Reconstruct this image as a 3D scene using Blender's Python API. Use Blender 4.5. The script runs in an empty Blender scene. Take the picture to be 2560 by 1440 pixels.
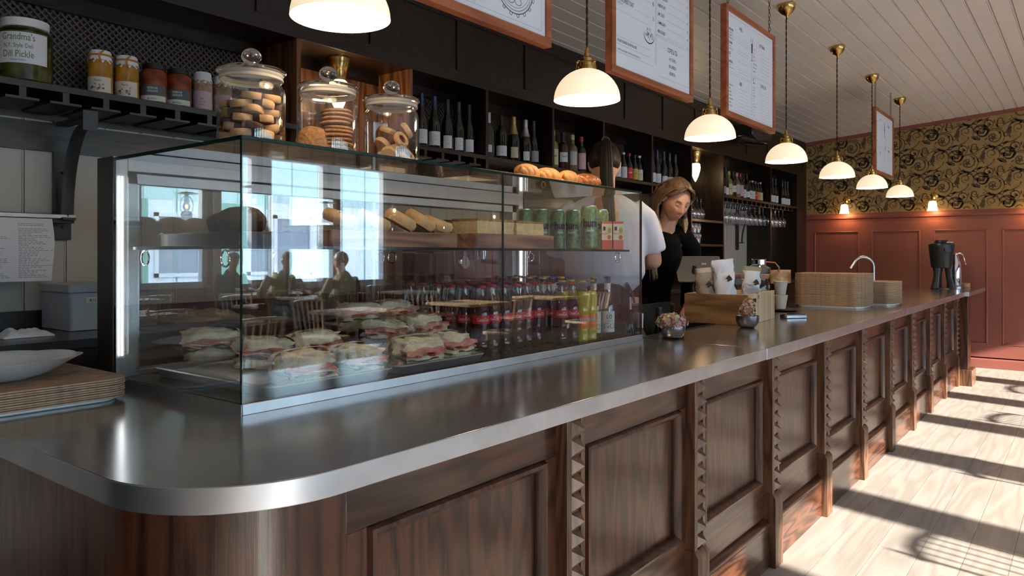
import bpy, bmesh, math, random
from mathutils import Vector, Matrix, Euler, noise
S = bpy.context.scene
C = bpy.context.collection
PI = math.pi
R = math.radians
rnd = random.Random(7)
H0 = 1.28          # eye height

# ---------------------------------------------------------------- camera, world, sun, exposure
cam = bpy.data.objects.new('camera', bpy.data.cameras.new('camera'))
C.objects.link(cam); S.camera = cam
cam.location = (0, 0, H0)
cam.rotation_euler = (R(90), 0, R(37.862 - 90))
cam.data.sensor_width = 36; cam.data.lens = 26.156; cam.data.shift_y = -0.03203
cam.data.clip_start = 0.05; cam.data.clip_end = 200
S.view_settings.view_transform = 'Standard'; S.view_settings.look = 'None'
S.view_settings.exposure = 0.0; S.view_settings.gamma = 1
S.view_settings.use_curve_mapping = False
w = bpy.data.worlds.new('sky'); S.world = w; w.use_nodes = True
wn = w.node_tree.nodes; wl = w.node_tree.links
bg = wn['Background']
tc = wn.new('ShaderNodeTexCoord'); sx = wn.new('ShaderNodeSeparateXYZ'); cr = wn.new('ShaderNodeValToRGB')
wl.new(tc.outputs['Generated'], sx.inputs[0]); wl.new(sx.outputs['Z'], cr.inputs[0]); wl.new(cr.outputs[0], bg.inputs[0])
cr.color_ramp.elements[0].position = 0.0; cr.color_ramp.elements[0].color = (0.74, 0.84, 1.0, 1)
cr.color_ramp.elements[1].position = 0.8; cr.color_ramp.elements[1].color = (0.42, 0.62, 1.0, 1)
bg.inputs[1].default_value = 16.0
sun = bpy.data.objects.new('sun', bpy.data.lights.new('sun', 'SUN')); C.objects.link(sun)
sun.data.energy = 29; sun.data.color = (1, .93, .84); sun.data.angle = R(.6)
_d = Vector((math.cos(R(77)), math.sin(R(77)), -math.tan(R(18.2))))
sun.rotation_euler = _d.to_track_quat('-Z', 'Y').to_euler()
sun.location = (0, -12, 6)

# ---------------------------------------------------------------- materials
def NT(name):
    m = bpy.data.materials.new(name); m.use_nodes = True
    nt = m.node_tree; return m, nt, nt.nodes['Principled BSDF']
def setp(b, **k):
    names = dict(col='Base Color', rough='Roughness', metal='Metallic', coat='Coat Weight', coatr='Coat Roughness', spec='Specular IOR Level',
                 emis='Emission Color', es='Emission Strength', trans='Transmission Weight', ior='IOR', alpha='Alpha', sss='Subsurface Weight', sheen='Sheen Weight', aniso='Anisotropic')
    for a, v in k.items():
        if a in ('col', 'emis') and len(v) == 3: v = (*v, 1)
        b.inputs[names[a]].default_value = v
def mat(name, col, rough=.5, metal=0, nz=0, ns=8, bump=0, bs=60, **k):
    m, nt, b = NT(name); setp(b, col=col, rough=rough, metal=metal, **k)
    n = nt.nodes; l = nt.links
    if nz or bump:
        t = n.new('ShaderNodeTexCoord')
    if nz:
        x = n.new('ShaderNodeTexNoise'); x.inputs['Scale'].default_value = ns; x.inputs['Detail'].default_value = 4
        l.new(t.outputs['Object'], x.inputs['Vector'])
        r = n.new('ShaderNodeValToRGB'); l.new(x.outputs[0], r.inputs[0]); l.new(r.outputs[0], b.inputs['Base Color'])
        r.color_ramp.elements[0].position = .3; r.color_ramp.elements[1].position = .7
        r.color_ramp.elements[0].color = (*[c * (1 - nz) for c in col[:3]], 1)
        r.color_ramp.elements[1].color = (*[min(1, c * (1 + nz)) for c in col[:3]], 1)
    if bump:
        x2 = n.new('ShaderNodeTexNoise'); x2.inputs['Scale'].default_value = bs; x2.inputs['Detail'].default_value = 3
        l.new(t.outputs['Object'], x2.inputs['Vector'])
        u = n.new('ShaderNodeBump'); u.inputs['Strength'].default_value = bump; u.inputs['Distance'].default_value = .01
        l.new(x2.outputs[0], u.inputs['Height']); l.new(u.outputs[0], b.inputs['Normal'])
    return m
def wood(name, c1, c2, axis='Z', sc=1.0, rough=.4, coat=0, bump=.15, c3=None):
    """stretched-noise grain running along axis; ring figure from distorted noise"""
    m, nt, b = NT(name); n = nt.nodes; l = nt.links
    setp(b, rough=rough, coat=coat, coatr=.12)
    t = n.new('ShaderNodeTexCoord'); oi = n.new('ShaderNodeObjectInfo')
    ad = n.new('ShaderNodeVectorMath'); ad.operation = 'ADD'; mu = n.new('ShaderNodeMath'); mu.operation = 'MULTIPLY'; mu.inputs[1].default_value = 37
    l.new(oi.outputs['Random'], mu.inputs[0]); l.new(t.outputs['Object'], ad.inputs[0]); l.new(mu.outputs[0], ad.inputs[1])
    def mp(s_al, s_ac):
        q = n.new('ShaderNodeMapping'); s = [s_ac * sc] * 3; s['XYZ'.index(axis)] = s_al * sc; q.inputs['Scale'].default_value = s
        l.new(ad.outputs[0], q.inputs[0]); return q
    a = mp(1.2, 9); na = n.new('ShaderNodeTexNoise'); na.inputs['Scale'].default_value = 1; na.inputs['Detail'].default_value = 2; l.new(a.outputs[0], na.inputs['Vector'])
    mm = n.new('ShaderNodeMath'); mm.operation = 'MULTIPLY'; mm.inputs[1].default_value = 16; l.new(na.outputs[0], mm.inputs[0])
    sn = n.new('ShaderNodeMath'); sn.operation = 'PINGPONG'; sn.inputs[1].default_value = 1; l.new(mm.outputs[0], sn.inputs[0])
    f = mp(4, 160); nf = n.new('ShaderNodeTexNoise'); nf.inputs['Scale'].default_value = 1; nf.inputs['Detail'].default_value = 3; l.new(f.outputs[0], nf.inputs['Vector'])
    mx = n.new('ShaderNodeMix'); mx.data_type = 'FLOAT'; mx.inputs[0].default_value = .45
    l.new(sn.outputs[0], mx.inputs[2]); l.new(nf.outputs[0], mx.inputs[3])
    r = n.new('ShaderNodeValToRGB'); l.new(mx.outputs[0], r.inputs[0]); l.new(r.outputs[0], b.inputs['Base Color'])
    r.color_ramp.elements[0].position = .25; r.color_ramp.elements[0].color = (*c1, 1)
    r.color_ramp.elements[1].position = .75; r.color_ramp.elements[1].color = (*c2, 1)
    if bump:
        u = n.new('ShaderNodeBump'); u.inputs['Strength'].default_value = bump; u.inputs['Distance'].default_value = .003
        l.new(nf.outputs[0], u.inputs['Height']); l.new(u.outputs[0], b.inputs['Normal'])
    return m
def pane(name, tint=(1, 1, 1), refl=1.0, frost=0, f0=.04):
    """thin clear glass: transparent body plus Schlick reflection, same from both sides"""
    m = bpy.data.materials.new(name); m.use_nodes = True; nt = m.node_tree; n = nt.nodes; l = nt.links; n.clear()
    o = n.new('ShaderNodeOutputMaterial'); tr = n.new('ShaderNodeBsdfTransparent'); tr.inputs[0].default_value = (*tint, 1)
    g = n.new('ShaderNodeBsdfGlossy'); g.inputs['Roughness'].default_value = frost; g.inputs[0].default_value = (1, 1, 1, 1)
    lw = n.new('ShaderNodeLayerWeight'); lw.inputs[0].default_value = .5
    pw = n.new('ShaderNodeMath'); pw.operation = 'POWER'; pw.inputs[1].default_value = 5; l.new(lw.outputs['Facing'], pw.inputs[0])
    ma = n.new('ShaderNodeMath'); ma.operation = 'MULTIPLY_ADD'; ma.inputs[1].default_value = (1 - f0) * refl; ma.inputs[2].default_value = f0 * refl; l.new(pw.outputs[0], ma.inputs[0])
    mx = n.new('ShaderNodeMixShader'); l.new(ma.outputs[0], mx.inputs[0]); l.new(tr.outputs[0], mx.inputs[1]); l.new(g.outputs[0], mx.inputs[2]); l.new(mx.outputs[0], o.inputs[0])
    return m
def opal(name, col, es, es_in):
    m, nt, b = NT(name); setp(b, col=(.9, .86, .78), rough=.25, emis=col, es=es)
    n = nt.nodes; l = nt.links; g = n.new('ShaderNodeNewGeometry'); mx = n.new('ShaderNodeMath'); mx.operation = 'MULTIPLY_ADD'
    mx.inputs[1].default_value = es_in - es; mx.inputs[2].default_value = es; l.new(g.outputs['Backfacing'], mx.inputs[0]); l.new(mx.outputs[0], b.inputs['Emission Strength'])
    return m
W_FRONT = wood('dark_oak_upright', (.026, .009, .005), (.098, .034, .016), 'Z', 1, .3, .2)
W_FRONTX = wood('dark_oak_lying', (.026, .009, .005), (.098, .034, .016), 'X', 1, .3, .35)
W_CARVE = wood('dark_oak_carved', (.05, .02, .01), (.16, .07, .032), 'Z', 1, .4, .2)
W_DARK = wood('black_stained_oak', (.005, .0025, .0015), (.020, .0085, .005), 'Z', 1, .38, .2)
W_DARKX = wood('black_stained_oak_lying', (.005, .0025, .0015), (.022, .0095, .006), 'X', 1, .38, .2)
W_CHERRY = wood('cherry_frame', (.28, .075, .026), (.42, .125, .045), 'X', .7, .45)
W_BOARD = wood('pale_board', (.40, .24, .12), (.62, .42, .24), 'X', .8, .5)
W_WALNUT = wood('walnut_board', (.13, .065, .038), (.34, .19, .12), 'X', .7, .5)
W_MAPLE = wood('maple_box', (.50, .36, .21), (.72, .56, .37), 'Z', .5, .45)
W_BROWNBOX = wood('brown_box', (.14, .068, .025), (.34, .18, .075), 'Y', .7, .45)
W_FLOOR = wood('pale_floor', (.38, .33, .285), (.47, .415, .365), 'X', .6, .5, 0, .1)
W_CHAIR = wood('chair_beech', (.45, .33, .22), (.66, .52, .36), 'Z', 1, .3, .4)
ZINC = mat('zinc_sheet', (.44, .435, .43), .17, .88, nz=.14, ns=3)
ZINC_E = mat('zinc_edge', (.62, .63, .66), .36, 1, nz=.1, ns=10)
STEEL = mat('brushed_steel', (.52, .52, .52), .34, 1, nz=.05, ns=30)
CHROME = mat('chrome', (.85, .85, .86), .06, 1)
BRASS = mat('brass', (.62, .40, .13), .22, 1, nz=.12, ns=40)
GUNM = mat('gunmetal', (.30, .30, .32), .25, 1)
IRON = mat('dark_iron', (.05, .052, .06), .45, .6)
BLACK = mat('black_plastic', (.010, .011, .012), .4)
BLACKG = mat('black_gloss', (.008, .008, .010), .12, 0)
BLACKM = mat('black_satin', (.018, .021, .025), .33, 0)
WHITE = mat('white_paint', (.72, .72, .72), .5)
PAPER = mat('white_paper', (.74, .75, .80), .7)
INK = mat('black_ink', (.03, .03, .035), .8)
INKG = mat('grey_ink', (.25, .26, .28), .8)
TERRA = mat('terracotta_paint', (.265, .082, .060), .42, nz=.05, ns=2)
BEAD = mat('cream_board_paint', (.43, .415, .38), .45, nz=.04, ns=3)
CEILM = mat('ceiling_paint', (.80, .75, .71), .4, nz=.04, ns=2)
WPBASE = mat('wallpaper_gold', (.36, .225, .075), .6, nz=.18, ns=14)
WPINK = mat('wallpaper_print_green', (.075, .058, .032), .65)
WPINK2 = mat('wallpaper_print_brown', (.120, .070, .026), .65)
GLASS = pane('case_glass', (.985, .995, .99), 2.0)
GEDGE = mat('glass_edge', (.004, .030, .026), .12, 0, spec=.6)
JARG = pane('jar_glass', (.975, .975, .97), 1.25, .015)
JARGT = mat('thick_rim_glass', (.66, .64, .60), .12, 0, trans=.55, ior=1.2)
WINEG = pane('wine_glass', (.94, .95, .97), 3.6, .03)
OPAL = opal('opal_shade', (1, .80, .52), .80, 1.9)
OPAL2 = opal('sconce_opal', (1, .72, .38), 2.6, 4)
CORKT = wood('cork_tray', (.20, .115, .062), (.40, .25, .15), 'X', 3, .7)
CORKE = mat('cork_tray_edge', (.46, .32, .21), .7, nz=.2, ns=60)
CHINA = mat('white_china', (.78, .78, .80), .15, coat=.5)
CREAMC = mat('cream_stoneware', (.52, .50, .44), .3)

# ---------------------------------------------------------------- mesh builder
class MB:
    def __init__(s): s.v = []; s.f = []; s.m = []
    def add(s, v, f, m=0, M=None):
        o = len(s.v)
        s.v += [tuple(M @ Vector(p)) if M else tuple(p) for p in v]
        s.f += [tuple(i + o for i in q) for q in f]; s.m += [m] * len(f); return s
    def box(s, x0, x1, y0, y1, z0, z1, m=0, M=None):
        v = [(x, y, z) for z in (z0, z1) for y in (y0, y1) for x in (x0, x1)]
        return s.add(v, [(0, 2, 3, 1), (4, 5, 7, 6), (0, 1, 5, 4), (2, 6, 7, 3), (0, 4, 6, 2), (1, 3, 7, 5)], m, M)
    def prism(s, poly, a, b, axis='Z', m=0, M=None):
        n = len(poly)
        def P(p, t): return {'Z': (p[0], p[1], t), 'X': (t, p[0], p[1]), 'Y': (p[0], t, p[1])}[axis]
        v = [P(p, a) for p in poly] + [P(p, b) for p in poly]
        f = [tuple(range(n))[::-1], tuple(range(n, 2 * n))] + [(i, (i + 1) % n, n + (i + 1) % n, n + i) for i in range(n)]
        if axis == 'Y': f = [q[::-1] for q in f]
        return s.add(v, f, m, M)
    def lathe(s, prof, c=(0, 0, 0), seg=24, m=0, M=None, sx=1, sy=1, a0=0, a1=None):
        full = a1 is None; a1 = 2 * PI if full else a1; k = seg if full else seg + 1
        v = []; f = []
        for r, z in prof:
            for i in range(k):
                a = a0 + (a1 - a0) * i / seg; v.append((c[0] + r * math.cos(a) * sx, c[1] + r * math.sin(a) * sy, c[2] + z))
        for j in range(len(prof) - 1):
            for i in range(seg):
                i2 = (i + 1) % k if full else i + 1
                f.append((j * k + i, j * k + i2, (j + 1) * k + i2, (j + 1) * k + i))
        if full and prof[0][0] > 1e-5 and getattr(s, 'cap', False): f.append(tuple(range(k))[::-1])
        return s.add(v, f, m, M)
    def cyl(s, c, r, h, seg=20, m=0, M=None, r2=None):
        r2 = r if r2 is None else r2
        return s.lathe([(0, 0), (r, 0), (r2, h), (0, h)], c, seg, m, M)
    def tube(s, path, r, seg=8, m=0, M=None, cap=True):
        path = [Vector(p) for p in path]; n = len(path); v = []; f = []; up = None
        for j, p in enumerate(path):
            d = (path[min(j + 1, n - 1)] - path[max(j - 1, 0)])
            d = d.normalized() if d.length > 1e-9 else Vector((0, 0, 1))
            if up is None:
                up = Vector((0, 0, 1)) if abs(d.z) < .9 else Vector((1, 0, 0))
                up = (up - d * up.dot(d)).normalized()
            else:
                up = (up - d * up.dot(d)); up = up.normalized() if up.length > 1e-6 else d.orthogonal().normalized()
            sd = d.cross(up); rr = r[j] if isinstance(r, (list, tuple)) else r
            ra, rb = rr if isinstance(rr, tuple) else (rr, rr)
            for i in range(seg):
                a = 2 * PI * i / seg; v.append(p + sd * (ra * math.cos(a)) + up * (rb * math.sin(a)))
        for j in range(n - 1):
            for i in range(seg):
                f.append((j * seg + i, j * seg + (i + 1) % seg, (j + 1) * seg + (i + 1) % seg, (j + 1) * seg + i))
        if cap: f += [tuple(range(seg))[::-1], tuple(range((n - 1) * seg, n * seg))]
        return s.add(v, f, m, M)
    def sphere(s, c, r, seg=16, rings=10, m=0, M=None, sc=(1, 1, 1), fn=None):
        v = [(0, 0, -1)]; f = []
        for j in range(1, rings):
            t = PI * j / rings - PI / 2
            for i in range(seg):
                a = 2 * PI * i / seg; v.append((math.cos(t) * math.cos(a), math.cos(t) * math.sin(a), math.sin(t)))
        v.append((0, 0, 1)); L = len(v) - 1
        for i in range(seg): f.append((0, 1 + (i + 1) % seg, 1 + i)); f.append((L, L - seg + i, L - seg + (i + 1) % seg))
        for j in range(rings - 2):
            for i in range(seg):
                a = 1 + j * seg; f.append((a + i, a + (i + 1) % seg, a + seg + (i + 1) % seg, a + seg + i))
        out = []
        for p in v:
            p = Vector(p); q = fn(p) if fn else p
            out.append((c[0] + q.x * r * sc[0], c[1] + q.y * r * sc[1], c[2] + q.z * r * sc[2]))
        return s.add(out, f, m, M)
    def build(s, name, mats, parent=None, off=None, smooth=True, ang=35, bevel=0, seg=2):
        if off is None: off = parent.location if parent else Vector((0, 0, 0))
        off = Vector(off)
        me = bpy.data.meshes.new(name)
        me.from_pydata([(v[0] - off[0], v[1] - off[1], v[2] - off[2]) for v in s.v], [], s.f)
        if not isinstance(mats, (list, tuple)): mats = [mats]
        for q in mats: me.materials.append(q)
        me.polygons.foreach_set('material_index', s.m)
        if smooth:
            me.polygons.foreach_set('use_smooth', [True] * len(s.f)); me.update()
            me.set_sharp_from_angle(angle=R(ang))
        me.update()
        o = bpy.data.objects.new(name, me); C.objects.link(o)
        if parent: o.parent = parent
        if bevel:
            bv = o.modifiers.new('bevel', 'BEVEL'); bv.width = bevel; bv.segments = seg; bv.limit_method = 'ANGLE'; bv.angle_limit = R(40)
        return o
def thing(name, label, cat, loc=(0, 0, 0), rz=0, group=None):
    o = bpy.data.objects.new(name, None); C.objects.link(o); o.empty_display_size = .05
    o.location = loc; o.rotation_euler = (0, 0, rz); o['label'] = label; o['category'] = cat
    if group: o['group'] = group
    return o
def tag(o, label, cat, group=None, kind=None):
    o['label'] = label; o['category'] = cat
    if group: o['group'] = group
    if kind: o['kind'] = kind
    return o
def struct(o): o['kind'] = 'structure'; return o
def stuff(o): o['kind'] = 'stuff'; return o
KIDS = {}
def dup(root, loc, rz=0, label=None, group=None, sc=None, rot=None):
    def kids(p):
        if p.name not in KIDS: KIDS[p.name] = [c for c in bpy.data.objects if c.parent == p]
        return KIDS[p.name]
    def cp(o, par):
        c = o.copy(); C.objects.link(c)
        if par: c.parent = par
        ks = []
        for k in kids(o): ks.append(cp(k, c))
        KIDS[c.name] = ks
        return c
    r = cp(root, None); r.location = loc; r.rotation_euler = rot if rot else (0, 0, rz)
    if label: r['label'] = label
    if group: r['group'] = group
    if sc: r.scale = sc if isinstance(sc, tuple) else (sc,) * 3
    return r
TXT = {}
def textmesh(t):
    if t not in TXT:
        cu = bpy.data.curves.new('t', 'FONT'); cu.body = t.replace('~', ''); cu.offset = .035 if t[0] == '~' else .008; cu.size = 1; cu.resolution_u = 2
        o = bpy.data.objects.new('t', cu); C.objects.link(o)
        dg = bpy.context.evaluated_depsgraph_get(); me = bpy.data.meshes.new_from_object(o.evaluated_get(dg))
        v = [(p.co.x, p.co.y) for p in me.vertices]; f = [tuple(q.vertices) for q in me.polygons]
        bpy.data.objects.remove(o); bpy.data.meshes.remove(me)
        wd = max([p[0] for p in v] or [1])
        TXT[t] = (v, f, wd)
    return TXT[t]
def text(mb, t, O, U, V, size, xs=1, align='L', m=0, bend=None):
    """lettering on plane O + a*U + b*V; bend=(centre, radius): O ignored, U as start angle, wraps on a vertical cylinder"""
    v, f, wd = textmesh(t); k = size * xs; dx = {'L': 0, 'C': -wd * k / 2, 'R': -wd * k}[align]
    if bend:
        (cx, cy, cz), rad, a0 = bend
        pts = [(cx + rad * math.cos(a0 + (p[0] * k + dx) / rad), cy + rad * math.sin(a0 + (p[0] * k + dx) / rad), cz + p[1] * size) for p in v]
    else:
        O, U, V = Vector(O), Vector(U), Vector(V); pts = [O + U * (p[0] * k + dx) + V * (p[1] * size) for p in v]
    mb.add(pts, f, m)
def rrect(x0, x1, y0, y1, r, n=5):
    o = []
    for cx, cy, a in ((x1 - r, y1 - r, 0), (x0 + r, y1 - r, 90), (x0 + r, y0 + r, 180), (x1 - r, y0 + r, 270)):
        o += [(cx + r * math.cos(R(a + 90 * i / n)), cy + r * math.sin(R(a + 90 * i / n))) for i in range(n + 1)]
    return o
def remeshed(mb, name, m, vox, parent=None, off=(0, 0, 0), smooth=4, disp=None, dec=None):
    """join overlapping closed pieces into one continuous skin"""
    o = mb.build('tmp', m, None, off=off, smooth=True)
    r = o.modifiers.new('r', 'REMESH'); r.mode = 'VOXEL'; r.voxel_size = vox; r.use_smooth_shade = True
    if smooth: sm = o.modifiers.new('s', 'SMOOTH'); sm.iterations = smooth; sm.factor = .5
    dg = bpy.context.evaluated_depsgraph_get(); me = bpy.data.meshes.new_from_object(o.evaluated_get(dg)); me.name = name
    bpy.data.objects.remove(o)
    if disp:
        for vv in me.vertices: vv.co = vv.co + vv.normal * disp(vv.co)
    me.polygons.foreach_set('use_smooth', [True] * len(me.polygons)); me.update()
    if not me.materials: me.materials.append(m)
    p = bpy.data.objects.new(name, me); C.objects.link(p)
    if parent: p.parent = parent
    return p
# ================================================================ the setting
X0, X1, YW, YB = -3.0, 9.95, -6.3, 3.2
def zceil(y): return 2.736 + .0805 * (2.905 - y)
# floor planks
fl = struct(MB().box(X0, X1, YW, YB, -.08, -.02).build('floor', W_FLOOR))
y = YW; k = 0
base = None
while y < 1.06:
    if base is None:
        base = MB().box(X0, X1, 0, .1585, -.02, 0).build('plank', W_FLOOR, fl, off=(0, 0, 0), bevel=0); base.location = (0, y, 0)
    else:
        c = base.copy(); C.objects.link(c); c.location = (0, y, 0)
    y += .16
MB().box(X0, X1, 1.06, YB, -.02, 0).build('back_floor', BLACK, fl)
# ceiling
ce = struct(MB().box(X0, X1, YW, YB, 0, .04).build('ceiling', CEILM))
me = ce.data
for v in me.vertices: v.co.z += zceil(v.co.y) + .012
wpl = .1165; sl = -.0805
prof = [(.001, .006), (.003, -.003), (.009, -.003), (.012, .004), (.016, -.005), (wpl - .004, -.005), (wpl - .0005, .004), (wpl - .0005, .010), (.001, .010)]
pb = None; y = YB; k = 0
while y > YW:
    yy = y - wpl
    if pb is None:
        pb = MB().prism([(a, b + sl * a) for a, b in prof], X0, X1, 'X').build('plank', CEILM, ce, off=(0, 0, 0)); pb.location = (0, yy, zceil(yy))
    else:
        c = pb.copy(); C.objects.link(c); c.location = (0, yy, zceil(yy))
    y = yy
# far wall: wainscot, rail, wallpaper
zc = 1.758
fw = MB().box(X1 + .012, X1 + .15, YW, YB, 0, 3.6).build('wall_far', TERRA); struct(fw)
def ribbon(mb, pts, w0, w1, m, x):
    n = len(pts); v = []; f = []
    for i, p in enumerate(pts):
        a = pts[max(i - 1, 0)]; b = pts[min(i + 1, n - 1)]; d = Vector((b[0] - a[0], b[1] - a[1])).normalized(); t = i / (n - 1)
        ww = (w0 + (w1 - w0) * t) * (.35 + 1.3 * math.sin(PI * (.12 + .80 * t))); nx, ny = -d.y * ww, d.x * ww
        v += [(x, p[0] + nx, p[1] + ny), (x, p[0] - nx, p[1] - ny)]
    for i in range(n - 1): f.append((2 * i, 2 * i + 1, 2 * i + 3, 2 * i + 2))
    mb.add(v, f, m)
def spiral(cx, cz, r0, r1, a0, turns, n=26):
    return [(cx + (r0 + (r1 - r0) * (i / n) ** .8) * math.cos(a0 + turns * 2 * PI * i / n), cz + (r0 + (r1 - r0) * (i / n) ** .8) * math.sin(a0 + turns * 2 * PI * i / n)) for i in range(n + 1)]
def blob(mb, cx, cz, r, m, x, lobes=7, amp=.28, ph=0, sq=1):
    n = 28; p = []
    for i in range(n):
        a = 2 * PI * i / n; q = r * (1 + amp * math.cos(lobes * a + ph)); p.append((x, cx + q * math.cos(a) * sq, cz + q * math.sin(a)))
    mb.add(p, [tuple(range(n))], m)
def leaf(mb, cx, cz, L, ang, m, x, fat=.34):
    p = []
    for t in (0, .2, .45, .7, 1, .72, .5, .22):
        pass
    pts = [(0, 0), (.18, fat * .55), (.34, fat * .42), (.42, fat * .78), (.58, fat * .5), (.7, fat * .55), (1, .05), (.72, -fat * .2), (.5, -fat * .34), (.3, -fat * .25), (.14, -fat * .3)]
    ca, sa = math.cos(ang), math.sin(ang)
    mb.add([(x, cx + L * (a * ca - b * sa), cz + L * (a * sa + b * ca)) for a, b in pts], [tuple(range(len(pts)))], m)
wp = MB().box(X1 - .0005, X1 + .012, YW, 2.905, zc + .045, 3.55).build('wallpaper', WPBASE, fw)
pat = MB()
xx = X1 - .0012; row = 0; z = zc + .02
def motif(y, z, zt, zb):
    t = MB()
    F = -1
    def q(p): return (y + F * p[0], z + p[1])
    ribbon(t, [q(p) for p in spiral(.085, -.005, .088, .082, PI * 1.05, -.62)], .0075, .004, 1, xx)
    ribbon(t, [q(p) for p in [(.11, -.085), (.07, -.12), (.02, -.145), (-.03, -.15), (-.06, -.19)]], .004, .0045, 1, xx)
    blob(t, *q((0, -.03)), .027, 0, xx - .0002, 7, .3); leaf(t, *q((.0, -.02)), .06, PI * .62, 0, xx, .5)
    ribbon(t, [q(p) for p in spiral(-.14, -.075, .018, .085, .4, 1.35)], .0055, .0045, 1, xx)
    blob(t, *q((-.145, -.085)), .026, 0, xx - .0002, 5, .35, 1)
    ribbon(t, [q(p) for p in spiral(.055, -.195, .006, .055, 2, -1.5)], .0035, .0055, 1, xx)
    ribbon(t, [q(p) for p in spiral(.245, -.01, .088, .05, PI * .9, -.8)], .009, .004, 0, xx)
    leaf(t, *q((.17, .01)), .10, PI * .10 + PI, 0, xx, .45); leaf(t, *q((.255, -.035)), .075, PI * .55, 0, xx, .4)
    leaf(t, *q((.235, -.10)), .11, PI * .12, 0, xx, .42); leaf(t, *q((-.06, -.16)), .07, PI * .85, 0, xx, .4)
    leaf(t, *q((.12, -.15)), .05, PI * 1.5, 1, xx); leaf(t, *q((-.03, .05)), .045, PI * .2, 1, xx); leaf(t, *q((.02, -.10)), .05, PI * .3, 1, xx)
    leaf(t, *q((.16, -.07)), .045, PI * 1.2, 1, xx); leaf(t, *q((-.21, .0)), .06, PI * .3, 0, xx); leaf(t, *q((-.07, -.02)), .04, PI * 1.7, 1, xx)
    ribbon(t, [q(p) for p in [(-.06, -.19), (-.03, -.235), (.02, -.25), (.06, -.25)]], .003, .004, 1, xx)
    ribbon(t, [q(p) for p in spiral(-.14, -.075, .088, .106, 2.4, -.55)], .004, .003, 1, xx)
    ribbon(t, [q(p) for p in spiral(.245, -.01, .030, .062, 1.2, 1.1)], .0045, .0035, 1, xx)
    ribbon(t, [q(p) for p in spiral(.090, .010, .012, .050, 3.5, 1.2)], .004, .003, 1, xx)
    ribbon(t, [q(p) for p in spiral(-.02, -.060, .008, .036, .5, -1.2)], .003, .003, 1, xx)
    ribbon(t, [q(p) for p in spiral(.175, -.165, .008, .042, 4.2, 1.3)], .0035, .003, 1, xx)
    ribbon(t, [q(p) for p in [(-.055, -.15), (-.10, -.185), (-.16, -.19), (-.20, -.165), (-.235, -.12)]], .004, .003, 0, xx)
    ribbon(t, [q(p) for p in [(.16, .06), (.10, .095), (.04, .095), (-.02, .07), (-.07, .03)]], .004, .003, 0, xx)
    for a_, b_, c_, d_ in ((-.22, -.05, .04, 2), (-.19, -.15, .05, 4), (-.10, .03, .05, 1), (.05, .06, .04, .5), (.10, .05, .035, 2.2), (.12, -.05, .04, 5), (.19, .08, .05, .3), (.30, -.08, .04, 5.4), (.05, -.13, .04, 4.6), (.09, -.21, .045, .2), (-.01, -.22, .035, 3.4), (.21, -.20, .04, 1), (-.12, -.21, .04, 6), (.0, .10, .035, 2.6)):
        leaf(t, *q((a_, b_)), c_, d_, 1 if c_ < .042 else 0, xx, .42)
    ribbon(t, [q(p) for p in [(.17, -.14), (.14, -.19), (.15, -.24), (.20, -.26)]], .003, .005, 1, xx)
    for v in t.v:
        if v[2] > zceil(v[1]) - .05 or v[2] < zc + .05 or v[1] > 2.9:
            break
    keep = [i for i, f in enumerate(t.f) if all(zc + .045 < t.v[j][2] < zceil(t.v[j][1]) - .04 and t.v[j][1] < 2.9 for j in f)]
    o = len(pat.v); pat.v += t.v
    for i in keep: pat.f.append(tuple(j + o for j in t.f[i])); pat.m.append(t.m[i])
for r_ in range(8):
    yy = 2.72 - (.25 if r_ % 2 else 0) + .0
    yy += .25
    while yy > -1.0:
        motif(yy, 1.97 + .27 * r_ - .09, 0, 0); yy -= .5
pt = pat.build('wallpaper_print', [WPINK, WPINK2], fw, smooth=False); stuff(pt)
cr_ = MB()
for a, b in ((2.905, YW),):
    y0, y1 = YW, 2.905
    v = [(X1 - .03, y0, zceil(y0) - .045), (X1 - .03, y1, zceil(y1) - .045), (X1 - .03, y1, zceil(y1) - .003), (X1 - .03, y0, zceil(y0) - .003)]
    v += [(X1 + .012, p[1], p[2]) for p in v]
    cr_.add(v, [(0, 1, 2, 3)[::-1], (4, 5, 6, 7), (0, 1, 5, 4), (1, 2, 6, 5), (2, 3, 7, 6), (3, 0, 4, 7)])
cr_.build('picture_rail', TERRA, fw)
MB().prism([(X1 + .012, zc - .06), (X1 - .008, zc - .06), (X1 - .012, zc - .03), (X1 - .035, zc - .02), (X1 - .04, zc), (X1 + .012, zc)], YW, 2.905, 'Y').build('dado_cap', TERRA, fw, ang=20)
bs = MB(); bs.prism([(X1 + .012, 0), (X1 - .018, 0), (X1 - .018, .095), (X1 - .006, .112), (X1 - .006, .125), (X1 + .012, .14)], YW, 2.905, 'Y'); struct(bs.build('baseboard_far', TERRA, ang=20))
# wainscot panels: frame surface proud of recessed fields
fr = MB(); zt, zb = 1.58, .27
fr.box(X1 - .006, X1 + .012, YW, 2.905, zt, zc - .03); fr.box(X1 - .006, X1 + .012, YW, 2.905, .0, zb)
yp = 2.805; ys = [2.905]
while yp > YW:
    fr.box(X1 - .006, X1 + .012, yp, ys[-1], zb, zt)
    y0 = yp - .537; ys.append(y0)
    mo = MB()
    t = .016
    for (a0, a1, b0, b1) in ((y0, yp, zt - t, zt), (y0, yp, zb, zb + t)):
        mo.prism([(a1 + 0, b0), (a1, b1), (a0, b1), (a0, b0)], X1 - .012, X1 + .012, 'X')
    for (a0, a1) in ((y0, y0 + t), (yp - t, yp)): mo.box(X1 - .012, X1 + .012, a0, a1, zb, zt)
    MB().box(X1 + .002, X1 + .012, y0, yp, zb, zt).build('panel', TERRA, fw)
    mo.build('panel_moulding', TERRA, fw, bevel=.005)
    yp -= .675
fr.build('wainscot_frame', TERRA, fw)
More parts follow.
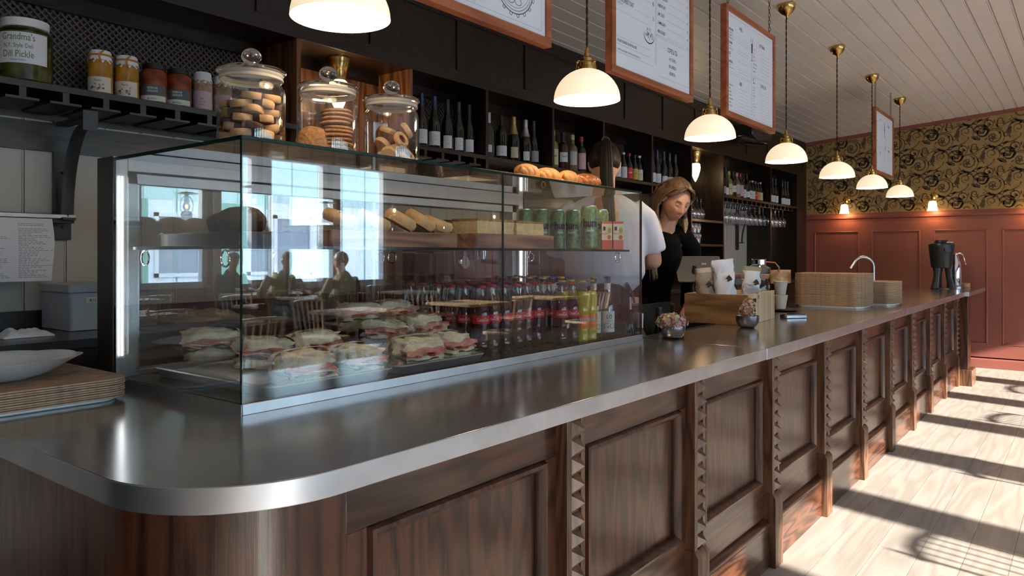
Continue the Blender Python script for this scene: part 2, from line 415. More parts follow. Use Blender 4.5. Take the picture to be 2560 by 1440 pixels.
# wall behind the bar: cream beaded boards
wb = struct(MB().box(X0, X1, YB, YB + .15, 0, 3.6).build('wall_back', BEAD))
x = -.52; bd = None
while x < 9.2:
    if x < 4.2 or x > 7.7:
        if bd is None:
            bd = MB().prism([(0, 0), (.132, 0), (.134, .004), (.1375, .004), (.139, .001), (.1435, .001), (.145, .005), (.145, .012), (0, .012)], .99, 1.80, 'Z').build('plank', BEAD, wb, off=(0, 0, 0)); bd.location = (x, 3.186, 0)
        else:
            c = bd.copy(); C.objects.link(c); c.location = (x, 3.186, 0)
    x += .1465
# side and window walls
struct(MB().box(X0 - .15, X0, YW, YB, 0, 3.6).build('wall_left', BEAD))
ww = MB(); ws = []
xs = [6.27 + 1.23 * n_ for n_ in range(-7, 2)]
zs, zh = .82, 2.72
ww.box(X0, X1, YW - .15, YW, 0, zs); ww.box(X0, X1, YW - .15, YW, zh, 3.7)
px_ = X0
for x in xs: ww.box(px_, x, YW - .15, YW, zs, zh); px_ = x + 1.04
ww.box(px_, X1, YW - .15, YW, zs, zh)
struct(ww.build('wall_window', TERRA))
WFR = mat('window_frame_white', (.75, .75, .73), .35)
SHEER = None
for i, x in enumerate(xs):
    wo = struct(MB().box(x, x + 1.04, YW - .10, YW + .0, zs, zs + .06).box(x, x + 1.04, YW - .10, YW + .0, zh - .06, zh).box(x, x + .06, YW - .10, YW + .0, zs, zh).box(x + .96, x + 1.04, YW - .10, YW + .02, zs, zh).build('window_%d' % (i + 1), WFR))
    MB().box(x + .05, x + .97, YW - .082, YW - .078, zs, zh).build('window_pane', GLASS, wo)
    MB().box(x - .06, x + 1.08, YW - .04, YW + .05, zs - .03, zs).build('window_sill', WFR, wo)
    cu = MB()
    for xa, xb in ((x - .14, x - .01),):
        n = 16; v = []; f = []
        for j in range(n + 1):
            xx_ = xa + (xb - xa) * j / n; yy_ = YW + .10 + .018 * math.sin(j * 2.1)
            v += [(xx_, yy_, .75), (xx_, yy_, 2.66)]
        f = [(2 * j, 2 * j + 2, 2 * j + 3, 2 * j + 1) for j in range(n)]
        cu.add(v, f)
    c_ = cu.build('curtain', mat('curtain_white', (.62, .52, .56), .8) if i == 0 else bpy.data.materials['curtain_white']); tag(c_, 'narrow pale pink curtain beside the street window, ' + ('nearest the left wall', 'second from the left wall', 'third from the left wall', 'fourth from the left wall', 'middle one of nine', 'fourth from the terracotta wall', 'third from the terracotta wall', 'second from the terracotta wall', 'closest to the terracotta wall')[i], 'curtain', 'pale curtains at the street windows')
pl = bpy.data.lights.new('window_portal', 'AREA'); pl.shape = 'RECTANGLE'; pl.size = 12.2; pl.size_y = 1.8; pl.cycles.is_portal = True
po = bpy.data.objects.new('window_portal', pl); C.objects.link(po); po.location = (3.2, YW - .2, 1.68); po.rotation_euler = (R(90), 0, 0)
# street outside: pale green building opposite
GREEN = mat('green_facade', (.20, .42, .31), .7, nz=.08, ns=3)
eb = thing('building', 'low pale green wooden building with white window trim across the street', 'building', (6, -15, -.3))
MB().box(-6, 19, -17, -15, -.3, 4.4).build('facade', mat('white_facade', (.86, .90, .88), .7), eb)
MB().box(-6, 19, -15, -14.985, 2.75, 4.4).build('upper_boarding', mat('pale_green_boards', (.50, .68, .60), .7), eb)
for x in (-.6, 2.95, 5.65, 8.35, 11.05): MB().box(x, x + 1.1, -15, -14.99, -.3, 2.75).build('green_field', GREEN, eb)
k = 0
fo = MB()
for j in range(28): fo.box(-6 + .9 * j, -5.97 + .9 * j, -15, -14.975, -.3, 4.4)
stuff(fo.build('board_battens', GREEN, eb))
for x in (1.5, 4.2, 6.9, 9.6, 12.3):
    wd = MB().box(x, x + 1.3, -15, -14.93, .7, .8).box(x, x + 1.3, -15, -14.93, 2.3, 2.4).box(x, x + .1, -15, -14.93, .7, 2.4).box(x + 1.2, x + 1.3, -15, -14.93, .7, 2.4).build('window_frame', WFR, eb)
    MB().box(x + .1, x + 1.2, -15, -14.98, .8, 2.3).build('window_pane', mat('far_pane', (.25, .3, .34), .1) if x == 1.5 else bpy.data.materials['far_pane'], eb)
gr_ = struct(MB().box(-30, 40, -40, YW - .15, -.35, -.3).build('ground_street', mat('street_paving', (.38, .37, .35), .8, nz=.1, ns=2)))

# ================================================================ bar front and zinc top
CT = .92
bar = thing('bar_counter', 'dark panelled oak bar front with carved pilasters under the zinc top', 'bar counter', (.6, 1.1, 0))
px = [1.585 + .7565 * i for i in range(10)]; px[9] = 8.42
Yf = 1.06
# curved end panel
arc = [(.575 + .225 - .225 * math.cos(R(a)), 1.285 - .225 * math.sin(R(a))) for a in range(0, 91, 6)]
out = [(.575, 2.28)] + arc + [(.875, Yf)]
inn = [(.875, Yf + .03)] + [(.80 - .195 * math.cos(R(a)), 1.285 - .195 * math.sin(R(a))) for a in range(90, -1, -6)] + [(.605, 2.28)]
MB().prism(out + inn, 0, CT - .044).build('curved_end_panel', W_FRONT, bar, ang=25)
carc = [(.81 - .255 * math.cos(R(a)), 1.295 - .255 * math.sin(R(a))) for a in range(0, 91, 6)]
base_ = [(.555, 2.28)] + carc + [(.875, 1.04)] + [(.875, 1.07)] + [(.80 - .2 * math.cos(R(a)), 1.285 - .2 * math.sin(R(a))) for a in range(90, -1, -6)] + [(.6, 2.28)]
MB().prism(base_, 0, .165).build('curved_plinth', W_FRONTX, bar, ang=25)
def bay(a, b):
    MB().box(a, b, Yf, Yf + .03, .775, CT - .044).build('top_rail', W_FRONTX, bar, bevel=.002)
    MB().box(a, b, Yf, Yf + .03, .2, .345).build('bottom_rail', W_FRONTX, bar, bevel=.002)
    MB().box(a, a + .05, Yf, Yf + .03, .345, .775).build('stile', W_FRONT, bar)
    MB().box(b - .05, b, Yf, Yf + .03, .345, .775).build('stile', W_FRONT, bar)
    MB().box(a + .04, b - .04, Yf + .016, Yf + .03, .335, .785).build('panel', W_FRONT, bar)
    mo = MB(); a2, b2 = a + .05, b - .05; p0, p1 = .345, .775
    pr = [(0, 0), (.004, -.012), (.012, -.014), (.018, -.006), (.024, .0), (.024, .016), (0, .016)]
    n = len(pr); v = []
    for (cx, cz, sx_, sz_) in ((a2, p0, 1, 1), (b2, p0, -1, 1), (b2, p1, -1, -1), (a2, p1, 1, -1)):
        v += [(cx + sx_ * d, Yf + h, cz + sz_ * d) for d, h in pr]
    f = []
    for s_ in range(4):
        for i in range(n): f.append((s_ * n + i, s_ * n + (i + 1) % n, ((s_ + 1) % 4) * n + (i + 1) % n, ((s_ + 1) % 4) * n + i))
    mo.add(v, f); mo.build('panel_moulding', W_FRONT, bar, ang=50)
    MB().box(a, b, 1.04, Yf + .03, 0, .165).build('plinth', W_FRONTX, bar)
    MB().prism([(Yf + .02, .165), (1.04, .165), (1.036, .175), (1.042, .188), (1.054, .196), (Yf + .02, .202)], a, b, 'X').build('plinth_moulding', W_FRONTX, bar, ang=60)
bay(.875, px[0] - .04)
for i in range(9): bay(px[i] + .04, px[i + 1] - .04)
pil0 = None
for x in px:
    pm = MB().box(-.042, .042, 1.032, Yf + .03, .30, CT - .044)
    pm.box(-.042, -.020, 1.026, 1.034, .30, CT - .044); pm.box(.022, .042, 1.026, 1.034, .30, CT - .044)
    if pil0 is None:
        pil0 = pm.build('pilaster', W_CARVE, bar, off=(0, 1.1, 0), bevel=.0015); pil0.location = (x - .6, 0, 0)
        cm = MB(); hh = .0465; z = .305
        while z + hh < CT - .046:
            zc_ = z + hh / 2
            cm.add([(-.020, 1.033, z), (.022, 1.033, z), (.022, 1.033, z + hh), (-.020, 1.033, z + hh), (.001 + .012, 1.008, zc_)], [(0, 1, 4), (1, 2, 4), (2, 3, 4), (3, 0, 4)])
            z += hh
        cs = cm.build('carved_strip', W_CARVE, pil0, off=(0, 1.1, 0), smooth=False)
        bk = MB().prism([(Yf + .03, 0), (1.012, 0), (1.012, .285), (1.026, .305), (Yf + .03, .305)], -.045, .045, 'X').build('pilaster_base', W_CARVE, pil0, off=(0, 1.1, 0), bevel=.002)
        pk = [cs, bk]
    else:
        c = pil0.copy(); C.objects.link(c); c.location = (x - .6, 0, 0)
        for q in pk: d = q.copy(); C.objects.link(d); d.parent = c
# end post
MB().box(8.47, 8.70, .945, 1.25, .16, CT - .044).build('end_post', W_FRONT, bar, bevel=.003)
MB().box(8.46, 8.74, .905, 1.26, 0, .16).build('end_post_plinth', W_CARVE, bar, bevel=.006)
MB().box(.9, 8.5, 1.14, 1.16, 0, CT - .05).build('carcass_back', W_DARK, bar)
# zinc worktop
top = thing('bar_worktop', 'long zinc bar worktop with rounded near corner and folded edge', 'worktop', (.545, .985, CT - .044))
def slab(poly, name='worktop_section'):
    n = len(poly); m = MB().prism(poly, CT - .044, CT)
    m.m = [1, 0] + [1] * n
    o = m.build(name, [ZINC, ZINC_E], top, ang=25, bevel=.0018, seg=2); return o
ca_ = [(.815 - .27 * math.cos(R(a)), 1.262 - .262 * math.sin(R(a))) for a in range(0, 91, 5)]
slab([(.545, 2.29)] + ca_ + [(2.868, .988), (2.868, 2.29)])
slab([(2.8695, .984), (5.60, .975), (5.60, 1.80), (3.72, 1.80), (3.72, 1.54), (2.8695, 1.54)])
slab([(5.6015, .975), (8.48, .965), (8.48, 1.80), (5.6015, 1.80)])
slab([(8.4815, .935), (9.88, .932), (9.88, 1.80), (8.4815, 1.80)])

# ================================================================ back bar
bb = thing('back_bar', 'black-stained oak back bar with open bottle compartments and panelled fascia', 'shelf unit', (.3, 3.0, 0))
ZS = 1.887; ZF = 2.288
div = [2.122, 2.847, 3.49, 4.20, 4.87, 5.66, 6.44, 7.20, 8.60]
MB().box(-1.0, X1, 2.905, 2.935, ZF, ZF + .07).build('fascia_rail', W_DARKX, bb, bevel=.002)
v = MB(); v.box(-1.0, X1, 2.905, 2.935, ZF + .36, zceil(2.905)); v.build('fascia_rail', W_DARKX, bb)
x = -.7
while x < X1:
    MB().box(x, min(x + .62, X1), 2.915, 2.93, ZF + .07, ZF + .36).build('fascia_panel', W_DARK, bb)
    if x + .66 < X1: MB().box(x + .62, x + .66, 2.905, 2.935, ZF + .07, ZF + .36).build('fascia_stile', W_DARK, bb, bevel=.002)
    x += .66
MB().box(-1.0, X1, 2.935, 3.19, ZF, ZF + .02).build('soffit', W_CHERRY if 0 else W_DARKX, bb)
W_NICHE = wood('niche_oak', (.06, .022, .009), (.26, .11, .045), 'Z', .8, .35, .3)
for i, x in enumerate(div):
    zb_ = .99 if x > 6.3 and x < 7.3 or i == 8 else 1.80
    MB().box(x - .012, x + .012, 2.905, 3.19, zb_ if i not in (6, 7) else .99, ZF).build('divider', W_NICHE if i in (0, 1) else W_DARK, bb, bevel=.0015)
MB().box(9.55, X1, 2.905, 3.19, 0, ZF).build('end_panel', W_DARK, bb)
def shelf(a, b, z=ZS, t=.024, nm='shelf_board'): return MB().box(a, b, 2.907, 3.19, z - t, z).build(nm, W_DARKX, bb, bevel=.001)
shelf(-1.0, div[0] - .012)
for i in range(1, 6): shelf(div[i] + .012, div[i + 1] - .012)
shelf(div[7] + .012, 9.55)
shelf(div[6] + .012, div[7] - .012, H0 + .34); shelf(div[6] + .012, div[7] - .012, H0 + .107)
tr0 = None
def trail(x):
    global tr0
    if tr0 is None:
        tr0 = MB().box(-.011, .011, 2.907, 3.17, ZS - .059, ZS - .024).box(-.052, .052, 2.907, 3.17, ZS - .067, ZS - .059).build('glass_rail', W_DARKX, bb, off=(0, 3.0, 0)); tr0.location = (x - .3, 0, 0)
    else:
        c = tr0.copy(); C.objects.link(c); c.location = (x - .3, 0, 0)
x = -.39 + .138 * 2
while x < 2.08:
    trail(x); x += .138
for a in (2.93, 3.07, 3.21, 3.35): trail(a + .03)
for i in range(16): trail(7.30 + .138 * i)
MB().box(-1.0, div[0], 3.165, 3.186, 1.68, 1.79).build('rear_rail', W_DARKX, bb)
# back panels and lattice
MB().box(-1, X1, 3.17, 3.19, 1.80, 1.90).build('back_rail', W_DARKX, bb)
for i in range(8):
    if i in (0, 6): MB().box(div[i], div[i + 1], 3.155, 3.185, .99 if i == 6 else 1.5, ZF).build('back_board', W_NICHE if i == 0 else W_DARK, bb)
MB().box(4.2, 6.44, 3.15, 3.19, .99, 1.80).build('back_board', W_DARK, bb)
MB().box(8.75, 9.56, 3.13, 3.19, .99, 1.80).build('back_board', W_DARK, bb)
MB().box(-1, X1, 3.15, 3.17, ZF - .06, ZF).build('lattice_frame', W_DARKX, bb)
MB().box(-1, X1, 3.183, 3.187, ZS, ZF).build('lattice_backing', BLACK, bb)
LATT = mat('lattice_brown', (.10, .075, .062), .5)
def lattice(a, b, z0, z1, p=.0275, w=.0032):
    m = MB(); h = z1 - z0
    def strip(xa, za, xb, zb, y):
        d = Vector((xb - xa, 0, zb - za)); d.normalize(); nx, nz = -d.z * w, d.x * w
        m.add([(xa + nx, y, za + nz), (xb + nx, y, zb + nz), (xb - nx, y, zb - nz), (xa - nx, y, za - nz), (xa + nx, y + .003, za + nz), (xb + nx, y + .003, zb + nz), (xb - nx, y + .003, zb - nz), (xa - nx, y + .003, za - nz)],
              [(0, 1, 2, 3)[::-1], (0, 4, 5, 1), (3, 2, 6, 7)])
    x = a - h
    while x < b:
        x0, z0_, x1_, z1_ = x, z0, x + h, z1
        if x0 < a: z0_ += a - x0; x0 = a
        if x1_ > b: z1_ -= x1_ - b; x1_ = b
        if x1_ > x0:
            strip(x0, z0_, x1_, z1_, 3.172); strip(x0, z1 - (z0_ - z0), x1_, z0 + (z1 - z1_), 3.169)
        x += p
    stuff(m.build('lattice', LATT, bb, smooth=False))
lattice(.2, div[0], ZS, ZF - .06)
for i in range(1, 6): lattice(div[i], div[i + 1], ZS, ZF - .06)
lattice(div[7], 9.5, ZS, ZF - .06)
# back counter
bc = thing('back_counter', 'dark timber back counter along the cream board wall', 'counter', (0, 2.6, 0))
MB().box(-1.5, 9.5, 2.56, 3.186, 1.01 - .03, 1.01).build('counter_board', mat('dark_counter', (.030, .024, .026), .25, nz=.3, ns=5), bc, bevel=.002)
MB().box(-1.5, 9.5, 2.60, 3.18, 0, .98).build('counter_body', W_DARKX, bc)
MB().box(-1.5, 2.9, 3.15, 3.186, 1.01, 1.07).build('upstand', W_DARKX, bc)
# ================================================================ display case
dc = thing('display_case', 'glass display case with green edges and steel rear frame on the zinc bar', 'display case', (.946, 1.503, CT))
cx0, cx1, cy0, cy1, cz0, cz1 = .946, 2.832, 1.503, 2.13, .944, 1.55
DECK = mat('black_deck', (.03, .032, .036), .25)
STEELW = mat('satin_steel_light', (.60, .60, .60), .4, .75, nz=.06, ns=25)
MB().box(cx0, cx1, cy0, 2.235, CT, CT + .006).build('base_plate', DECK, dc)
MB().box(cx0, cx1, cy0 - .003, cy0 + .006, CT, cz0).build('front_trim', ZINC_E, dc, bevel=.001)
MB().box(cx0 - .002, cx0 + .006, cy0, cy1, CT, cz0).build('side_trim', STEEL, dc)
MB().box(cx1 - .006, cx1 + .002, cy0, cy1, CT, cz0).build('side_trim', STEEL, dc)
MB().box(cx0 + .006, cx1 - .006, cy0 + .006, cy1 + .02, CT + .006, cz0 - .004).build('deck', DECK, dc)
def gl(name, x0, x1, y0, y1, z0, z1, thin):
    m = MB().box(x0, x1, y0, y1, z0, z1)
    ax = {'z': (0, 1), 'y': (2, 3), 'x': (4, 5)}[thin]
    m.m = [0 if i in ax else 1 for i in range(6)]
    return m.build(name, [GLASS, GEDGE], dc, smooth=False)
t = .0075; xm = (cx0 + cx1) / 2
gl('front_pane', cx0, xm - .001, cy0, cy0 + t, cz0, cz1 - t, 'y'); gl('front_pane', xm + .001, cx1, cy0, cy0 + t, cz0, cz1 - t, 'y')
gl('end_pane', cx0, cx0 + t, cy0 + t, cy1, cz0, cz1 - t, 'x'); gl('end_pane', cx1 - t, cx1, cy0 + t, cy1, cz0, cz1 - t, 'x')
gl('top_pane', cx0, cx1, cy0, cy1 + .02, cz1 - t, cz1, 'z')
# rear frame
f = MB().box(cx0, cx0 + .04, cy1, 2.225, CT, cz1 + .004)
f.build('frame_post', STEELW, dc, bevel=.0015)
MB().box(cx0 - .001, cx0, cy1, 2.226, CT, cz1 + .004).build('frame_side_skin', mat('dark_bronze_skin', (.028, .018, .015), .35, .3), dc)
MB().box(cx1 - .04, cx1, cy1, 2.225, CT, cz1 + .004).build('frame_post', STEELW, dc, bevel=.0015)
MB().box(cx0 + .04, cx0 + .072, cy1 + .012, 2.22, CT, 1.512).build('frame_stop', STEELW, dc, bevel=.001)
MB().box(cx1 - .072, cx1 - .04, cy1 + .012, 2.22, CT, 1.512).build('frame_stop', STEELW, dc, bevel=.001)
MB().box(cx0 + .0405, cx1 - .0405, cy1, 2.225, 1.516, cz1 + .004).build('frame_head', STEELW, dc, bevel=.0015)
MB().box(cx0 + .0405, cx1 - .0405, cy1 + .012, 2.22, 1.482, 1.512).build('frame_head', STEELW, dc, bevel=.001)
MB().box(cx0 + .04, cx1 - .04, cy1 + .02, 2.22, CT, CT + .03).build('frame_sill', STEELW, dc)
for (a, b, y) in ((cx0 + .07, xm + .03, 2.155), (xm - .03, cx1 - .07, 2.185)):
    m = MB().box(a, b, y, y + .006, .955, 1.485); m.m = [1, 1, 0, 0, 1, 1]; d = m.build('sliding_door', [pane('door_glass', (.93, .96, .95), 3.6) if y < 2.16 else bpy.data.materials['door_glass'], GEDGE], dc, smooth=False)
    MB().box(a, a + .012, y - .003, y + .009, .955, 1.485).box(b - .012, b, y - .003, y + .009, .955, 1.485).build('door_edge', STEEL, d, off=dc.location)
m = MB().box(.985, 2.79, 1.54, 2.10, 1.295, 1.303); m.m = [0, 0, 1, 1, 1, 1]; sh = m.build('glass_shelf', [GLASS, GEDGE], dc, smooth=False)
for x, y in ((1.0, 2.06), (1.0, 1.66), (1.86, 2.06), (1.92, 2.06), (2.76, 1.58), (2.74, 2.02)):
    rg = MB()
    pth = [(x, y + .020 * math.cos(a * PI / 12), 1.272 + .020 * math.sin(a * PI / 12)) for a in range(25)] if x < 1.5 else [(x + .020 * math.cos(a * PI / 12), y, 1.272 + .020 * math.sin(a * PI / 12)) for a in range(25)]
    rg.tube(pth, .0028, 6, cap=False); rg.build('shelf_ring', CHROME, dc)
LED = mat('led_strip_glow', (1, 1, 1), .5, emis=(.95, .97, 1), es=.7)
for x_, sg_ in ((cx0 + .022, 1), (cx1 - .022, -1)):
    MB().box(x_ - .003, x_ + .003, cy1 - .004, cy1 - .0005, 1.0, 1.50).build('led_strip', LED, dc)
    ld = bpy.data.lights.new('case_led', 'AREA'); ld.shape = 'RECTANGLE'; ld.size = .012; ld.size_y = .5; ld.energy = .16; ld.color = (.95, .97, 1)
    lo = bpy.data.objects.new('case_led', ld); C.objects.link(lo); lo.parent = dc; lo.location = (x_ - .946, cy1 - .006 - 1.503, 1.25 - CT); lo.rotation_euler = (R(90), 0, R(25 * sg_))
gm = MB()
for i in range(24): gm.box(1.95 + .035 * i, 1.953 + .035 * i, 1.515, 1.62, cz0 - .004, cz0 + .002)
for i in range(4): gm.box(1.95, 2.80, 1.52 + .03 * i, 1.523 + .03 * i, cz0 - .004, cz0 + .001)
stuff(gm.build('drip_mat_ribs', DECK, dc))

# ---- food in the case
BREAD = mat('focaccia_crumb', (.80, .68, .47), .75, nz=.2, ns=22, bump=.5, bs=120, sss=.05)
CRUST = mat('golden_crust', (.64, .42, .20), .6, nz=.4, ns=14, bump=.3, bs=60)
HAM = mat('pink_ham', (.62, .24, .20), .35, nz=.3, ns=60)
PROS = mat('cured_ham', (.50, .13, .06), .35, nz=.45, ns=50)
TOM = mat('tomato_red', (.52, .04, .015), .2)
CHEESE = mat('white_cheese', (.76, .70, .50), .4)
GREENL = mat('green_leaf', (.09, .14, .03), .5, nz=.5, ns=40)
WRAP = mat('white_wrap_paper', (.80, .80, .80), .55, bump=.4, bs=25)
SHEET = mat('sheet_pan', (.42, .47, .50), .38, .85, nz=.1, ns=6)
def tray(name, label, x0, x1, y0, y1, z):
    t_ = thing(name, label, 'tray', ((x0 + x1) / 2, (y0 + y1) / 2, z), group=None)
    o = rrect(x0, x1, y0, y1, .03); i_ = rrect(x0 + .012, x1 - .012, y0 + .012, y1 - .012, .022); i2 = rrect(x0 + .02, x1 - .02, y0 + .02, y1 - .02, .02)
    ob = rrect(x0 + .012, x1 - .012, y0 + .012, y1 - .012, .022)
    n = len(o); v = [(p[0], p[1], z + .024) for p in o] + [(p[0], p[1], z + .026) for p in i_] + [(p[0], p[1], z + .003) for p in i2] + [(p[0], p[1], z) for p in ob]
    f = []
    for a, b in ((0, 1), (1, 2), (3, 0)):
        f += [(a * n + i, a * n + (i + 1) % n, b * n + (i + 1) % n, b * n + i) for i in range(n)]
    f.append(tuple(range(2 * n, 3 * n))); f.append(tuple(range(3 * n, 4 * n))[::-1])
    MB().add(v, f).build('pan', SHEET, t_, ang=60)
    m = MB(); m.tube([(p[0], p[1], z + .024) for p in o + [o[0]]], .0035, 6, cap=False); m.build('rolled_rim', SHEET, t_)
    return t_
tray('sheet_tray', 'aluminium tray of salami sandwiches nearest the left end of the display case', 1.03, 1.44, 1.53, 2.08, cz0 - .003)
tray('sheet_tray', 'aluminium tray of ham and cheese sandwiches in the middle of the display case', 1.455, 1.835, 1.53, 2.08, cz0 - .003)
def blobfn(seed, amp, fr, ex=.6):
    def fn(p):
        q = Vector([math.copysign(abs(c) ** ex, c) for c in p]); q.normalize() if 0 else None
        k = 1 + amp * noise.noise(Vector((p.x * fr + seed, p.y * fr, p.z * fr))) + amp * .5 * noise.noise(Vector((p.x * fr * 3 + seed, p.y * fr * 3, p.z * fr * 3)))
        return q * k
    return fn
def sandwich(kind, seed):
    s = thing('sandwich', 'x', 'sandwich', (0, 0, 0))
    fill = HAM if kind == 'ham' else PROS
    MB().sphere((0, 0, .017), 1, 28, 16, sc=(.070, .062, .018), fn=blobfn(seed, .30, 2.6, .6)).build('bread_bottom', BREAD, s, ang=180)
    def topfn(p):
        q = blobfn(seed + 5, .34, 2.8, .62)(p)
        return Vector((q.x, q.y, q.z * (1.15 - .30 * q.x) + .1 * q.y))
    tp = MB().sphere((.0, .008, .062), 1, 30, 18, sc=(.071, .062, .021), fn=topfn)
    tp.m = [1 if sum(tp.v[i][1] for i in f) / len(f) > .012 and sum(tp.v[i][2] for i in f) / len(f) > .062 else 0 for f in tp.f]
    tp.build('bread_top', [BREAD, CRUST], s, ang=180)
    def sheet(z, amp, th, y0, w, nm, m_, ph, tilt=0):
        nx, ny = 18, 6; v = []; f = []
        for lay in (0, 1):
            for j in range(ny):
                for i in range(nx):
                    x = -w + 2 * w * i / (nx - 1); y = y0 + (.045 - y0) * j / (ny - 1)
                    y -= .006 * math.sin(x * 90 + ph)
                    zz = z + amp * math.sin(x * 70 + ph) * (1 - j / ny) + tilt * x + lay * th
                    if j == 0: zz -= .004
                    v.append((x, y, zz))
        N = nx * ny
        for j in range(ny - 1):
            for i in range(nx - 1):
                a = j * nx + i; f.append((a, a + nx, a + nx + 1, a + 1)); f.append((N + a, N + a + 1, N + a + nx + 1, N + a + nx))
        for i in range(nx - 1): f.append((i, i + 1, N + i + 1, N + i))
        for j in range(ny - 1): f.append((j * nx, N + j * nx, N + (j + 1) * nx, (j + 1) * nx)); a = j * nx + nx - 1; f.append((a, a + nx, N + a + nx, N + a))
        MB().add(v, f).build(nm, m_, s, ang=80)
    if kind == 'ham':
        sheet(.048, .004, .010, -.076, .064, 'ham_slice', fill, seed); sheet(.040, .003, .006, -.070, .060, 'ham_slice', fill, seed + 2)
        sheet(.029, .0015, .010, -.068, .058, 'cheese_slice', CHEESE, seed + 1, .04); sheet(.038, .001, .006, -.071, .030, 'tomato_slice', TOM, seed + 3)
        sheet(.027, .003, .003, -.066, .062, 'lettuce_leaf', GREENL, seed + 4)
    else:
        sheet(.043, .005, .005, -.070, .064, 'ham_slice', fill, seed); sheet(.036, .005, .004, -.073, .060, 'ham_slice', HAM, seed + 2)
        sheet(.040, .002, .003, -.071, .056, 'cheese_slice', CHEESE, seed + 1); sheet(.030, .004, .003, -.068, .058, 'lettuce_leaf', GREENL, seed + 4)
        sheet(.048, .003, .004, -.068, .050, 'ham_slice', TOM, seed + 5)
    v = []; f = []; n = 26; rg = [(.012, 1.06, 1.10), (.03, 1.08, 1.12), (.06, 1.02, 1.0), (.10, .75, .6), (.13, .62, .22)]
    for y, sx_, sz_ in rg:
        for i in range(n):
            a = 2 * PI * i / n; c_, s_ = math.cos(a), math.sin(a)
            k = 1 + .04 * noise.noise(Vector((c_ * 3, s_ * 3, y * 40 + seed)))
            v.append((math.copysign(abs(c_) ** .5, c_) * .074 * sx_ * k, y + .012 * noise.noise(Vector((c_ * 2 + seed, s_ * 2, 7))), .042 + math.copysign(abs(s_) ** .6, s_) * .044 * sz_ * k))
    for j in range(len(rg) - 1): f += [(j * n + i, j * n + (i + 1) % n, (j + 1) * n + (i + 1) % n, (j + 1) * n + i) for i in range(n)]
    wv = MB().add([(p[0], p[1], max(p[2], .0005)) for p in v], f).build('paper_sleeve', WRAP, s, ang=60)
    return s
zt_ = cz0 + .002
protos = {}
lay = [('cured', 1.20, 1.615, zt_, 0, 'cured ham sandwich lying front left on the left tray'),
       ('cured', 1.365, 1.615, zt_, 1, 'cured ham sandwich lying front right on the left tray'),
       ('cured', 1.175, 1.76, zt_ + .028, 2, 'big cured ham focaccia sandwich in the second row against the glass corner'),
       ('cured', 1.350, 1.765, zt_ + .026, 3, 'cured ham sandwich with green leaves in the second row of the left tray'),
       ('cured', 1.105, 1.90, zt_ + .045, 4, 'half hidden sandwich in paper at the back of the left tray'),
       ('ham', 1.600, 1.615, zt_, 0, 'ham and cheese sandwich lying front left on the middle tray'),
       ('ham', 1.745, 1.615, zt_ + .004, 1, 'ham tomato and cheese sandwich at the front right corner of the middle tray'),
       ('ham', 1.620, 1.775, zt_ + .042, 2, 'ham and cheese sandwich in a paper cone on the second row of the middle tray'),
       ('ham', 1.775, 1.765, zt_ + .046, 3, 'ham and cheese sandwich in the upper right of the middle tray'),
       ('ham', 1.66, 1.93, zt_ + .085, 4, 'rearmost left sandwich on top of the middle tray pile'),
       ('ham', 1.80, 1.93, zt_ + .085, 5, 'rearmost right sandwich on top of the middle tray pile')]
for kind, x, y, z, sd, lb in lay:
    k_ = (kind, sd % 3)
    rz = [-.10, .28, -.42, .22, -.45, .18][sd % 6] - .22
    tl = [.0, .05, .14, .10, .18, .12][sd % 6]
    if k_ not in protos:
        protos[k_] = sandwich(kind, sd * 3.7 + (20 if kind == 'ham' else 0)); o = protos[k_]; o.location = (x, y, z); o['label'] = lb; o['group'] = 'sandwiches in the display case'
        o.rotation_euler = (-tl, .03 * sd - .05, rz); o.scale = (1.02, 1.02, 1.0)
    else:
        dup(protos[k_], (x, y, z), rz, lb, 'sandwiches in the display case', (.98, 1.0, 1.05), (-tl, -.06, rz))
# riser blocks of folded paper under the second rows
for (x0, x1, y0, y1, h, lb) in ((1.06, 1.42, 1.69, 2.02, .026, 'white paper liner under the rear sandwiches on the left tray'), (1.50, 1.83, 1.70, 2.03, .038, 'white paper liner under the rear sandwiches on the middle tray')):
    m = MB(); n = 14; v = []; f = []
    for lay_ in (0, 1):
        for j in range(n):
            for i in range(n):
                u, w_ = i / (n - 1), j / (n - 1)
                v.append((x0 + (x1 - x0) * u, y0 + (y1 - y0) * w_, zt_ + (0 if not lay_ else h * (.5 + .5 * math.sin(PI * w_) ** .4) + .003 * noise.noise(Vector((u * 6, w_ * 6, x0))))))
    N = n * n
    for j in range(n - 1):
        for i in range(n - 1):
            a = j * n + i; f += [(a, a + n, a + n + 1, a + 1), (N + a, N + a + 1, N + a + n + 1, N + a + n)]
    for i in range(n - 1):
        f += [(i, i + 1, N + i + 1, N + i), (i * n, N + i * n, N + (i + 1) * n, (i + 1) * n)]
        a = (n - 1) * n + i; b = i * n + n - 1
        f += [(a, N + a, N + a + 1, a + 1), (b, b + n, N + b + n, N + b)]
    tag(m.add(v, f).build('paper_liner', WRAP, ang=60), lb, 'paper')
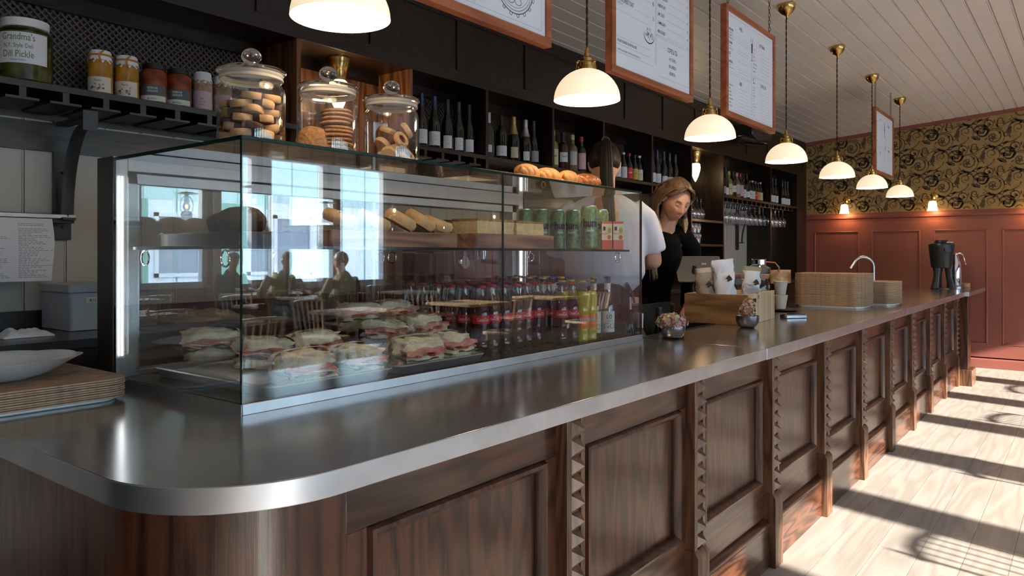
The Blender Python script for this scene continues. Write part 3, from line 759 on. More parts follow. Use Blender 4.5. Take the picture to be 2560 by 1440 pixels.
# boards on the glass shelf
ZSH = 1.303
tag(MB().prism(rrect(1.01, 1.245, 1.62, 2.0, .008, 3), ZSH, ZSH + .035).build('serving_board', W_DARKX, bevel=.002), 'dark serving board under the rye loaves at the left end of the glass shelf', 'board')
tag(MB().prism(rrect(1.27, 1.776, 1.60, 1.90, .008, 3), ZSH, ZSH + .046).build('serving_board', W_WALNUT, bevel=.002), 'thick walnut serving board under the jam cookies on the glass shelf', 'board')
tag(MB().prism(rrect(1.865, 2.32, 1.60, 1.88, .008, 3), ZSH, ZSH + .050).build('serving_board', W_WALNUT, bevel=.002), 'thick brown serving board under the sponge cake squares', 'board')
RYE = mat('dark_rye', (.045, .022, .012), .8, bump=.4, bs=80)
for x, y, sc_, lb in ((1.105, 1.755, (.062, .055, .040), 'round dark rye loaf at the front of the dark serving board'), (1.16, 1.90, (.060, .06, .038), 'round dark rye loaf at the back of the dark serving board')):
    tag(MB().sphere((x, y, ZSH + .033 + sc_[2] * .8), 1, 24, 14, sc=sc_, fn=blobfn(x * 9, .08, 2, .9)).build('rye_loaf', RYE, ang=180), lb, 'bread')
COOK = mat('shortbread', (.62, .40, .20), .7, nz=.15, ns=30, bump=.2, bs=90)
JAM = mat('dark_red_jam', (.10, .004, .006), .12)
def cookie(r=.052, h=.033, nm='jam_cookie'):
    c = thing(nm, 'x', 'cookie')
    MB().lathe([(0, 0), (r * .9, 0), (r, h * .35), (r, h * .65), (r * .86, h), (r * .55, h * .96), (r * .48, h * .72), (0, h * .66)], seg=28).build('biscuit', COOK, c, ang=60)
    MB().lathe([(r * .50, h * .72), (r * .42, h * .9), (r * .2, h * .96), (0, h * .97)], seg=20).build('jam', JAM, c, ang=60)
    return c
zb_ = ZSH + .046
ck = cookie(); ck.location = (1.735, 1.66, zb_ + .016); ck.rotation_euler = (.30, .20, 0); ck['label'] = 'large jam cookie resting at the right end of the walnut board'; ck['group'] = 'jam cookies in the display case'
for x, y, z, rt, lb in ((1.655, 1.66, zb_ + .026, (.36, .42, 0), 'steeply leaning jam cookie second from the right on the walnut board'), (1.575, 1.665, zb_ + .024, (.38, .36, .2), 'leaning jam cookie in the middle of the walnut board'),
                        (1.475, 1.67, zb_ + .020, (.36, .28, .1), 'jam cookie second from the left on the walnut board'), (1.37, 1.69, zb_ + .022, (.30, .14, .1), 'jam cookie lying nearest the left end of the walnut board')):
    dup(ck, (x, y, z), 0, lb, 'jam cookies in the display case', None, rt)
SPONGE = mat('sponge_crumb', (.66, .52, .27), .85, nz=.15, ns=60, bump=.5, bs=150); CINN = mat('cinnamon_top', (.30, .13, .06), .7, nz=.4, ns=70, bump=.4, bs=90)
for i, (x0, x1, y0, lb) in enumerate(((1.895, 1.975, 1.62, 'small sponge cake square at the left end of the cake row'), (1.98, 2.10, 1.625, 'sponge cake square in the middle of the cake row'), (2.105, 2.27, 1.615, 'wide sponge cake slab at the right end of the cake row'), (1.93, 2.20, 1.745, 'sponge cake slab in the back row of the cake board'))):
    ct = thing('sponge_cake', lb, 'cake', ((x0 + x1) / 2, y0 + .05, ZSH + .05), group='cake squares on the brown board')
    def wob(m, a):
        m.v = [(p[0] + a * noise.noise(Vector(p) * 60), p[1] + a * noise.noise(Vector(p) * 55 + Vector((3, 1, 2))), p[2] + a * .6 * noise.noise(Vector(p) * 50)) for p in m.v]; return m
    def gbox(x0, x1, y0, y1, z0, z1, n=7):
        m = MB()
        for ax in range(3):
            for sd in (0, 1):
                v = []; f = []
                for j in range(n):
                    for k in range(n):
                        a, b = j / (n - 1), k / (n - 1); q = [0, 0, 0]; q[ax] = sd; q[(ax + 1) % 3] = a; q[(ax + 2) % 3] = b
                        v.append((x0 + (x1 - x0) * q[0], y0 + (y1 - y0) * q[1], z0 + (z1 - z0) * q[2]))
                for j in range(n - 1):
                    for k in range(n - 1):
                        a = j * n + k; q = (a, a + n, a + n + 1, a + 1); f.append(q if sd else q[::-1])
                m.add(v, f)
        return m
    wob(gbox(x0, x1, y0, y0 + .11, ZSH + .0505, ZSH + .096), .004).build('sponge', SPONGE, ct, ang=60)
    wob(gbox(x0 - .001, x1 + .001, y0 - .001, y0 + .111, ZSH + .093, ZSH + .101), .004).build('cinnamon_topping', CINN, ct, ang=60)
# cans
CANG = mat('green_can_print', (.19, .31, .17), .38, .35, nz=.45, ns=70)
CANT = mat('can_lid', (.55, .57, .58), .3, .9)
NAVY = mat('navy_print', (.012, .014, .045), .6)
cn = thing('drink_can', 'tall green apple drink can with dark hand lettering, nearest the glass', 'can', (2.496, 1.556, ZSH), group='green drink cans on the glass shelf')
rc = .0335
mcan = MB().lathe([(0, 0), (.024, 0), (rc - .004, .004), (rc, .010), (rc, .158), (.028, .168)], (0, 0, 0), 28)
mcan.build('can_body', CANG, cn, off=(0, 0, 0), ang=50)
MB().lathe([(.0285, .163), (.0285, .171), (.0265, .172), (.0255, .168), (0, .168)], (0, 0, 0), 28).build('can_lid', CANT, cn, off=(0, 0, 0))
cl = MB(); vd = math.atan2(-1.5, -2.4)
text(cl, '~hum', None, None, None, .044, .78, 'C', 0, ((0, 0, .088), rc + .0006, vd + .15)); text(cl, '~apple', None, None, None, .013, 1, 'C', 1, ((0, 0, .070), rc + .0006, vd + .15))
text(cl, '~hum', None, None, None, .044, .78, 'C', 0, ((0, 0, .088), rc + .0006, vd + 2.5))
cl.box(-.001, .001, -.001, .001, .01, .011, 1)
cl.build('lettering', [NAVY, PAPER], cn, off=(0, 0, 0), smooth=False)
for x, y, rz, lb in ((2.735, 1.648, .2, 'green drink can just left of the striped juice cartons'), (2.69, 1.76, -.3, 'fourth green can along the back row, next to the two foremost'), (2.628, 1.80, .45, 'third green can along the back row'), (2.562, 1.838, .55, 'second green can along the back row, partly behind the cake'), (2.51, 1.885, -.15, 'leftmost green can standing behind the sponge cake')):
    dup(cn, (x, y, ZSH), rz, lb)
# juice cartons
JR = mat('red_orange_print', (.62, .13, .06), .5); JW = mat('cream_print', (.74, .70, .60), .5); JG = mat('pear_green_print', (.35, .36, .04), .5); JP = mat('pink_print', (.75, .25, .30), .5)
for x, c2, word, lb in ((2.708, JR, 'apple', 'orange striped apple juice carton beside the green cans'), (2.737, JP, 'berry', 'pink striped fruit juice carton at the right end of the glass shelf')):
    cb = thing('juice_carton', lb, 'carton', (x, 1.603 - (x - 2.708) * 1.30, ZSH), math.radians(-53), 'juice cartons on the glass shelf')
    MB().box(-.021, .021, -.018, .018, 0, .118).build('carton_body', JR, cb, off=(0, 0, 0), bevel=.001)
    q = MB(); q.box(-.0214, .0214, -.0186, -.0178, .040, .108, 0); 
    for i in range(6): q.box(-.0200 + .007 * i, -.0165 + .007 * i, -.0186, -.0178, .002, .038, 1)
    blobv = [(.010 + .008 * math.cos(a * PI / 8), -.0190, .080 + .013 * math.sin(a * PI / 8)) for a in range(16)]; q.add(blobv, [tuple(range(16))], 2)
    blobv = [(.009 + .008 * math.cos(a * PI / 8), -.0190, .052 + .010 * math.sin(a * PI / 8)) for a in range(16)]; q.add(blobv, [tuple(range(16))], 3)
    q.box(-.016, -.006, -.0191, -.0187, .080, .096, 4); text(q, word, (-.019, -.0192, .064), (1, 0, 0), (0, 0, 1), .012, .9, 'L', 3)
    q.build('printed_front', [JW, c2, JG, JR, INK], cb, off=(0, 0, 0), smooth=False)

# ---- bottles of soft drink
COLA = mat('cola_dark', (.010, .003, .002), .06, 0, coat=.5)
CLRG = pane('bottle_glass', (.88, .92, .90), 2.0, .02)
REDL = mat('red_label', (.55, .015, .015), .4)
ORL = mat('orange_label', (.80, .18, .02), .4); YEL = mat('yellow_soda', (.52, .42, .02), .08, 0, coat=.5)
PAPL = mat('pale_label', (.66, .72, .70), .6); BLUEP = mat('blue_print', (.02, .03, .22), .5)
CAPR = mat('red_cap', (.45, .02, .02), .35); CAPB = mat('blue_cap', (.03, .05, .30), .35); CAPY = mat('gold_cap', (.50, .40, .10), .3, .6); CAPK = mat('black_cap', (.02, .02, .022), .4)
def cap(m, z, r=.0145, k=0):
    n = 21; v = []
    for j, (rr, zz) in enumerate(((r * 1.06, z), (r, z + .005), (r * .8, z + .0068))):
        for i in range(n * 2):
            a = PI * i / n; q = rr * (1.05 if (i % 2 and j == 0) else 1); v.append((q * math.cos(a), q * math.sin(a), zz))
    N = 2 * n; f = [(j * N + i, j * N + (i + 1) % N, (j + 1) * N + (i + 1) % N, (j + 1) * N + i) for j in (0, 1) for i in range(N)] + [tuple(range(2 * N, 3 * N))]
    m.add(v, f, k)
vdir = math.atan2(-1.55, -2.4)
def cola(capm, lb):
    b = thing('cola_bottle', lb, 'bottle', (0, 0, 0))
    MB().lathe([(0, 0), (.024, 0), (.0272, .006), (.0272, .040), (.0245, .062), (.0262, .085), (.0285, .105), (.0285, .135), (.025, .155), (.0195, .172), (.0165, .176), (0, .176)], seg=18).build('cola', COLA, b)
    MB().lathe([(.0200, .172), (.0165, .188), (.0135, .205), (.0128, .222), (.0145, .223), (.0145, .227), (.012, .228)], seg=18).build('glass_neck', CLRG, b)
    m = MB(); cap(m, .227); m.build('bottle_cap', capm, b, ang=30)
    MB().lathe([(.0288, .106), (.0288, .134)], seg=18).build('red_label', REDL, b)
    m = MB(); text(m, 'Coca-Cola', None, None, None, .017, .62, 'C', 0, ((0, 0, .114), .0291, vdir + .3)); text(m, 'Coca-Cola', None, None, None, .017, .62, 'C', 0, ((0, 0, .114), .0291, vdir + 2.6)); m.build('lettering', PAPER, b, smooth=False)
    return b
zb_ = cz0 - .001
cps = [cola(CAPR, 'x'), cola(CAPK, 'x'), cola(CAPB, 'x')]
gcap = ['red', 'black', 'blue']; used = [False] * 3
def placeb(pool, k, x, y, rz, lb, grp):
    if not used[k]:
        used[k] = True; pool[k].location = (x, y, zb_); pool[k].rotation_euler = (0, 0, rz); pool[k]['label'] = lb; pool[k]['group'] = grp
    else: dup(pool[k], (x, y, zb_), rz, lb, grp)
nn = ['front', 'second', 'third', 'fourth', 'fifth', 'sixth', 'rearmost']
colx = [1.93, 1.995, 2.06, 2.125, 2.19, 2.255, 2.325]
cn_ = ['first', 'second', 'third', 'fourth', 'fifth', 'sixth', 'seventh']
for j in range(7):
    for i, x in enumerate(colx):
        if j == 0: continue
        k = (i * 2 + j * 3 + i * j) % 3
        placeb(cps, k, x + .004 * rnd.uniform(-1, 1), 1.635 + .068 * (j - 1) + .004 * rnd.uniform(-1, 1), rnd.uniform(-.4, .4),
               '%s capped cola bottle, %s from left in the %s cola row' % (gcap[k], cn_[i], nn[j - 1] if j > 1 else 'foremost'), 'cola bottles packed in the display case')
placeb(cps, 1, 2.298, 1.558, 0, 'black capped cola bottle close to the glass, left of the front pair', 'cola bottles packed in the display case')
placeb(cps, 0, 2.372, 1.556, .1, 'red capped cola bottle close to the glass beside the orange sodas', 'cola bottles packed in the display case')
def orange(lb):
    b = thing('orange_soda_bottle', lb, 'bottle')
    pr = [(0, 0), (.022, 0), (.0262, .006)]
    for i in range(9):
        z = .012 + i * .019; pr += [(.0262, z), (.0245, z + .009)] if (i < 2 or i > 5) else [(.0258, z), (.0258, z + .009)]
    pr += [(.026, .178), (.022, .196), (0, .198)]
    MB().lathe(pr, seg=18).build('soda', YEL, b, ang=50)
    MB().lathe([(.0222, .196), (.016, .212), (.0135, .222), (.0145, .224), (.0145, .232), (.012, .233)], seg=18).build('glass_neck', CLRG, b)
    m = MB(); cap(m, .232); m.build('bottle_cap', CAPY, b, ang=30)
    MB().lathe([(.0264, .052), (.0266, .053), (.0266, .105), (.0264, .106)], seg=18).build('orange_label', ORL, b)
    m = MB()
    for o_ in (.0, 2.6):
        text(m, 'FANTA', None, None, None, .021, .72, 'C', 0, ((0, 0, .078), .0276, vdir + .55 + o_)); text(m, 'FANTA', None, None, None, .023, .72, 'C', 1, ((0, 0, .077), .0271, vdir + .55 + o_))
    m.build('lettering', [PAPER, BLUEP], b, smooth=False)
    return b
ob = orange('orange soda bottle standing right beside the cola bottles at the glass'); ob.location = (2.458, 1.565, zb_); ob['group'] = 'orange soda bottles in the display case'
for x, y, lb in ((2.528, 1.57, 'second orange soda bottle at the glass, left of the lemonade'), (2.43, 1.64, 'orange soda bottle hidden behind the front pair, left'), (2.50, 1.645, 'orange soda bottle hidden behind the front pair, right')): dup(ob, (x, y, zb_), .1, lb, 'orange soda bottles in the display case')
CLRL = pane('clear_drink', (.72, .76, .74), 2.2, .02)
def lemon(word, lab, capm, lb):
    b = thing('lemonade_bottle', lb, 'bottle')
    MB().lathe([(0, 0), (.025, 0), (.029, .006), (.029, .125), (.024, .148), (.015, .172), (.0128, .20), (.0128, .236), (.0142, .238), (.0142, .243)], seg=20).build('bottle_glass', CLRL, b)
    m = MB(); cap(m, .243, .0142); m.build('bottle_cap', capm, b, ang=30)
    MB().lathe([(.0294, .022), (.0294, .108)], seg=18, a0=vdir - 1.25, a1=vdir + 1.4).build('paper_label', lab, b)
    m = MB(); text(m, word, None, None, None, .022, .9, 'C', 0, ((0, 0, .078), .0298, vdir + .25)); text(m, 'GO', None, None, None, .034, 1, 'C', 1, ((0, 0, .036), .0298, vdir + .25)); text(m, 'organic', None, None, None, .008, 1, 'C', 1, ((0, 0, .066), .0298, vdir + .25))
    MB().lathe([(.0133, .196), (.0133, .222)], seg=16).build('neck_label', lab, b)
    m.build('lettering', [INK, INKG], b, smooth=False)
    return b
PAPG = mat('cream_label', (.62, .63, .54), .6)
l1 = lemon('LO', PAPL, CAPB, 'tall clear bottle with pale blue label and blue cap at the glass'); l1.location = (2.668, 1.575, zb_)
l2 = lemon('80', PAPG, CAPY, 'tall clear bottle with cream illustrated label and gold cap at the glass'); l2.location = (2.60, 1.60, zb_)
c4 = ['second', 'third', 'fourth', 'fifth', 'sixth']
for j in range(5):
    for i, (src, x) in enumerate(((l2, 2.405), (l1, 2.47), (l2, 2.535), (l1, 2.60))):
        lb = '%s capped clear lemonade bottle, %s of four in the %s row' % ('gold' if src is l2 else 'blue', ['leftmost', 'second', 'third', 'rightmost'][i], c4[j])
        dup(src, (x, 1.715 + .07 * j, zb_), rnd.uniform(-.3, .3), lb, 'clear lemonade bottles in the display case')

# ================================================================ on top of the case: jars, bakery board
def lidjar(x, y, lb):
    j = thing('cookie_jar', lb, 'jar', (x, y, 1.552), group='glass cookie jars on the display case')
    MB().lathe([(0, .006), (.078, .006), (.082, .012), (.0830, .03), (.0830, .150), (.080, .165), (.072, .176), (.071, .178)], (x, y, 1.550), 40).build('jar_wall', JARG, j)
    MB().lathe([(0, 0), (.078, 0), (.0845, .010), (.0860, .03), (.0860, .150), (.083, .167), (.075, .178), (.075, .184), (.079, .186)], (x, y, 1.552), 40).build('jar_body', JARG, j)
    l = MB().lathe([(.0775, .185), (.081, .187), (.081, .193), (.078, .195), (.081, .199), (.081, .204)], (x, y, 1.552), 40).build('sealing_ring', JARGT, j, ang=50)
    l = MB().lathe([(.0, .202), (.081, .2045), (.087, .207), (.088, .211), (.085, .214), (.055, .221), (.026, .226), (.017, .231), (.016, .236)], (x, y, 1.552), 40).build('lid', pane('lid_glass', (.86, .86, .85), 3.0, .03) if 'lid_glass' not in bpy.data.materials else bpy.data.materials['lid_glass'], j)
    MB().sphere((x, y, 1.552 + .251), .0255, 24, 16, sc=(1, 1, .86)).build('knob', bpy.data.materials['knob_glass'] if 'knob_glass' in bpy.data.materials else mat('knob_glass', (1, 1, 1), .03, 0, trans=1, ior=1.45), l, off=(x, y, 1.552))
    return j
jars = [lidjar(1.126, 1.745, 'glass jar of two-tone slice cookies at the left on the display case'), lidjar(1.370, 1.738, 'glass jar of stacked brown oat cookies, middle of the three jars'), lidjar(1.601, 1.720, 'glass jar of jam thumbprint cookies, right of the three jars')]
CHOC = mat('chocolate_dough', (.075, .028, .016), .7, nz=.3, ns=50); VAN = mat('vanilla_dough', (.58, .36, .17), .7, nz=.2, ns=50); OAT = mat('oat_cookie', (.38, .20, .085), .8, nz=.35, ns=70, bump=.5, bs=110)
# jar 1: half vanilla half chocolate slices
hc = thing('slice_cookie', 'half vanilla half chocolate slice cookie inside the left jar', 'cookie', group='two-tone slice cookies in the left jar')
MB().lathe([(0, 0), (.027, 0), (.029, .003), (.029, .015), (.027, .018), (0, .018)], seg=10, a0=0, a1=PI).build('vanilla_half', VAN, hc)
MB().lathe([(0, 0), (.027, 0), (.029, .003), (.029, .015), (.027, .018), (0, .018)], seg=10, a0=PI, a1=2 * PI).build('chocolate_half', CHOC, hc)
first = True; rr = random.Random(3)
for lv in range(7):
    for k in range(7):
        a = 2 * PI * (k + .5 * (lv % 2)) / 6 if k < 6 else 0; rad = .050 if k < 6 else 0
        if lv == 6 and k not in (1, 4, 5): continue
        loc = (1.126 + rad * math.cos(a), 1.745 + rad * math.sin(a), 1.562 + .0195 * lv + rr.uniform(0, .003)); rot = (rr.uniform(-.22, .22), rr.uniform(-.22, .22), rr.uniform(0, 6.28))
        if first: hc.location = loc; hc.rotation_euler = rot; first = False
        else: dup(hc, loc, 0, None, None, None, rot)
# jar 2: stacked oat biscuits, one on edge
oc = tag(MB().lathe([(0, 0), (.040, 0), (.045, .003), (.044, .008), (.036, .0105), (0, .012)], seg=18).build('oat_cookie', OAT), 'flat brown oat cookie in the stack inside the middle jar', 'cookie', 'oat cookies in the middle jar')
for i in range(12):
    loc = (1.392 + rr.uniform(-.004, .004), 1.726 + rr.uniform(-.004, .004), 1.561 + .0118 * i)
    if i == 0: oc.location = loc
    else:
        c = oc.copy(); C.objects.link(c); c.location = loc; c.rotation_euler = (rr.uniform(-.05, .05), rr.uniform(-.05, .05), 0)
for i in range(4):
    c = oc.copy(); C.objects.link(c); c.location = (1.322 - .004 * i + .010, 1.752, 1.603 + .034 * (i % 2) * 0 + .033 * (i // 2 * 0) + .0); c.rotation_euler = (0, R(88), R(35 + i * 2)); c.location.x += .012 * (i - 1); c['label'] = 'brown oat cookie standing on edge inside the middle jar'
# jar 3: jam cookies
for i, (dx, dy, dz, rt) in enumerate([(-.03, -.02, .014, (.1, .9, .6)), (.025, -.035, .012, (.9, .2, 0)), (.0, .03, .012, (.2, .1, 0)), (-.035, .01, .045, (.3, .7, .3)), (.03, .02, .05, (.2, -.6, 0)), (-.005, -.038, .060, (1.15, -.35, .3)), (.035, -.02, .095, (.9, .5, .5)), (.0, .02, .09, (.3, .2, 0))]):
    dup(ck, (1.601 + dx, 1.72 + dy, 1.572 + dz), 0, 'jam thumbprint cookie piled inside the right jar', 'jam cookies inside the right jar', .52, rt)
# bakery board
tag(MB().prism(rrect(1.88, 2.84, 1.63, 1.93, .02, 4), 1.552, 1.574).build('bakery_board', W_BOARD, bevel=.002), 'long pale wooden board holding braided buns on the display case', 'board')
BUN = mat('baked_bun', (.56, .29, .11), .55, nz=.3, ns=25, bump=.2, bs=60); GLZ = mat('glazed_bun', (.42, .14, .03), .15, nz=.45, ns=30, coat=.6)
def braid(x, y, L, m_, lb, seed, sugar=False, rz=0):
    b = thing('braided_bun', lb, 'bun', (x, y, 1.574), rz, 'braided buns on the bakery board')
    for k in range(3):
        m = MB(); pth = []; rad = []
        for i in range(22):
            t = i / 21; a = t * 2 * PI * 1.6 + k * 2 * PI / 3
            pth.append((-L / 2 + L * t, .022 * math.cos(a) * (.5 + .6 * math.sin(PI * t)), .020 + .013 * math.sin(a) + .004 * math.sin(PI * t))); rad.append(.007 + .012 * math.sin(PI * (.08 + .84 * t)))
        m.tube(pth, rad, 10); m.build('dough_strand', m_, b, off=(0, 0, 0), ang=180)
    if sugar:
        m = MB(); r9 = random.Random(5)
        for i in range(60):
            t = r9.uniform(.1, .9); m.sphere((-L / 2 + L * t, r9.uniform(-.02, .02), .041 + r9.uniform(-.004, .003)), r9.uniform(.0018, .0032), 6, 4)
        stuff(m.build('pearl_sugar', CHINA, b, off=(0, 0, 0)))
    return b
braid(2.28, 1.70, .13, BUN, 'plain braided bun at the left end of the bakery board', 1, rz=.15)
braid(2.43, 1.71, .12, BUN, 'plain braided bun second from the left on the bakery board', 2, rz=-.1)
braid(2.56, 1.70, .11, BUN, 'plain braided bun beside the glazed one', 3, rz=.2)
braid(2.70, 1.70, .14, GLZ, 'glazed bun sprinkled with pearl sugar at the right end of the board', 4, True, rz=-.25)
braid(2.40, 1.79, .13, BUN, 'plain braided bun behind the front row, left', 5, rz=.5)
braid(2.58, 1.80, .12, BUN, 'plain braided bun behind the front row, right', 6, rz=-.4)
# ================================================================ pendant lamps and menu boards over the bar
CORD = mat('twisted_brown_cord', (.030, .016, .012), .8)
def pendant(x, y, lb):
    zb_, zt2 = (1.880 if x < 2 else 1.864), zceil(y)
    p = thing('pendant_lamp', lb, 'lamp', (x, y, zb_), group='opal glass pendants over the bar')
    # shade: dome bottom radius .133, height .115
    pr = [(.125, 0)] + [(.125 * math.cos(a * PI / 22), .118 * math.sin(a * PI / 22)) for a in range(1, 10)] + [(.026, .116)]
    MB().lathe(pr, (x, y, zb_), 40).build('opal_shade', OPAL, p, ang=60)
    b = MB().lathe([(.027, .112), (.036, .114), (.036, .124), (.029, .127), (.029, .140), (.020, .148), (.020, .158), (.010, .166), (.008, .185), (.004, .200)], (x, y, zb_), 24).build('brass_holder', BRASS, p, ang=40)
    for k in range(3):
        a = k * 2.09 + .4; m = MB(); c_, s_ = math.cos(a), math.sin(a)
        m.tube([(x + .020 * c_, y + .020 * s_, zb_ + .145), (x + .034 * c_, y + .034 * s_, zb_ + .148), (x + .040 * c_, y + .040 * s_, zb_ + .135), (x + .042 * c_, y + .042 * s_, zb_ + .112)], .0022, 6)
        m.sphere((x + .037 * c_, y + .037 * s_, zb_ + .141), .005, 8, 6); m.build('shade_clip', BRASS, b, off=p.location)
    m = MB()
    for ph in (0, PI):
        n = int((zt2 - zb_ - .28) / .011); m.tube([(x + .0026 * math.cos(j * .9 + ph), y + .0026 * math.sin(j * .9 + ph), zb_ + .197 + (zt2 - .08 - zb_ - .197) * j / n) for j in range(n + 1)], .0024, 5)
    m.build('twisted_cord', CORD, p)
    nrm = Vector((0, -.0805, -1)).normalized()
    M_ = Matrix.Translation((x, y, zt2 - .003)) @ Vector((0, 0, 1)).rotation_difference(nrm).to_matrix().to_4x4()
    MB().lathe([(.056, 0), (.058, .006), (.050, .034), (.034, .055), (.014, .068), (.006, .078), (.005, .095), (.0, .096)], (0, 0, 0), 28, 0, M_).build('ceiling_cup', BRASS, p, ang=50)
    MB().sphere((x, y, zb_ + .050), .028, 16, 10).build('bulb', bpy.data.materials.get('bulb_glow') or mat('bulb_glow', (1, 1, 1), .5, emis=(1, .78, .5), es=9), p)
    l = bpy.data.lights.new('pendant_light', 'POINT'); l.energy = 4.2; l.color = (1, .72, .42); l.shadow_soft_size = .035
    lo = bpy.data.objects.new('pendant_light', l); C.objects.link(lo); lo.parent = p; lo.location = (0, 0, .002)
for k, (x, w_) in enumerate(zip((1.222, 2.39, 3.54, 4.72, 5.90, 7.03, 8.23), ('cut off by the top of the photo above the cookie jars', 'hanging left of the food menu board', 'hanging between the food menu and the drinks menu', 'hanging just right of the drinks menu board', 'third from the far wall', 'left of the farthest menu board', 'closest to the wallpapered wall'))):
    pendant(x, 1.5, 'opal glass pendant lamp ' + w_)
def menu(x, kind, lb):
    y = 1.5; z0, z1 = 2.012, 2.60; wd = .765
    b = thing('menu_board', lb, 'sign', (x + wd / 2, y, z0))
    t = .030
    for (a0, a1, b0, b1) in ((x, x + wd, z0, z0 + t), (x, x + wd, z1 - t, z1)): MB().box(a0, a1, y, y + .034, b0, b1).build('frame_rail', W_CHERRY, b, bevel=.0015)
    for (a0, a1) in ((x, x + t), (x + wd - t, x + wd)): MB().box(a0, a1, y, y + .034, z0 + t, z1 - t).build('frame_stile', W_CHERRY, b, bevel=.0015)
    MB().box(x + t, x + wd - t, y + .008, y + .026, z0 + t, z1 - t).build('sheet', PAPER, b)
    for cx_ in (x + .06, x + wd - .06):
        m = MB(); zz = z1 - .004; k = 0; top_ = zceil(y)
        while zz < top_ - .004:
            n = 10; L = .013
            pth = [(cx_ + (0 if k % 2 else .006 * math.cos(q * 2 * PI / n)), y + .017 + (.006 * math.cos(q * 2 * PI / n) if k % 2 else 0), zz + L + L * math.sin(q * 2 * PI / n)) for q in range(n + 1)]
            m.tube(pth, .0016, 5, cap=False); zz += .0215; k += 1
        m.build('hanging_chain', IRON, b)
    T = MB(); ux, uz = (1, 0, 0), (0, 0, 1); yy = y + .0076
    xl, xr = x + t + .022, x + wd - t - .018; xmid = x + wd * .51
    def L(a0, a1, z, th=.0007, m=1): T.box(a0, a1, yy - .0002, yy, z, z + th, m)
    def Vv(a, za, zb2, m=1): T.box(a, a + .0008, yy - .0002, yy, za, zb2, m)
    def tx(s_, a, z, sz, al='L', m=0, xs=.52): text(T, s_, (a, yy, z), ux, uz, sz, xs, al, m)
    if kind == 'crest':
        Vv(xr - .003, z0 + t + .018, z1 - t - .02); L(x + .36, xr - .003, z0 + t + .018); Vv(x + .36, z0 + t + .018, z1 - t - .02); Vv(x + .352, z0 + t + .018, z1 - t - .02); L(xl, x + .352, z0 + t + .018)
        cx_, cz_ = x + .56, z0 + .175; M1 = MB()
        for rr_, th in ((.105, .0014), (.095, .0008), (.085, .0005)):
            T.tube([(cx_ + rr_ * math.cos(a * PI / 24), yy, cz_ + rr_ * math.sin(a * PI / 24)) for a in range(49)], th, 4, 0, None, False)
        for a in range(18):
            an = a * 2 * PI / 18; T.tube([(cx_ + (.110 + .006 * math.cos(q)) * math.cos(an + .06 * math.sin(q)), yy, cz_ + (.110 + .006 * math.cos(q)) * math.sin(an + .06 * math.sin(q))) for q in [i * PI / 5 for i in range(11)]], .0009, 4, 0, None, False)
        for s_ in (-1, 1): T.tube([(cx_ + s_ * (.02 + .018 * math.cos(q)), yy, cz_ - .062 + .012 * math.sin(q)) for q in [i * PI / 6 for i in range(13)]], .0009, 4, 0, None, False)
        T.box(cx_ - .10, cx_ + .10, yy - .0006, yy, cz_ - .032, cz_ + .034, 0); tx('BAR & KAFE', cx_, cz_ - .014, .040, 'C', 2, .7)
        tx('SINCE', cx_ - .03, cz_ - .060, .012, 'L', 1)
    elif kind == 'food':
        rows = [('BURGER & FRIES', 'CHEESE BURGER AND SAUCE', 95), ('FISH BASKET', 'SERVED WITH DILL MAYO', 85), ('FRIED CHICKEN & FRIES', 'CHICKEN NUGGETS NOT IN BASKET', 85), ('HAM & CHEESE TOAST', 'THE PERFECT ONE', 55)]
        zz = z0 + .50
        for a_, b_, c_ in rows:
            tx(a_, xl, zz, .026); tx(b_, xl, zz - .013, .010, m=1); wd_ = textmesh(a_)[2] * .026 * .52
            L(xl + wd_ + .008, xmid - .055, zz - .004); tx(str(c_), xmid - .020, zz - .012, .024, 'R'); zz -= .066
        L(xl - .012, xmid - .07, z0 + .262); cx_, cz_ = xmid - .065, z0 + .222
        T.add([(cx_ + .048 * math.cos(a * PI / 14), yy - .0002, cz_ + .036 * math.sin(a * PI / 14) - .004) for a in range(28)], [tuple(range(28))[::-1]], 0)
        T.add([(cx_ + .046 * math.cos(a * PI / 14), yy - .0004, cz_ + .035 * math.sin(a * PI / 14)) for a in range(28)], [tuple(range(28))[::-1]], 2)
        r8 = random.Random(2)
        for i in range(46):
            a, q = r8.uniform(0, 6.28), r8.uniform(.004, .030); px0, pz0 = cx_ + q * 1.2 * math.cos(a), cz_ + q * .85 * math.sin(a); an = r8.uniform(0, 6.28)
            T.tube([(px0 + .009 * t_ * math.cos(an + t_ * 1.5), yy - .0006, pz0 + .009 * t_ * math.sin(an + t_ * 1.5)) for t_ in (0, .33, .66, 1)], .0007, 4, i % 2, None, False)
        L(xl - .012, xmid - .06, z0 + .155); tx('IN CASE OF ALLERGIES, THE STAFF WILL ASSIST', xl, z0 + .135, .0155, xs=.50); L(xl - .012, xmid - .06, z0 + .124); L(xl - .012, xmid - .03, z0 + .092)
        tx('GOOD FOOD + GOOD COMPANY + GOOD MOOD + FRESH INGREDIENTS + CAFE', xl, z0 + .100, .0105, m=1, xs=.50); Vv(xmid - .006, z0 + .108, z1 - t - .02); Vv(xmid + .004, z0 + .1, z1 - t - .02)
        zz = z0 + .50; x3 = xmid + .018
        for a_, c_ in (('SOFT ICE CREAM', 35), ('CINNAMON BUN', 35), ('SWEET SUGAR BUN', 35), ('ALMOND TART', 45), ('JAM COOKIE', 40), ('DAMMSUGARE', 40), ('MINI COOKIES', 25)):
            zz -= .0385; tx(a_, x3, zz + .022, .0205); wd_ = textmesh(a_)[2] * .0205 * .52; L(x3 + wd_ + .022, xr - .035, zz + .018); tx(str(c_), xr, zz + .010, .018, 'R'); tx('*', x3 + wd_ + .006, zz + .022, .018, m=1)
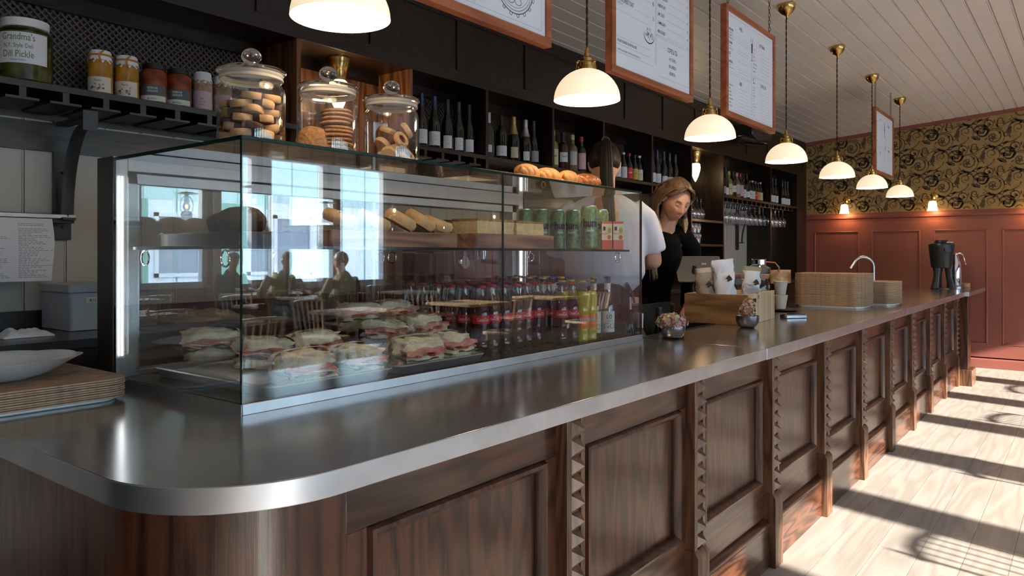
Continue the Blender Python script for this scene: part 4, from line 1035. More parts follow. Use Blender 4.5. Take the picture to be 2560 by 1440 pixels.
        L(xmid + .004, xr + .004, z0 + .240); L(xmid + .004, xr + .004, z0 + .232); xc = (xmid + xr) / 2
        tx('COFFEE & TEA', xc, z0 + .185, .031, 'C'); L(x3 + .03, x3 + .075, z0 + .196); L(xr - .075, xr - .03, z0 + .196)
        for i, a_ in enumerate(('- HOT COFFEE -', '- REAL ESPRESSO -', '- PROPER TEA -')): tx(a_, xc, z0 + .150 - .032 * i, .0205, 'C')
        L(xmid + .004, xr + .004, z0 + .062)
    else:
        L(xl - .008, xmid - .05, z1 - t - .016); L(xmid + .02, xr + .004, z1 - t - .016)
        tx('- WINE -', (xl + xmid) / 2, z0 + .490, .030, 'C')
        zz = z0 + .462
        for hd, its in (('WHITE WINE', ('RIESLING TROCKEN', 'CHARDONNAY DRY', 'HOUSE WHITE BY THE GLASS')), ('RED WINE', ('PINOT NOIR', 'HOUSE RED BY THE GLASS')), ('ROSE', ('DRY ROSE',)), ('SPARKLING', ('CAVA BRUT', 'ALCOHOL FREE SPARKLING'))):
            tx(hd, xl, zz, .0195); zz -= .015
            for it in its: tx(it, xl, zz, .0095, m=1); L(xl + .13, xmid - .06, zz); tx('95', xmid - .02, zz - .002, .0095, 'R', 1); zz -= .014
            zz -= .014
        L(xl - .008, xmid - .015, z0 + .245); L(xl - .008, xmid - .015, z0 + .235)
        tx('- BEER -', (xl + xmid) / 2, z0 + .192, .028, 'C')
        for i, it in enumerate(('HOUSE LAGER ON TAP', 'PALE ALE', 'WHEAT BEER', 'INDIA PALE ALE', 'ALCOHOL FREE LAGER', 'PEAR CIDER', 'APPLE CIDER DRY')):
            zz = z0 + .170 - .0185 * i; tx(it, xl, zz, .0105); L(xl + .14, xmid - .045, zz); tx(str(62 + i), xmid - .02, zz - .002, .0105, 'R')
        Vv(xmid - .004, z0 + .05, z0 + .36); x3 = xmid + .018; xc = (xmid + xr) / 2
        cz_ = z0 + .43; T.add([(xmid - .008, yy - .0003, cz_ - .025), (xmid + .008, yy - .0003, cz_ - .02), (xmid + .011, yy - .0003, cz_ + .03), (xmid - .010, yy - .0003, cz_ + .03)], [(0, 1, 2, 3)], 0)
        T.tube([(xmid, yy, cz_ - .02), (xmid + .001, yy, cz_ - .065)], .001, 4, 0); T.tube([(xmid - .014, yy, cz_ - .066), (xmid + .014, yy, cz_ - .066)], .001, 4, 0)
        T.tube([(xmid - .010, yy, cz_ + .03), (xmid - .013, yy, cz_ + .062)], .0007, 4, 0); T.tube([(xmid + .011, yy, cz_ + .03), (xmid + .013, yy, cz_ + .062)], .0007, 4, 0)
        tx('- SOFT DRINKS -', xc, z0 + .468, .026, 'C')
        for i, it in enumerate(('COCA-COLA', 'FANTA', 'LEMONADE', 'APPLE JUICE', 'ELDERFLOWER CORDIAL', 'SPARKLING WATER', 'GINGER BEER')):
            zz = z0 + .430 - .0205 * i; tx(it, x3, zz, .0115, m=1 if i else 3); L(x3 + .12, xr - .03, zz); tx(str(35 + i), xr, zz - .003, .0105, 'R', 1)
        L(xmid + .004, xr + .004, z0 + .285); L(xmid + .004, xr + .004, z0 + .278)
        tx('COFFEE & TEA', xc + .02, z0 + .238, .028, 'C')
        T.add([(x3, yy - .0003, z0 + .242), (x3 + .03, yy - .0003, z0 + .242), (x3 + .03, yy - .0003, z0 + .246), (x3, yy - .0003, z0 + .246)], [(0, 1, 2, 3)], 0); T.tube([(x3 + .006, yy, z0 + .252), (x3 + .006, yy, z0 + .272), (x3 + .024, yy, z0 + .272)], .001, 4, 0)
        for i, it in enumerate(('FILTER COFFEE', 'AMERICANO', 'ESPRESSO', 'DOUBLE ESPRESSO', 'CORTADO', 'LATTE', 'CAPPUCCINO', 'HOT CHOCOLATE', 'MOCHA', 'CHAI', 'LEAF TEA')):
            zz = z0 + .215 - .0155 * i; tx(it, x3, zz, .0095, m=1); L(x3 + .1, xr - .03, zz); tx(str(30 + i), xr, zz - .002, .0095, 'R', 1)
        L(xl - .008, xr + .004, z0 + t + .012)
    stuff_ = T.build('printed_menu', [INK, INKG, PAPER, REDL], b, smooth=False)
    return b
menu(1.393, 'crest', 'cherry framed board with black crest hanging at the top centre of the photo')
menu(2.580, 'food', 'cherry framed food and cake menu board above the woman in white')
menu(3.755, 'drinks', 'cherry framed wine and beer menu board, second board from the wallpapered wall')
menu(7.180, 'drinks', 'small looking menu board farthest away, against the wallpapered wall')

# wall sconces on the wallpaper
for i, (y, lb) in enumerate(((2.413, 'brass wall lamp nearest the back bar on the wallpapered wall'), (1.449, 'brass wall lamp above the coffee brewer on the wallpapered wall'), (.485, 'brass wall lamp at the right edge of the photo'), (-.48, 'brass wall lamp beyond the right edge of the photo'))):
    s = thing('wall_lamp', lb, 'lamp', (X1 - .002, y, 1.97), group='brass lamps on the wallpapered wall')
    MB().lathe([(0, 0), (.040, 0), (.042, .006), (.032, .016), (.012, .022), (0, .024)], (0, 0, 0), 20, 0, Matrix.Translation((X1 - .002, y, 1.975)) @ Matrix.Rotation(-PI / 2, 4, 'Y')).build('back_plate', BRASS, s)
    m = MB(); m.tube([(X1 - .02, y, 1.975), (X1 - .06, y, 2.0), (X1 - .10, y, 1.99), (X1 - .115, y, 1.955), (X1 - .115, y, 1.92)], .007, 8); m.build('arm', BRASS, s)
    m = MB(); m.lathe([(.022, 1.925), (.026, 1.915), (.024, 1.905)], (X1 - .115, y, 0), 18); m.build('gallery', BRASS, s)
    MB().lathe([(.024, 1.912), (.036, 1.905), (.043, 1.88), (.047, 1.84), (.054, 1.805), (.060, 1.798)], (X1 - .115, y, 0), 24).build('glass_shade', OPAL2, s)
    l = bpy.data.lights.new('wall_lamp_light', 'POINT'); l.energy = 2.6; l.color = (1, .58, .24); l.shadow_soft_size = .03
    lo = bpy.data.objects.new('wall_lamp_light', l); C.objects.link(lo); lo.parent = s; lo.location = (-.115, 0, -.175)
# niche lamps
CRY = opal('crystal_glow', (1, .74, .40), 3.2, 4)
for x, lb in ((2.455, 'brass and cut glass lamp glowing behind the middle cookie jar'), (6.80, 'brass and cut glass lamp in the far niche above the stacked glasses')):
    s = thing('niche_lamp', lb, 'lamp', (x, 3.03, ZF), group='cut glass lamps under the back bar soffit')
    n = 24; v = []; f = []
    pr = [(.060, 0), (.062, -.012), (.056, -.022), (.058, -.030), (.046, -.060), (.038, -.105), (.040, -.118)]
    for r_, z in pr:
        for i in range(n): q = r_ * (1 + (.035 if i % 2 else 0)); v.append((x + q * math.cos(i * 2 * PI / n), 3.03 + q * math.sin(i * 2 * PI / n), ZF + z))
    f = [(j * n + i, (j + 1) * n + i, (j + 1) * n + (i + 1) % n, j * n + (i + 1) % n) for j in range(len(pr) - 1) for i in range(n)]
    MB().add(v, f).build('brass_cup', BRASS, s, ang=60)
    v = []; pr = [(.034, -.116), (.044, -.128), (.046, -.155), (.042, -.19), (.030, -.235), (.014, -.275), (.003, -.295)]
    for j, (r_, z) in enumerate(pr):
        for i in range(n): q = r_ * (1 + (.06 if (i + j) % 2 else 0)); v.append((x + q * math.cos(i * 2 * PI / n), 3.03 + q * math.sin(i * 2 * PI / n), ZF + z))
    MB().add(v, f[:(len(pr) - 1) * n]).build('cut_glass_shade', CRY, s, smooth=False)
    l = bpy.data.lights.new('niche_light', 'POINT'); l.energy = 3.4; l.color = (1, .66, .34); l.shadow_soft_size = .04
    lo = bpy.data.objects.new('niche_light', l); C.objects.link(lo); lo.parent = s; lo.location = (-.0, -.065, -.19)
# loudspeaker
sp = thing('loudspeaker', 'black loudspeaker hung under the ceiling behind the drinks menu', 'speaker', (7.5, 2.72, 2.42))
MB().prism([(7.22, 2.58), (7.22, 2.46), (7.34, 2.42), (7.72, 2.42), (7.80, 2.50), (7.80, 2.58)], 2.62, 2.84, 'Y').build('cabinet', BLACKG, sp, bevel=.01)
MB().box(7.48, 7.54, 2.84, 2.91, 2.48, 2.54).build('wall_bracket', IRON, sp)

# ================================================================ bottles on the back bar
DG = mat('dark_wine_glass', (.006, .008, .006), .07, 0, coat=.6); FOILK = mat('black_foil', (.02, .02, .022), .35); FOILB = mat('navy_foil', (.025, .04, .11), .35, .3)
WLAB = mat('white_wine_label', (.66, .66, .68), .65)
def tint(nm, c): return bpy.data.materials.get(nm) or mat(nm, c, .1, 0, coat=.5)
PRF = {'slim': [(0, 0), (.033, 0), (.0365, .004), (.0365, .125), (.034, .160), (.022, .205), (.0155, .240), (.0145, .300), (.0155, .302), (.0155, .312), (0, .313)],
       'wine': [(0, 0), (.034, 0), (.0375, .004), (.0375, .165), (.034, .190), (.018, .215), (.0145, .235), (.0145, .292), (0, .293)],
       'fizz': [(0, 0), (.038, 0), (.043, .006), (.043, .120), (.038, .160), (.024, .215), (.0165, .250), (.0165, .300), (0, .304)],
       'spirit': [(0, 0), (.036, 0), (.0395, .004), (.0395, .165), (.034, .185), (.016, .205), (.0145, .275), (0, .276)],
       'beer': [(0, 0), (.028, 0), (.0305, .004), (.0305, .120), (.026, .145), (.0135, .180), (.0128, .225), (.0140, .228), (0, .232)]}
FT = {'slim': (.235, .0160), 'wine': (.225, .0156), 'fizz': (.190, .030), 'spirit': (.238, .0158), 'beer': (.212, .0140)}
fx = math.atan2(-.75, -.66)
def bottle(kind, glass, foil, labm, lz, lb, word='', wm=None, arc=1.1, group=None):
    b = thing('wine_bottle' if kind in ('slim', 'wine', 'fizz') else 'liqueur_bottle' if kind == 'spirit' else 'beer_bottle', lb, 'bottle', group=group)
    MB().lathe(PRF[kind], seg=18).build('bottle_body', glass, b)
    z0_, r0 = FT[kind]; top_ = PRF[kind][-2]
    pr = [(r0 + .0006, z0_)] + [(r + .0007, z) for r, z in PRF[kind] if z > z0_ and r > 0] + [(0, PRF[kind][-1][1] + .0008)]
    if kind == 'fizz': pr = [(.0325, .186), (.0248, .215), (.0172, .250), (.0172, .262), (.0185, .266), (.0172, .275), (.0172, .300), (.012, .306), (0, .307)]
    MB().lathe(pr, seg=18).build('foil_cap' if kind != 'beer' else 'crown_cap', foil, b)
    r = PRF[kind][2][0] + .0004
    if labm:
        MB().lathe([(r, lz[0]), (r, lz[1])], seg=14, a0=fx - arc, a1=fx + arc).build('label', labm, b)
        m = MB(); mid = (lz[0] + lz[1]) / 2
        if word: text(m, word, None, None, None, .017, .75, 'C', 0, ((0, 0, mid), r + .0004, fx + .1))
        else:
            text(m, 'S T E L', None, None, None, .006, .8, 'C', 0, ((0, 0, mid + .012), r + .0004, fx + .1)); text(m, 'estate', None, None, None, .009, .8, 'C', 0, ((0, 0, mid - .012), r + .0004, fx + .1))
        m.build('lettering', wm or INKG, b, smooth=False)
    return b
def at(o, x, y=3.0, z=ZS): o.location = (x, y, z); return o
g = 'tall wine bottles left of the cookie jar row'
a1 = at(bottle('slim', DG, FOILB, WLAB, (.025, .105), 'wine bottle with navy top partly behind the right cookie jar'), 3.02)
dup(a1, (3.125, 3.0, ZS), .0, 'wine bottle with navy top and wide white label, first fully visible')
a3 = at(bottle('slim', DG, FOILK, WLAB, (.020, .095), 'black topped wine bottle, third in the first compartment', arc=.75), 3.235)
dup(a3, (3.335, 3.0, ZS), 0, 'black topped wine bottle, fourth in the first compartment'); dup(a3, (3.43, 3.0, ZS), 0, 'black topped wine bottle at the right end of the first compartment')
GOLDF = mat('gold_foil', (.60, .42, .16), .35, .8); SILF = mat('silver_foil', (.6, .6, .62), .3, .9); WHF = mat('white_foil', (.7, .7, .72), .4)
at(bottle('wine', tint('green_clear', (.05, .055, .035)), WHF, WLAB, (.04, .085), 'clear green wine bottle with white cap and round label', arc=.5), 3.615)
at(bottle('wine', DG, FOILK, WLAB, (.030, .095), 'dark wine bottle with white label beside the white capped one'), 3.745)
at(bottle('fizz', DG, GOLDF, mat('cream_oval', (.55, .48, .32), .5), (.03, .10), 'sparkling wine bottle with gold foil neck', arc=.6), 3.875)
at(bottle('fizz', DG, SILF, WLAB, (.025, .085), 'sparkling wine bottle with silver foil neck', arc=.5), 4.005)
at(bottle('slim', DG, FOILK, mat('black_white_label', (.30, .30, .31), .6), (.03, .105), 'black bottle with dark mountain label at the end of the second compartment'), 4.125, 3.02)
at(bottle('spirit', tint('yellow_liqueur', (.20, .22, .04)), mat('yellow_cap', (.55, .52, .12), .4), mat('pale_yellow_label', (.56, .53, .28), .6), (.03, .14), 'yellow green liqueur bottle with pale yellow label', 'RAMEL', INK), 4.33)
at(bottle('spirit', tint('ruby_liqueur', (.06, .008, .01)), FOILK, WLAB, (.06, .13), 'ruby red liqueur bottle second in the spirits compartment', 'Aperol', BLUEP, .8), 4.455)
at(bottle('spirit', tint('gold_clear', (.16, .14, .07)), mat('cream_cap', (.55, .48, .26), .4), mat('silver_label', (.48, .47, .42), .4), (.05, .15), 'pale gold liqueur bottle with silver label', 'C', INK, .7), 4.58)
at(bottle('spirit', tint('smoke_glass', (.03, .03, .032)), mat('red_foil', (.5, .03, .02), .4), mat('pink_label', (.60, .38, .38), .6), (.03, .15), 'smoky gin bottle with red cap beside the woman in white', 'G', REDL, .8), 4.70)
bcols = [(5.235, 'white_beer', (.62, .65, .68), 'black bottle with pale blue label just right of the ear', 'MIR', FOILK), (5.335, 'x', (.66, .66, .67), 'beer bottle with white label and black cap', 'A', WHF), (5.43, 'red_beer', (.60, .03, .035), 'beer bottle with red label and red neck', 'RAMA', REDL), (5.525, 'amber_beer', (.60, .36, .08), 'short beer bottle with orange yellow label', 'M', FOILK), (5.605, 'cream_beer', (.64, .56, .42), 'beer bottle with cream label at the end of its compartment', 'W', WHF)]
for x, nm, c, lb, wd_, fo_ in bcols: at(bottle('beer', DG, fo_, mat(nm + '_label', c, .6), (.02, .11), lb, wd_, PAPER if nm == 'red_beer' else INK, 1.2), x)
for i, (x, o, lb) in enumerate(((5.74, a1, 'navy topped wine bottle at the left end of the fifth compartment'), (5.83, a1, 'second navy topped bottle in the fifth compartment'), (5.93, a1, 'third navy topped bottle in the fifth compartment'), (6.06, a3, 'black topped bottle right of the navy ones, above the blonde hair'), (6.17, a3, 'slim black bottle second from the right in the fifth compartment'), (6.29, a3, 'slim black bottle at the right end of the fifth compartment'))): dup(o, (x, 3.0, ZS), 0, lb)
src = [o for o in bpy.data.objects if o.name.startswith(('wine_bottle', 'liqueur_bottle', 'beer_bottle')) and o.parent is None]
def find(sub): return next(o for o in src if sub in o['label'])
farl = [(7.40, find('dark mountain'), 'black mountain label bottle at the left end of the far compartment'), (7.48, a3, 'tall black wine bottle beside the far yellow bottle'), (7.57, find('yellow green'), 'far yellow green liqueur bottle on the distant shelf'), (7.68, find('ruby'), 'far ruby liqueur bottle on the distant shelf'), (7.79, find('pale gold'), 'far pale gold liqueur bottle on the distant shelf'), (7.89, find('smoky gin'), 'far gin bottle with red cap on the distant shelf'),
        (7.99, find('pale blue'), 'far beer bottle with pale blue label'), (8.08, find('dark wine bottle'), 'far dark bottle with white label amid the beers'), (8.17, find('pale blue'), 'far black beer bottle left of the white labelled beer'), (8.26, find('white label and black'), 'far beer bottle with white label, left of the red one'), (8.35, find('red neck'), 'far beer bottle with red label on the distant shelf'), (8.43, find('orange yellow'), 'far short amber labelled beer on the distant shelf'), (8.51, find('cream label at the end'), 'far beer bottle with cream label before the divider')]
for x, o, lb in farl: dup(o, (x, 3.0, ZS), 0, lb)
for i, (x, o) in enumerate(((8.70, a1), (8.81, a1), (8.92, a1), (9.03, a1), (9.28, a3), (9.38, a3), (9.48, a3))):
    dup(o, (x, 3.0, ZS), 0, ['navy topped wine bottle just right of the last divider', 'second navy topped bottle past the last divider', 'third navy topped bottle past the last divider', 'fourth navy topped bottle past the last divider', 'left of the three slim bottles by the end panel', 'middle of the three slim bottles by the end panel', 'slim bottle nearest the end panel of the back bar'][i])

# hanging wine glasses
WO = 'first second third fourth fifth sixth seventh eighth ninth tenth eleventh twelfth thirteenth fourteenth'.split()
wg = tag(MB().lathe([(0, .0), (.030, -.001), (.033, -.003), (.004, -.008), (.0032, -.012), (.0030, -.085), (.008, -.095), (.026, -.110), (.038, -.135), (.040, -.155), (.036, -.185), (.030, -.210)], seg=20).build('wine_glass', WINEG), 'clear wine glass hanging upside down in the far rack', 'glass', 'wine glasses hanging in the far rack')
fst = True
for i in range(14):
    for j in range(3):
        loc = (7.37 + .138 * i + .0, 2.955 + .085 * j, ZS - .058); lb = 'hanging wine glass, %s from the left in the %s row of the far rack' % (WO[i], ('front', 'middle', 'back')[j])
        if fst: wg.location = loc; fst = False; wg['label'] = lb
        else: c = wg.copy(); C.objects.link(c); c.location = loc; c['label'] = lb
sg = None
for i in range(4):
    for j in range(2):
        loc = (6.56 + .085 * i, 2.98 + .09 * j, H0 + .342 + .21)
        c = wg.copy(); C.objects.link(c); c.location = loc; c['label'] = 'wine glass standing upside down on the niche shelf'; c['group'] = 'wine glasses on the niche shelf'
tb = tag(MB().lathe([(.026, 0), (.028, .002), (.034, .095), (.0335, .096), (.027, .006), (0, .006)], seg=18).build('tumbler', WINEG), 'clear tumbler stacked on the lower niche shelf', 'glass', 'tumblers on the lower niche shelf')
for i in range(3):
    for k in range(2):
        loc = (6.57 + .085 * i, 2.98, H0 + .109 + .1 * k)
        if i + k == 0: tb.location = loc
        else: c = tb.copy(); C.objects.link(c); c.location = loc

# ================================================================ left shelf jars
def pjar(x, r, h, content, lab, lb, word, wcol, capm, kind='pot', lz=(.02, .06), y=3.0):
    j = thing('preserve_jar', lb, 'jar', (x, y, ZS))
    MB().lathe([(0, 0), (r * .92, 0), (r, .006), (r, h * .78), (r * .85, h * .86), (r * .8, h * .88), (0, h * .88)], (x, y, ZS), 28).build('jar_contents', content, j)
    if kind == 'cloth':
        n = 28; v = []; prr = [(.0, h + .002), (r * .80, h + .002), (r * .88, h - .004), (r * .90, h * .88), (r * 1.02, h * .80)]
        for q, (rr_, z) in enumerate(prr):
            for i in range(n): k = 1 + (.05 * math.sin(i * 2.3) if q == 4 else 0); v.append((x + rr_ * k * math.cos(i * 2 * PI / n), y + rr_ * k * math.sin(i * 2 * PI / n), ZS + z - (.008 * (i % 3) if q == 4 else 0)))
        MB().add(v, [(q * n + i, q * n + (i + 1) % n, (q + 1) * n + (i + 1) % n, (q + 1) * n + i)[::-1] for q in range(4) for i in range(n)]).build('paper_cover', PAPER, j, ang=60)
        if wcol is not None and capm:
            m = MB(); m.tube([(x + r * .93 * math.cos(a * PI / 12), y + r * .93 * math.sin(a * PI / 12), ZS + h * .90) for a in range(25)], .004, 6, cap=False)
            a = fx + .2; c_, s_ = x + r * .97 * math.cos(a), y + r * .97 * math.sin(a)
            m.tube([(c_, s_, ZS + h * .90), (c_ + .012, s_ - .012, ZS + h * .98), (c_ + .002, s_ - .006, ZS + h * .91)], .003, 5); m.tube([(c_, s_, ZS + h * .9), (c_ + .004, s_ - .008, ZS + h * .72)], .0035, 5); m.build('ribbon', capm, j)
    else:
        MB().lathe([(r * .84, h * .87), (r * .88, h * .88), (r * .88, h), (0, h + .001)], (x, y, ZS), 28).build('lid', capm, j)
    MB().lathe([(r + .0006, lz[0]), (r + .0006, lz[1])], (x, y, ZS), 20, a0=fx - 1.15, a1=fx + 1.25).build('label', lab, j)
    m = MB()
    for i, (w_, sz, dz, mm) in enumerate(word): text(m, w_, None, None, None, sz, .72, 'C', mm, ((x, y, ZS + dz), r + .0012, fx + .12))
    m.build('lettering', wcol or INK, j, smooth=False); return j
PICK = mat('pickle_green', (.050, .055, .010), .12, nz=.6, ns=25, coat=.4); PEACH = mat('peach_halves', (.42, .19, .015), .15, nz=.45, ns=18, coat=.4); PEPP = mat('red_peppers', (.20, .035, .010), .15, nz=.6, ns=25, coat=.4); BEAN = mat('pale_beans', (.36, .24, .15), .3, nz=.4, ns=60)
OLV = mat('olive_print', (.16, .19, .09), .6); SLATE = mat('slate_label', (.085, .10, .105), .6); PLUM = mat('plum_print', (.30, .06, .15), .6)
pjar(1.03, .0845, .222, PICK, WLAB, 'big jar of dill pickles with white lid on the dark shelf', [("Grandma's", .034, .140, 0), ('N.Y. Style Deli', .022, .113, 0), ('Dill Pickle', .034, .080, 0), ('Premium Reserve', .009, .068, 1)], [OLV, BLUEP], WHITE, 'lid', (.060, .168))
fruit = [(0, 0)]
OR_ = mat('orange_ribbon', (.60, .24, .02), .35)
for x, lb in ((1.285, 'jar of peach halves with orange ribbon, left of the pair'), (1.385, 'jar of peach halves with orange ribbon, right of the pair')):
    j = pjar(x, .0430, .172, PEACH, mat('cream_fruit_label', (.62, .56, .46), .6) if x < 1.3 else bpy.data.materials['cream_fruit_label'], lb, [('Pesche', .012, .052, 0)], [INK], OR_, 'cloth', (.012, .070))
    m = MB(); r7 = random.Random(int(x * 100))
    for i in range(12):
        a = fx + .0 + r7.uniform(-.5, .6); z = r7.uniform(.020, .045)
        m.add([(x + .0442 * math.cos(a + .10 * math.cos(q * PI / 4)), 3.0 + .0442 * math.sin(a + .10 * math.cos(q * PI / 4)), ZS + z + .004 * math.sin(q * PI / 4)) for q in range(8)], [tuple(range(8))], i % 3)
    m.build('fruit_print', [BLUEP, INKG, OR_], j, smooth=False)
for x, lb in ((1.492, 'jar of grilled peppers with slate label beside the peach jars'), (1.595, 'jar of grilled peppers with slate label nearer the bean jar')):
    pjar(x, .0500, .162, PEPP, SLATE, lb, [('PEPERONI', .012, .058, 0), ('GRIGLIATI', .012, .046, 0), ('MONTELLO', .009, .0165, 1)], [PAPER, INK], BLACK, 'lid', (.032, .075))
    o = MB().lathe([(.0509, .010), (.0509, .032)], (x, 3.0, ZS), 20, a0=fx - 1.15, a1=fx + 1.25).build('lower_label', PAPG, [q for q in bpy.data.objects if q.get('label') == lb][0])
pjar(1.702, .039, .170, BEAN, mat('pink_paper_label', (.52, .40, .44), .6), 'jar of pale beans with white paper cover beside the left cookie jar', [('Alta', .013, .052, 0), ('Gourmet', .010, .040, 0), ('Le Bon', .010, .028, 0)], [PLUM], None, 'cloth', (.014, .088))
pjar(1.795, .039, .170, BEAN, bpy.data.materials['pink_paper_label'], 'second bean jar mostly hidden behind the left cookie jar', [('Alta', .013, .052, 0)], [PLUM], None, 'cloth', (.014, .088))

# iron brackets
def bracket(x, lb):
    b = thing('shelf_bracket', lb, 'bracket', (x, 3.17, 1.36))
    MB().box(x - .032, x + .032, 3.166, 3.176, 1.34, 1.80).build('wall_strap', STEEL if 0 else IRON, b, bevel=.001)
    MB().box(x - .022, x + .022, 2.93, 3.166, 1.782, 1.794).build('top_arm', IRON, b); MB().box(x - .026, x + .026, 2.918, 2.93, 1.742, 1.815).build('arm_end', IRON, b)
    n = 14; v = []; f = []
    for i in range(n + 1):
        t = i / n; a = t * PI / 2; yy_ = 2.93 + .19 * math.sin(a) ** .8 * 1.0; zz_ = 1.77 - .345 * (1 - math.cos(a)) ** .9
        v.append((yy_, zz_))
    m = MB(); m.tube([(x, p[0], p[1]) for p in v], [(.023, .005)] * (n + 1), 8); m.build('curved_brace', IRON, b)
    MB().box(x - .023, x + .023, 3.10, 3.166, 1.415, 1.425).build('foot', IRON, b)
    for z in (1.39, 1.60): MB().sphere((x, 3.164, z), .006, 8, 6).build('screw_head', BLACK, b)
    return b
bracket(1.215, 'black iron shelf bracket with curved brace left of the display case'); bracket(8.26, 'distant iron bracket on the cream boards under the hanging glasses'); bracket(-.25, 'iron shelf bracket outside the left edge of the photo')
rl = thing('ticket_rail', 'aluminium ticket rail holding a printed sheet on the cream boards', 'rail', (.9, 3.15, 1.42))
MB().box(.40, 1.245, 3.115, 3.150, 1.420, 1.437).build('rail_profile', STEEL, rl, bevel=.002); MB().box(.40, 1.240, 3.120, 3.145, 1.404, 1.419).build('grip_strip', BLACK, rl); MB().box(.40, 1.24, 3.150, 3.166, 1.41, 1.44).build('mounting_batten', BLACK, rl)
sh_ = thing('printed_sheet', 'white sheet of small print hanging from the ticket rail', 'paper', (1.02, 3.12, 1.30))
v = []; f = []; nx, nz_ = 14, 14
for j in range(nz_ + 1):
    for i in range(nx + 1):
        u, q = i / nx, j / nz_; v.append((.80 + .36 * u + .004 * math.sin(q * 5) * u, 3.117 - .012 * math.sin(q * 3) * u * u - .006 * q, 1.418 - .235 * q))
for j in range(nz_):
    for i in range(nx): a = j * (nx + 1) + i; f.append((a, a + nx + 1, a + nx + 2, a + 1))
N = len(v); v2 = [(p[0], p[1] + .0006, p[2]) for p in v]
MB().add(v, f).add(v2, [q[::-1] for q in f]).build('sheet', PAPER, sh_, off=sh_.location)
m = MB(); r6 = random.Random(11)
for col in (.90, 1.045):
    z = 1.402
    for i in range(34):
        if r6.random() < .12: z -= .0062; continue
        wln = r6.uniform(.05, .105) if i % 7 else .03; u = 0
        while u < wln:
            ww_ = r6.uniform(.006, .016); uu = (col + u - .80) / .36; q = (1.418 - z) / .235
            yy_ = 3.117 - .012 * math.sin(q * 3) * uu * uu - .006 * q - .0006
            m.add([(col + u, yy_, z), (col + u + ww_, yy_, z), (col + u + ww_, yy_, z + .0019), (col + u, yy_, z + .0019)], [(0, 1, 2, 3)]); u += ww_ + .003
        z -= .0062
stuff(m.build('small_print', INKG, sh_, smooth=False))

# things on the back counter
ZB = 1.011
bx = thing('storage_box', 'white plastic storage box with taped date on the back counter', 'box', (1.27, 2.98, ZB))
GREYP = mat('milky_plastic', (.40, .42, .46), .35, sss=.1)
m = MB(); m.prism(rrect(1.115, 1.43, 2.84, 3.10, .012, 3), ZB, ZB + .135); m.build('box_body', GREYP, bx, bevel=.002)
MB().prism(rrect(1.108, 1.437, 2.833, 3.107, .014, 3), ZB + .135, ZB + .165).build('box_lid', GREYP, bx, bevel=.003)
tp = MB().box(1.165, 1.235, 2.8385, 2.8395, ZB + .098, ZB + .118, 0); text(tp, '4|10', (1.178, 2.838, ZB + .1015), (1, 0, 0), (0, 0, 1), .017, .8, 'L', 1); tp.build('tape_label', [PAPG, INK], bx, smooth=False)
def crumple(name, lb, cat, x, y, z, sx_, sy_, h, m_, seed, n=22, amp=.5):
    v = []; f = []
    for j in range(n):
        for i in range(n):
            u, q = i / (n - 1) * 2 - 1, j / (n - 1) * 2 - 1
            e = max(0, 1 - max(abs(u), abs(q)) ** 3)
            v.append((x + sx_ * u * (1 + .08 * noise.noise(Vector((q * 2, seed, 0)))), y + sy_ * q * (1 + .1 * noise.noise(Vector((u * 2, seed, 3)))), z + .001 + h * e * (.55 + amp * abs(noise.noise(Vector((u * 2 + seed, q * 2, .3)))) * 1.6)))
    N = n * n
    v += [(p[0], p[1], z) for p in v]
    for j in range(n - 1):
        for i in range(n - 1): a = j * n + i; f += [(a, a + 1, a + n + 1, a + n), (N + a, N + a + n, N + a + n + 1, N + a + 1)]
    for i in range(n - 1):
        for a, b in ((i, i + 1), ((n - 1) * n + i + 1, (n - 1) * n + i), (i * n + n, i * n), (i * n + n - 1, (i + 1) * n + n - 1)): f.append((b, a, N + a, N + b))
    return tag(MB().add(v, f).build(name, m_, ang=50), lb, cat)
crumple('paper_napkin', 'crumpled white paper napkin on the back counter at the left edge', 'napkin', 0.955, 2.80, ZB, .075, .06, .030, PAPER, 3)
crumple('folded_cloth', 'folded lilac cloth on the back counter beside the plastic box', 'cloth', 1.52, 2.68, ZB, .22, .09, .016, mat('lilac_cloth', (.17, .17, .30), .9), 9, amp=.3)
crumple('pale_reflection_heap', 'added pale heap on the back counter standing in for a case reflection', 'cloth', 1.66, 2.90, ZB, .16, .13, .045, mat('pale_reflection', (.5, .48, .46), .9), 5, amp=.5)  # added heap, its pale colour stands in for a reflection in the glass
em = thing('espresso_machine', 'steel espresso machine with round pressure gauge seen through the display case', 'coffee machine', (3.53, 2.94, ZB))
STM = mat('machine_steel', (.42, .38, .37), .2, .9)
MB().box(3.19, 3.88, 2.80, 3.14, ZB + .07, ZB + .13).build('machine_base', STM, em, bevel=.008)
MB().box(3.19, 3.88, 2.90, 3.14, ZB + .13, ZB + .30).build('machine_back', STM, em, bevel=.004)
MB().box(3.17, 3.90, 2.78, 3.15, ZB + .30, ZB + .40).build('machine_hood', STM, em, bevel=.012)
MB().box(3.22, 3.85, 2.77, 2.90, ZB + .125, ZB + .138).build('drip_grate', BLACKG, em)
for x in (3.24, 3.83):
    for y in (2.84, 3.1): MB().cyl((x, y, ZB), .018, .07, 12).build('foot', BLACK, em)
for x in (3.38, 3.68):
    q = MB().cyl((x, 2.85, ZB + .245), .034, .06, 20).build('group_head', CHROME, em)
    MB().tube([(x, 2.85, ZB + .235), (x - .01, 2.74, ZB + .225), (x - .015, 2.66, ZB + .22)], [.012, .010, .013], 10).build('portafilter_handle', BLACKG, em)
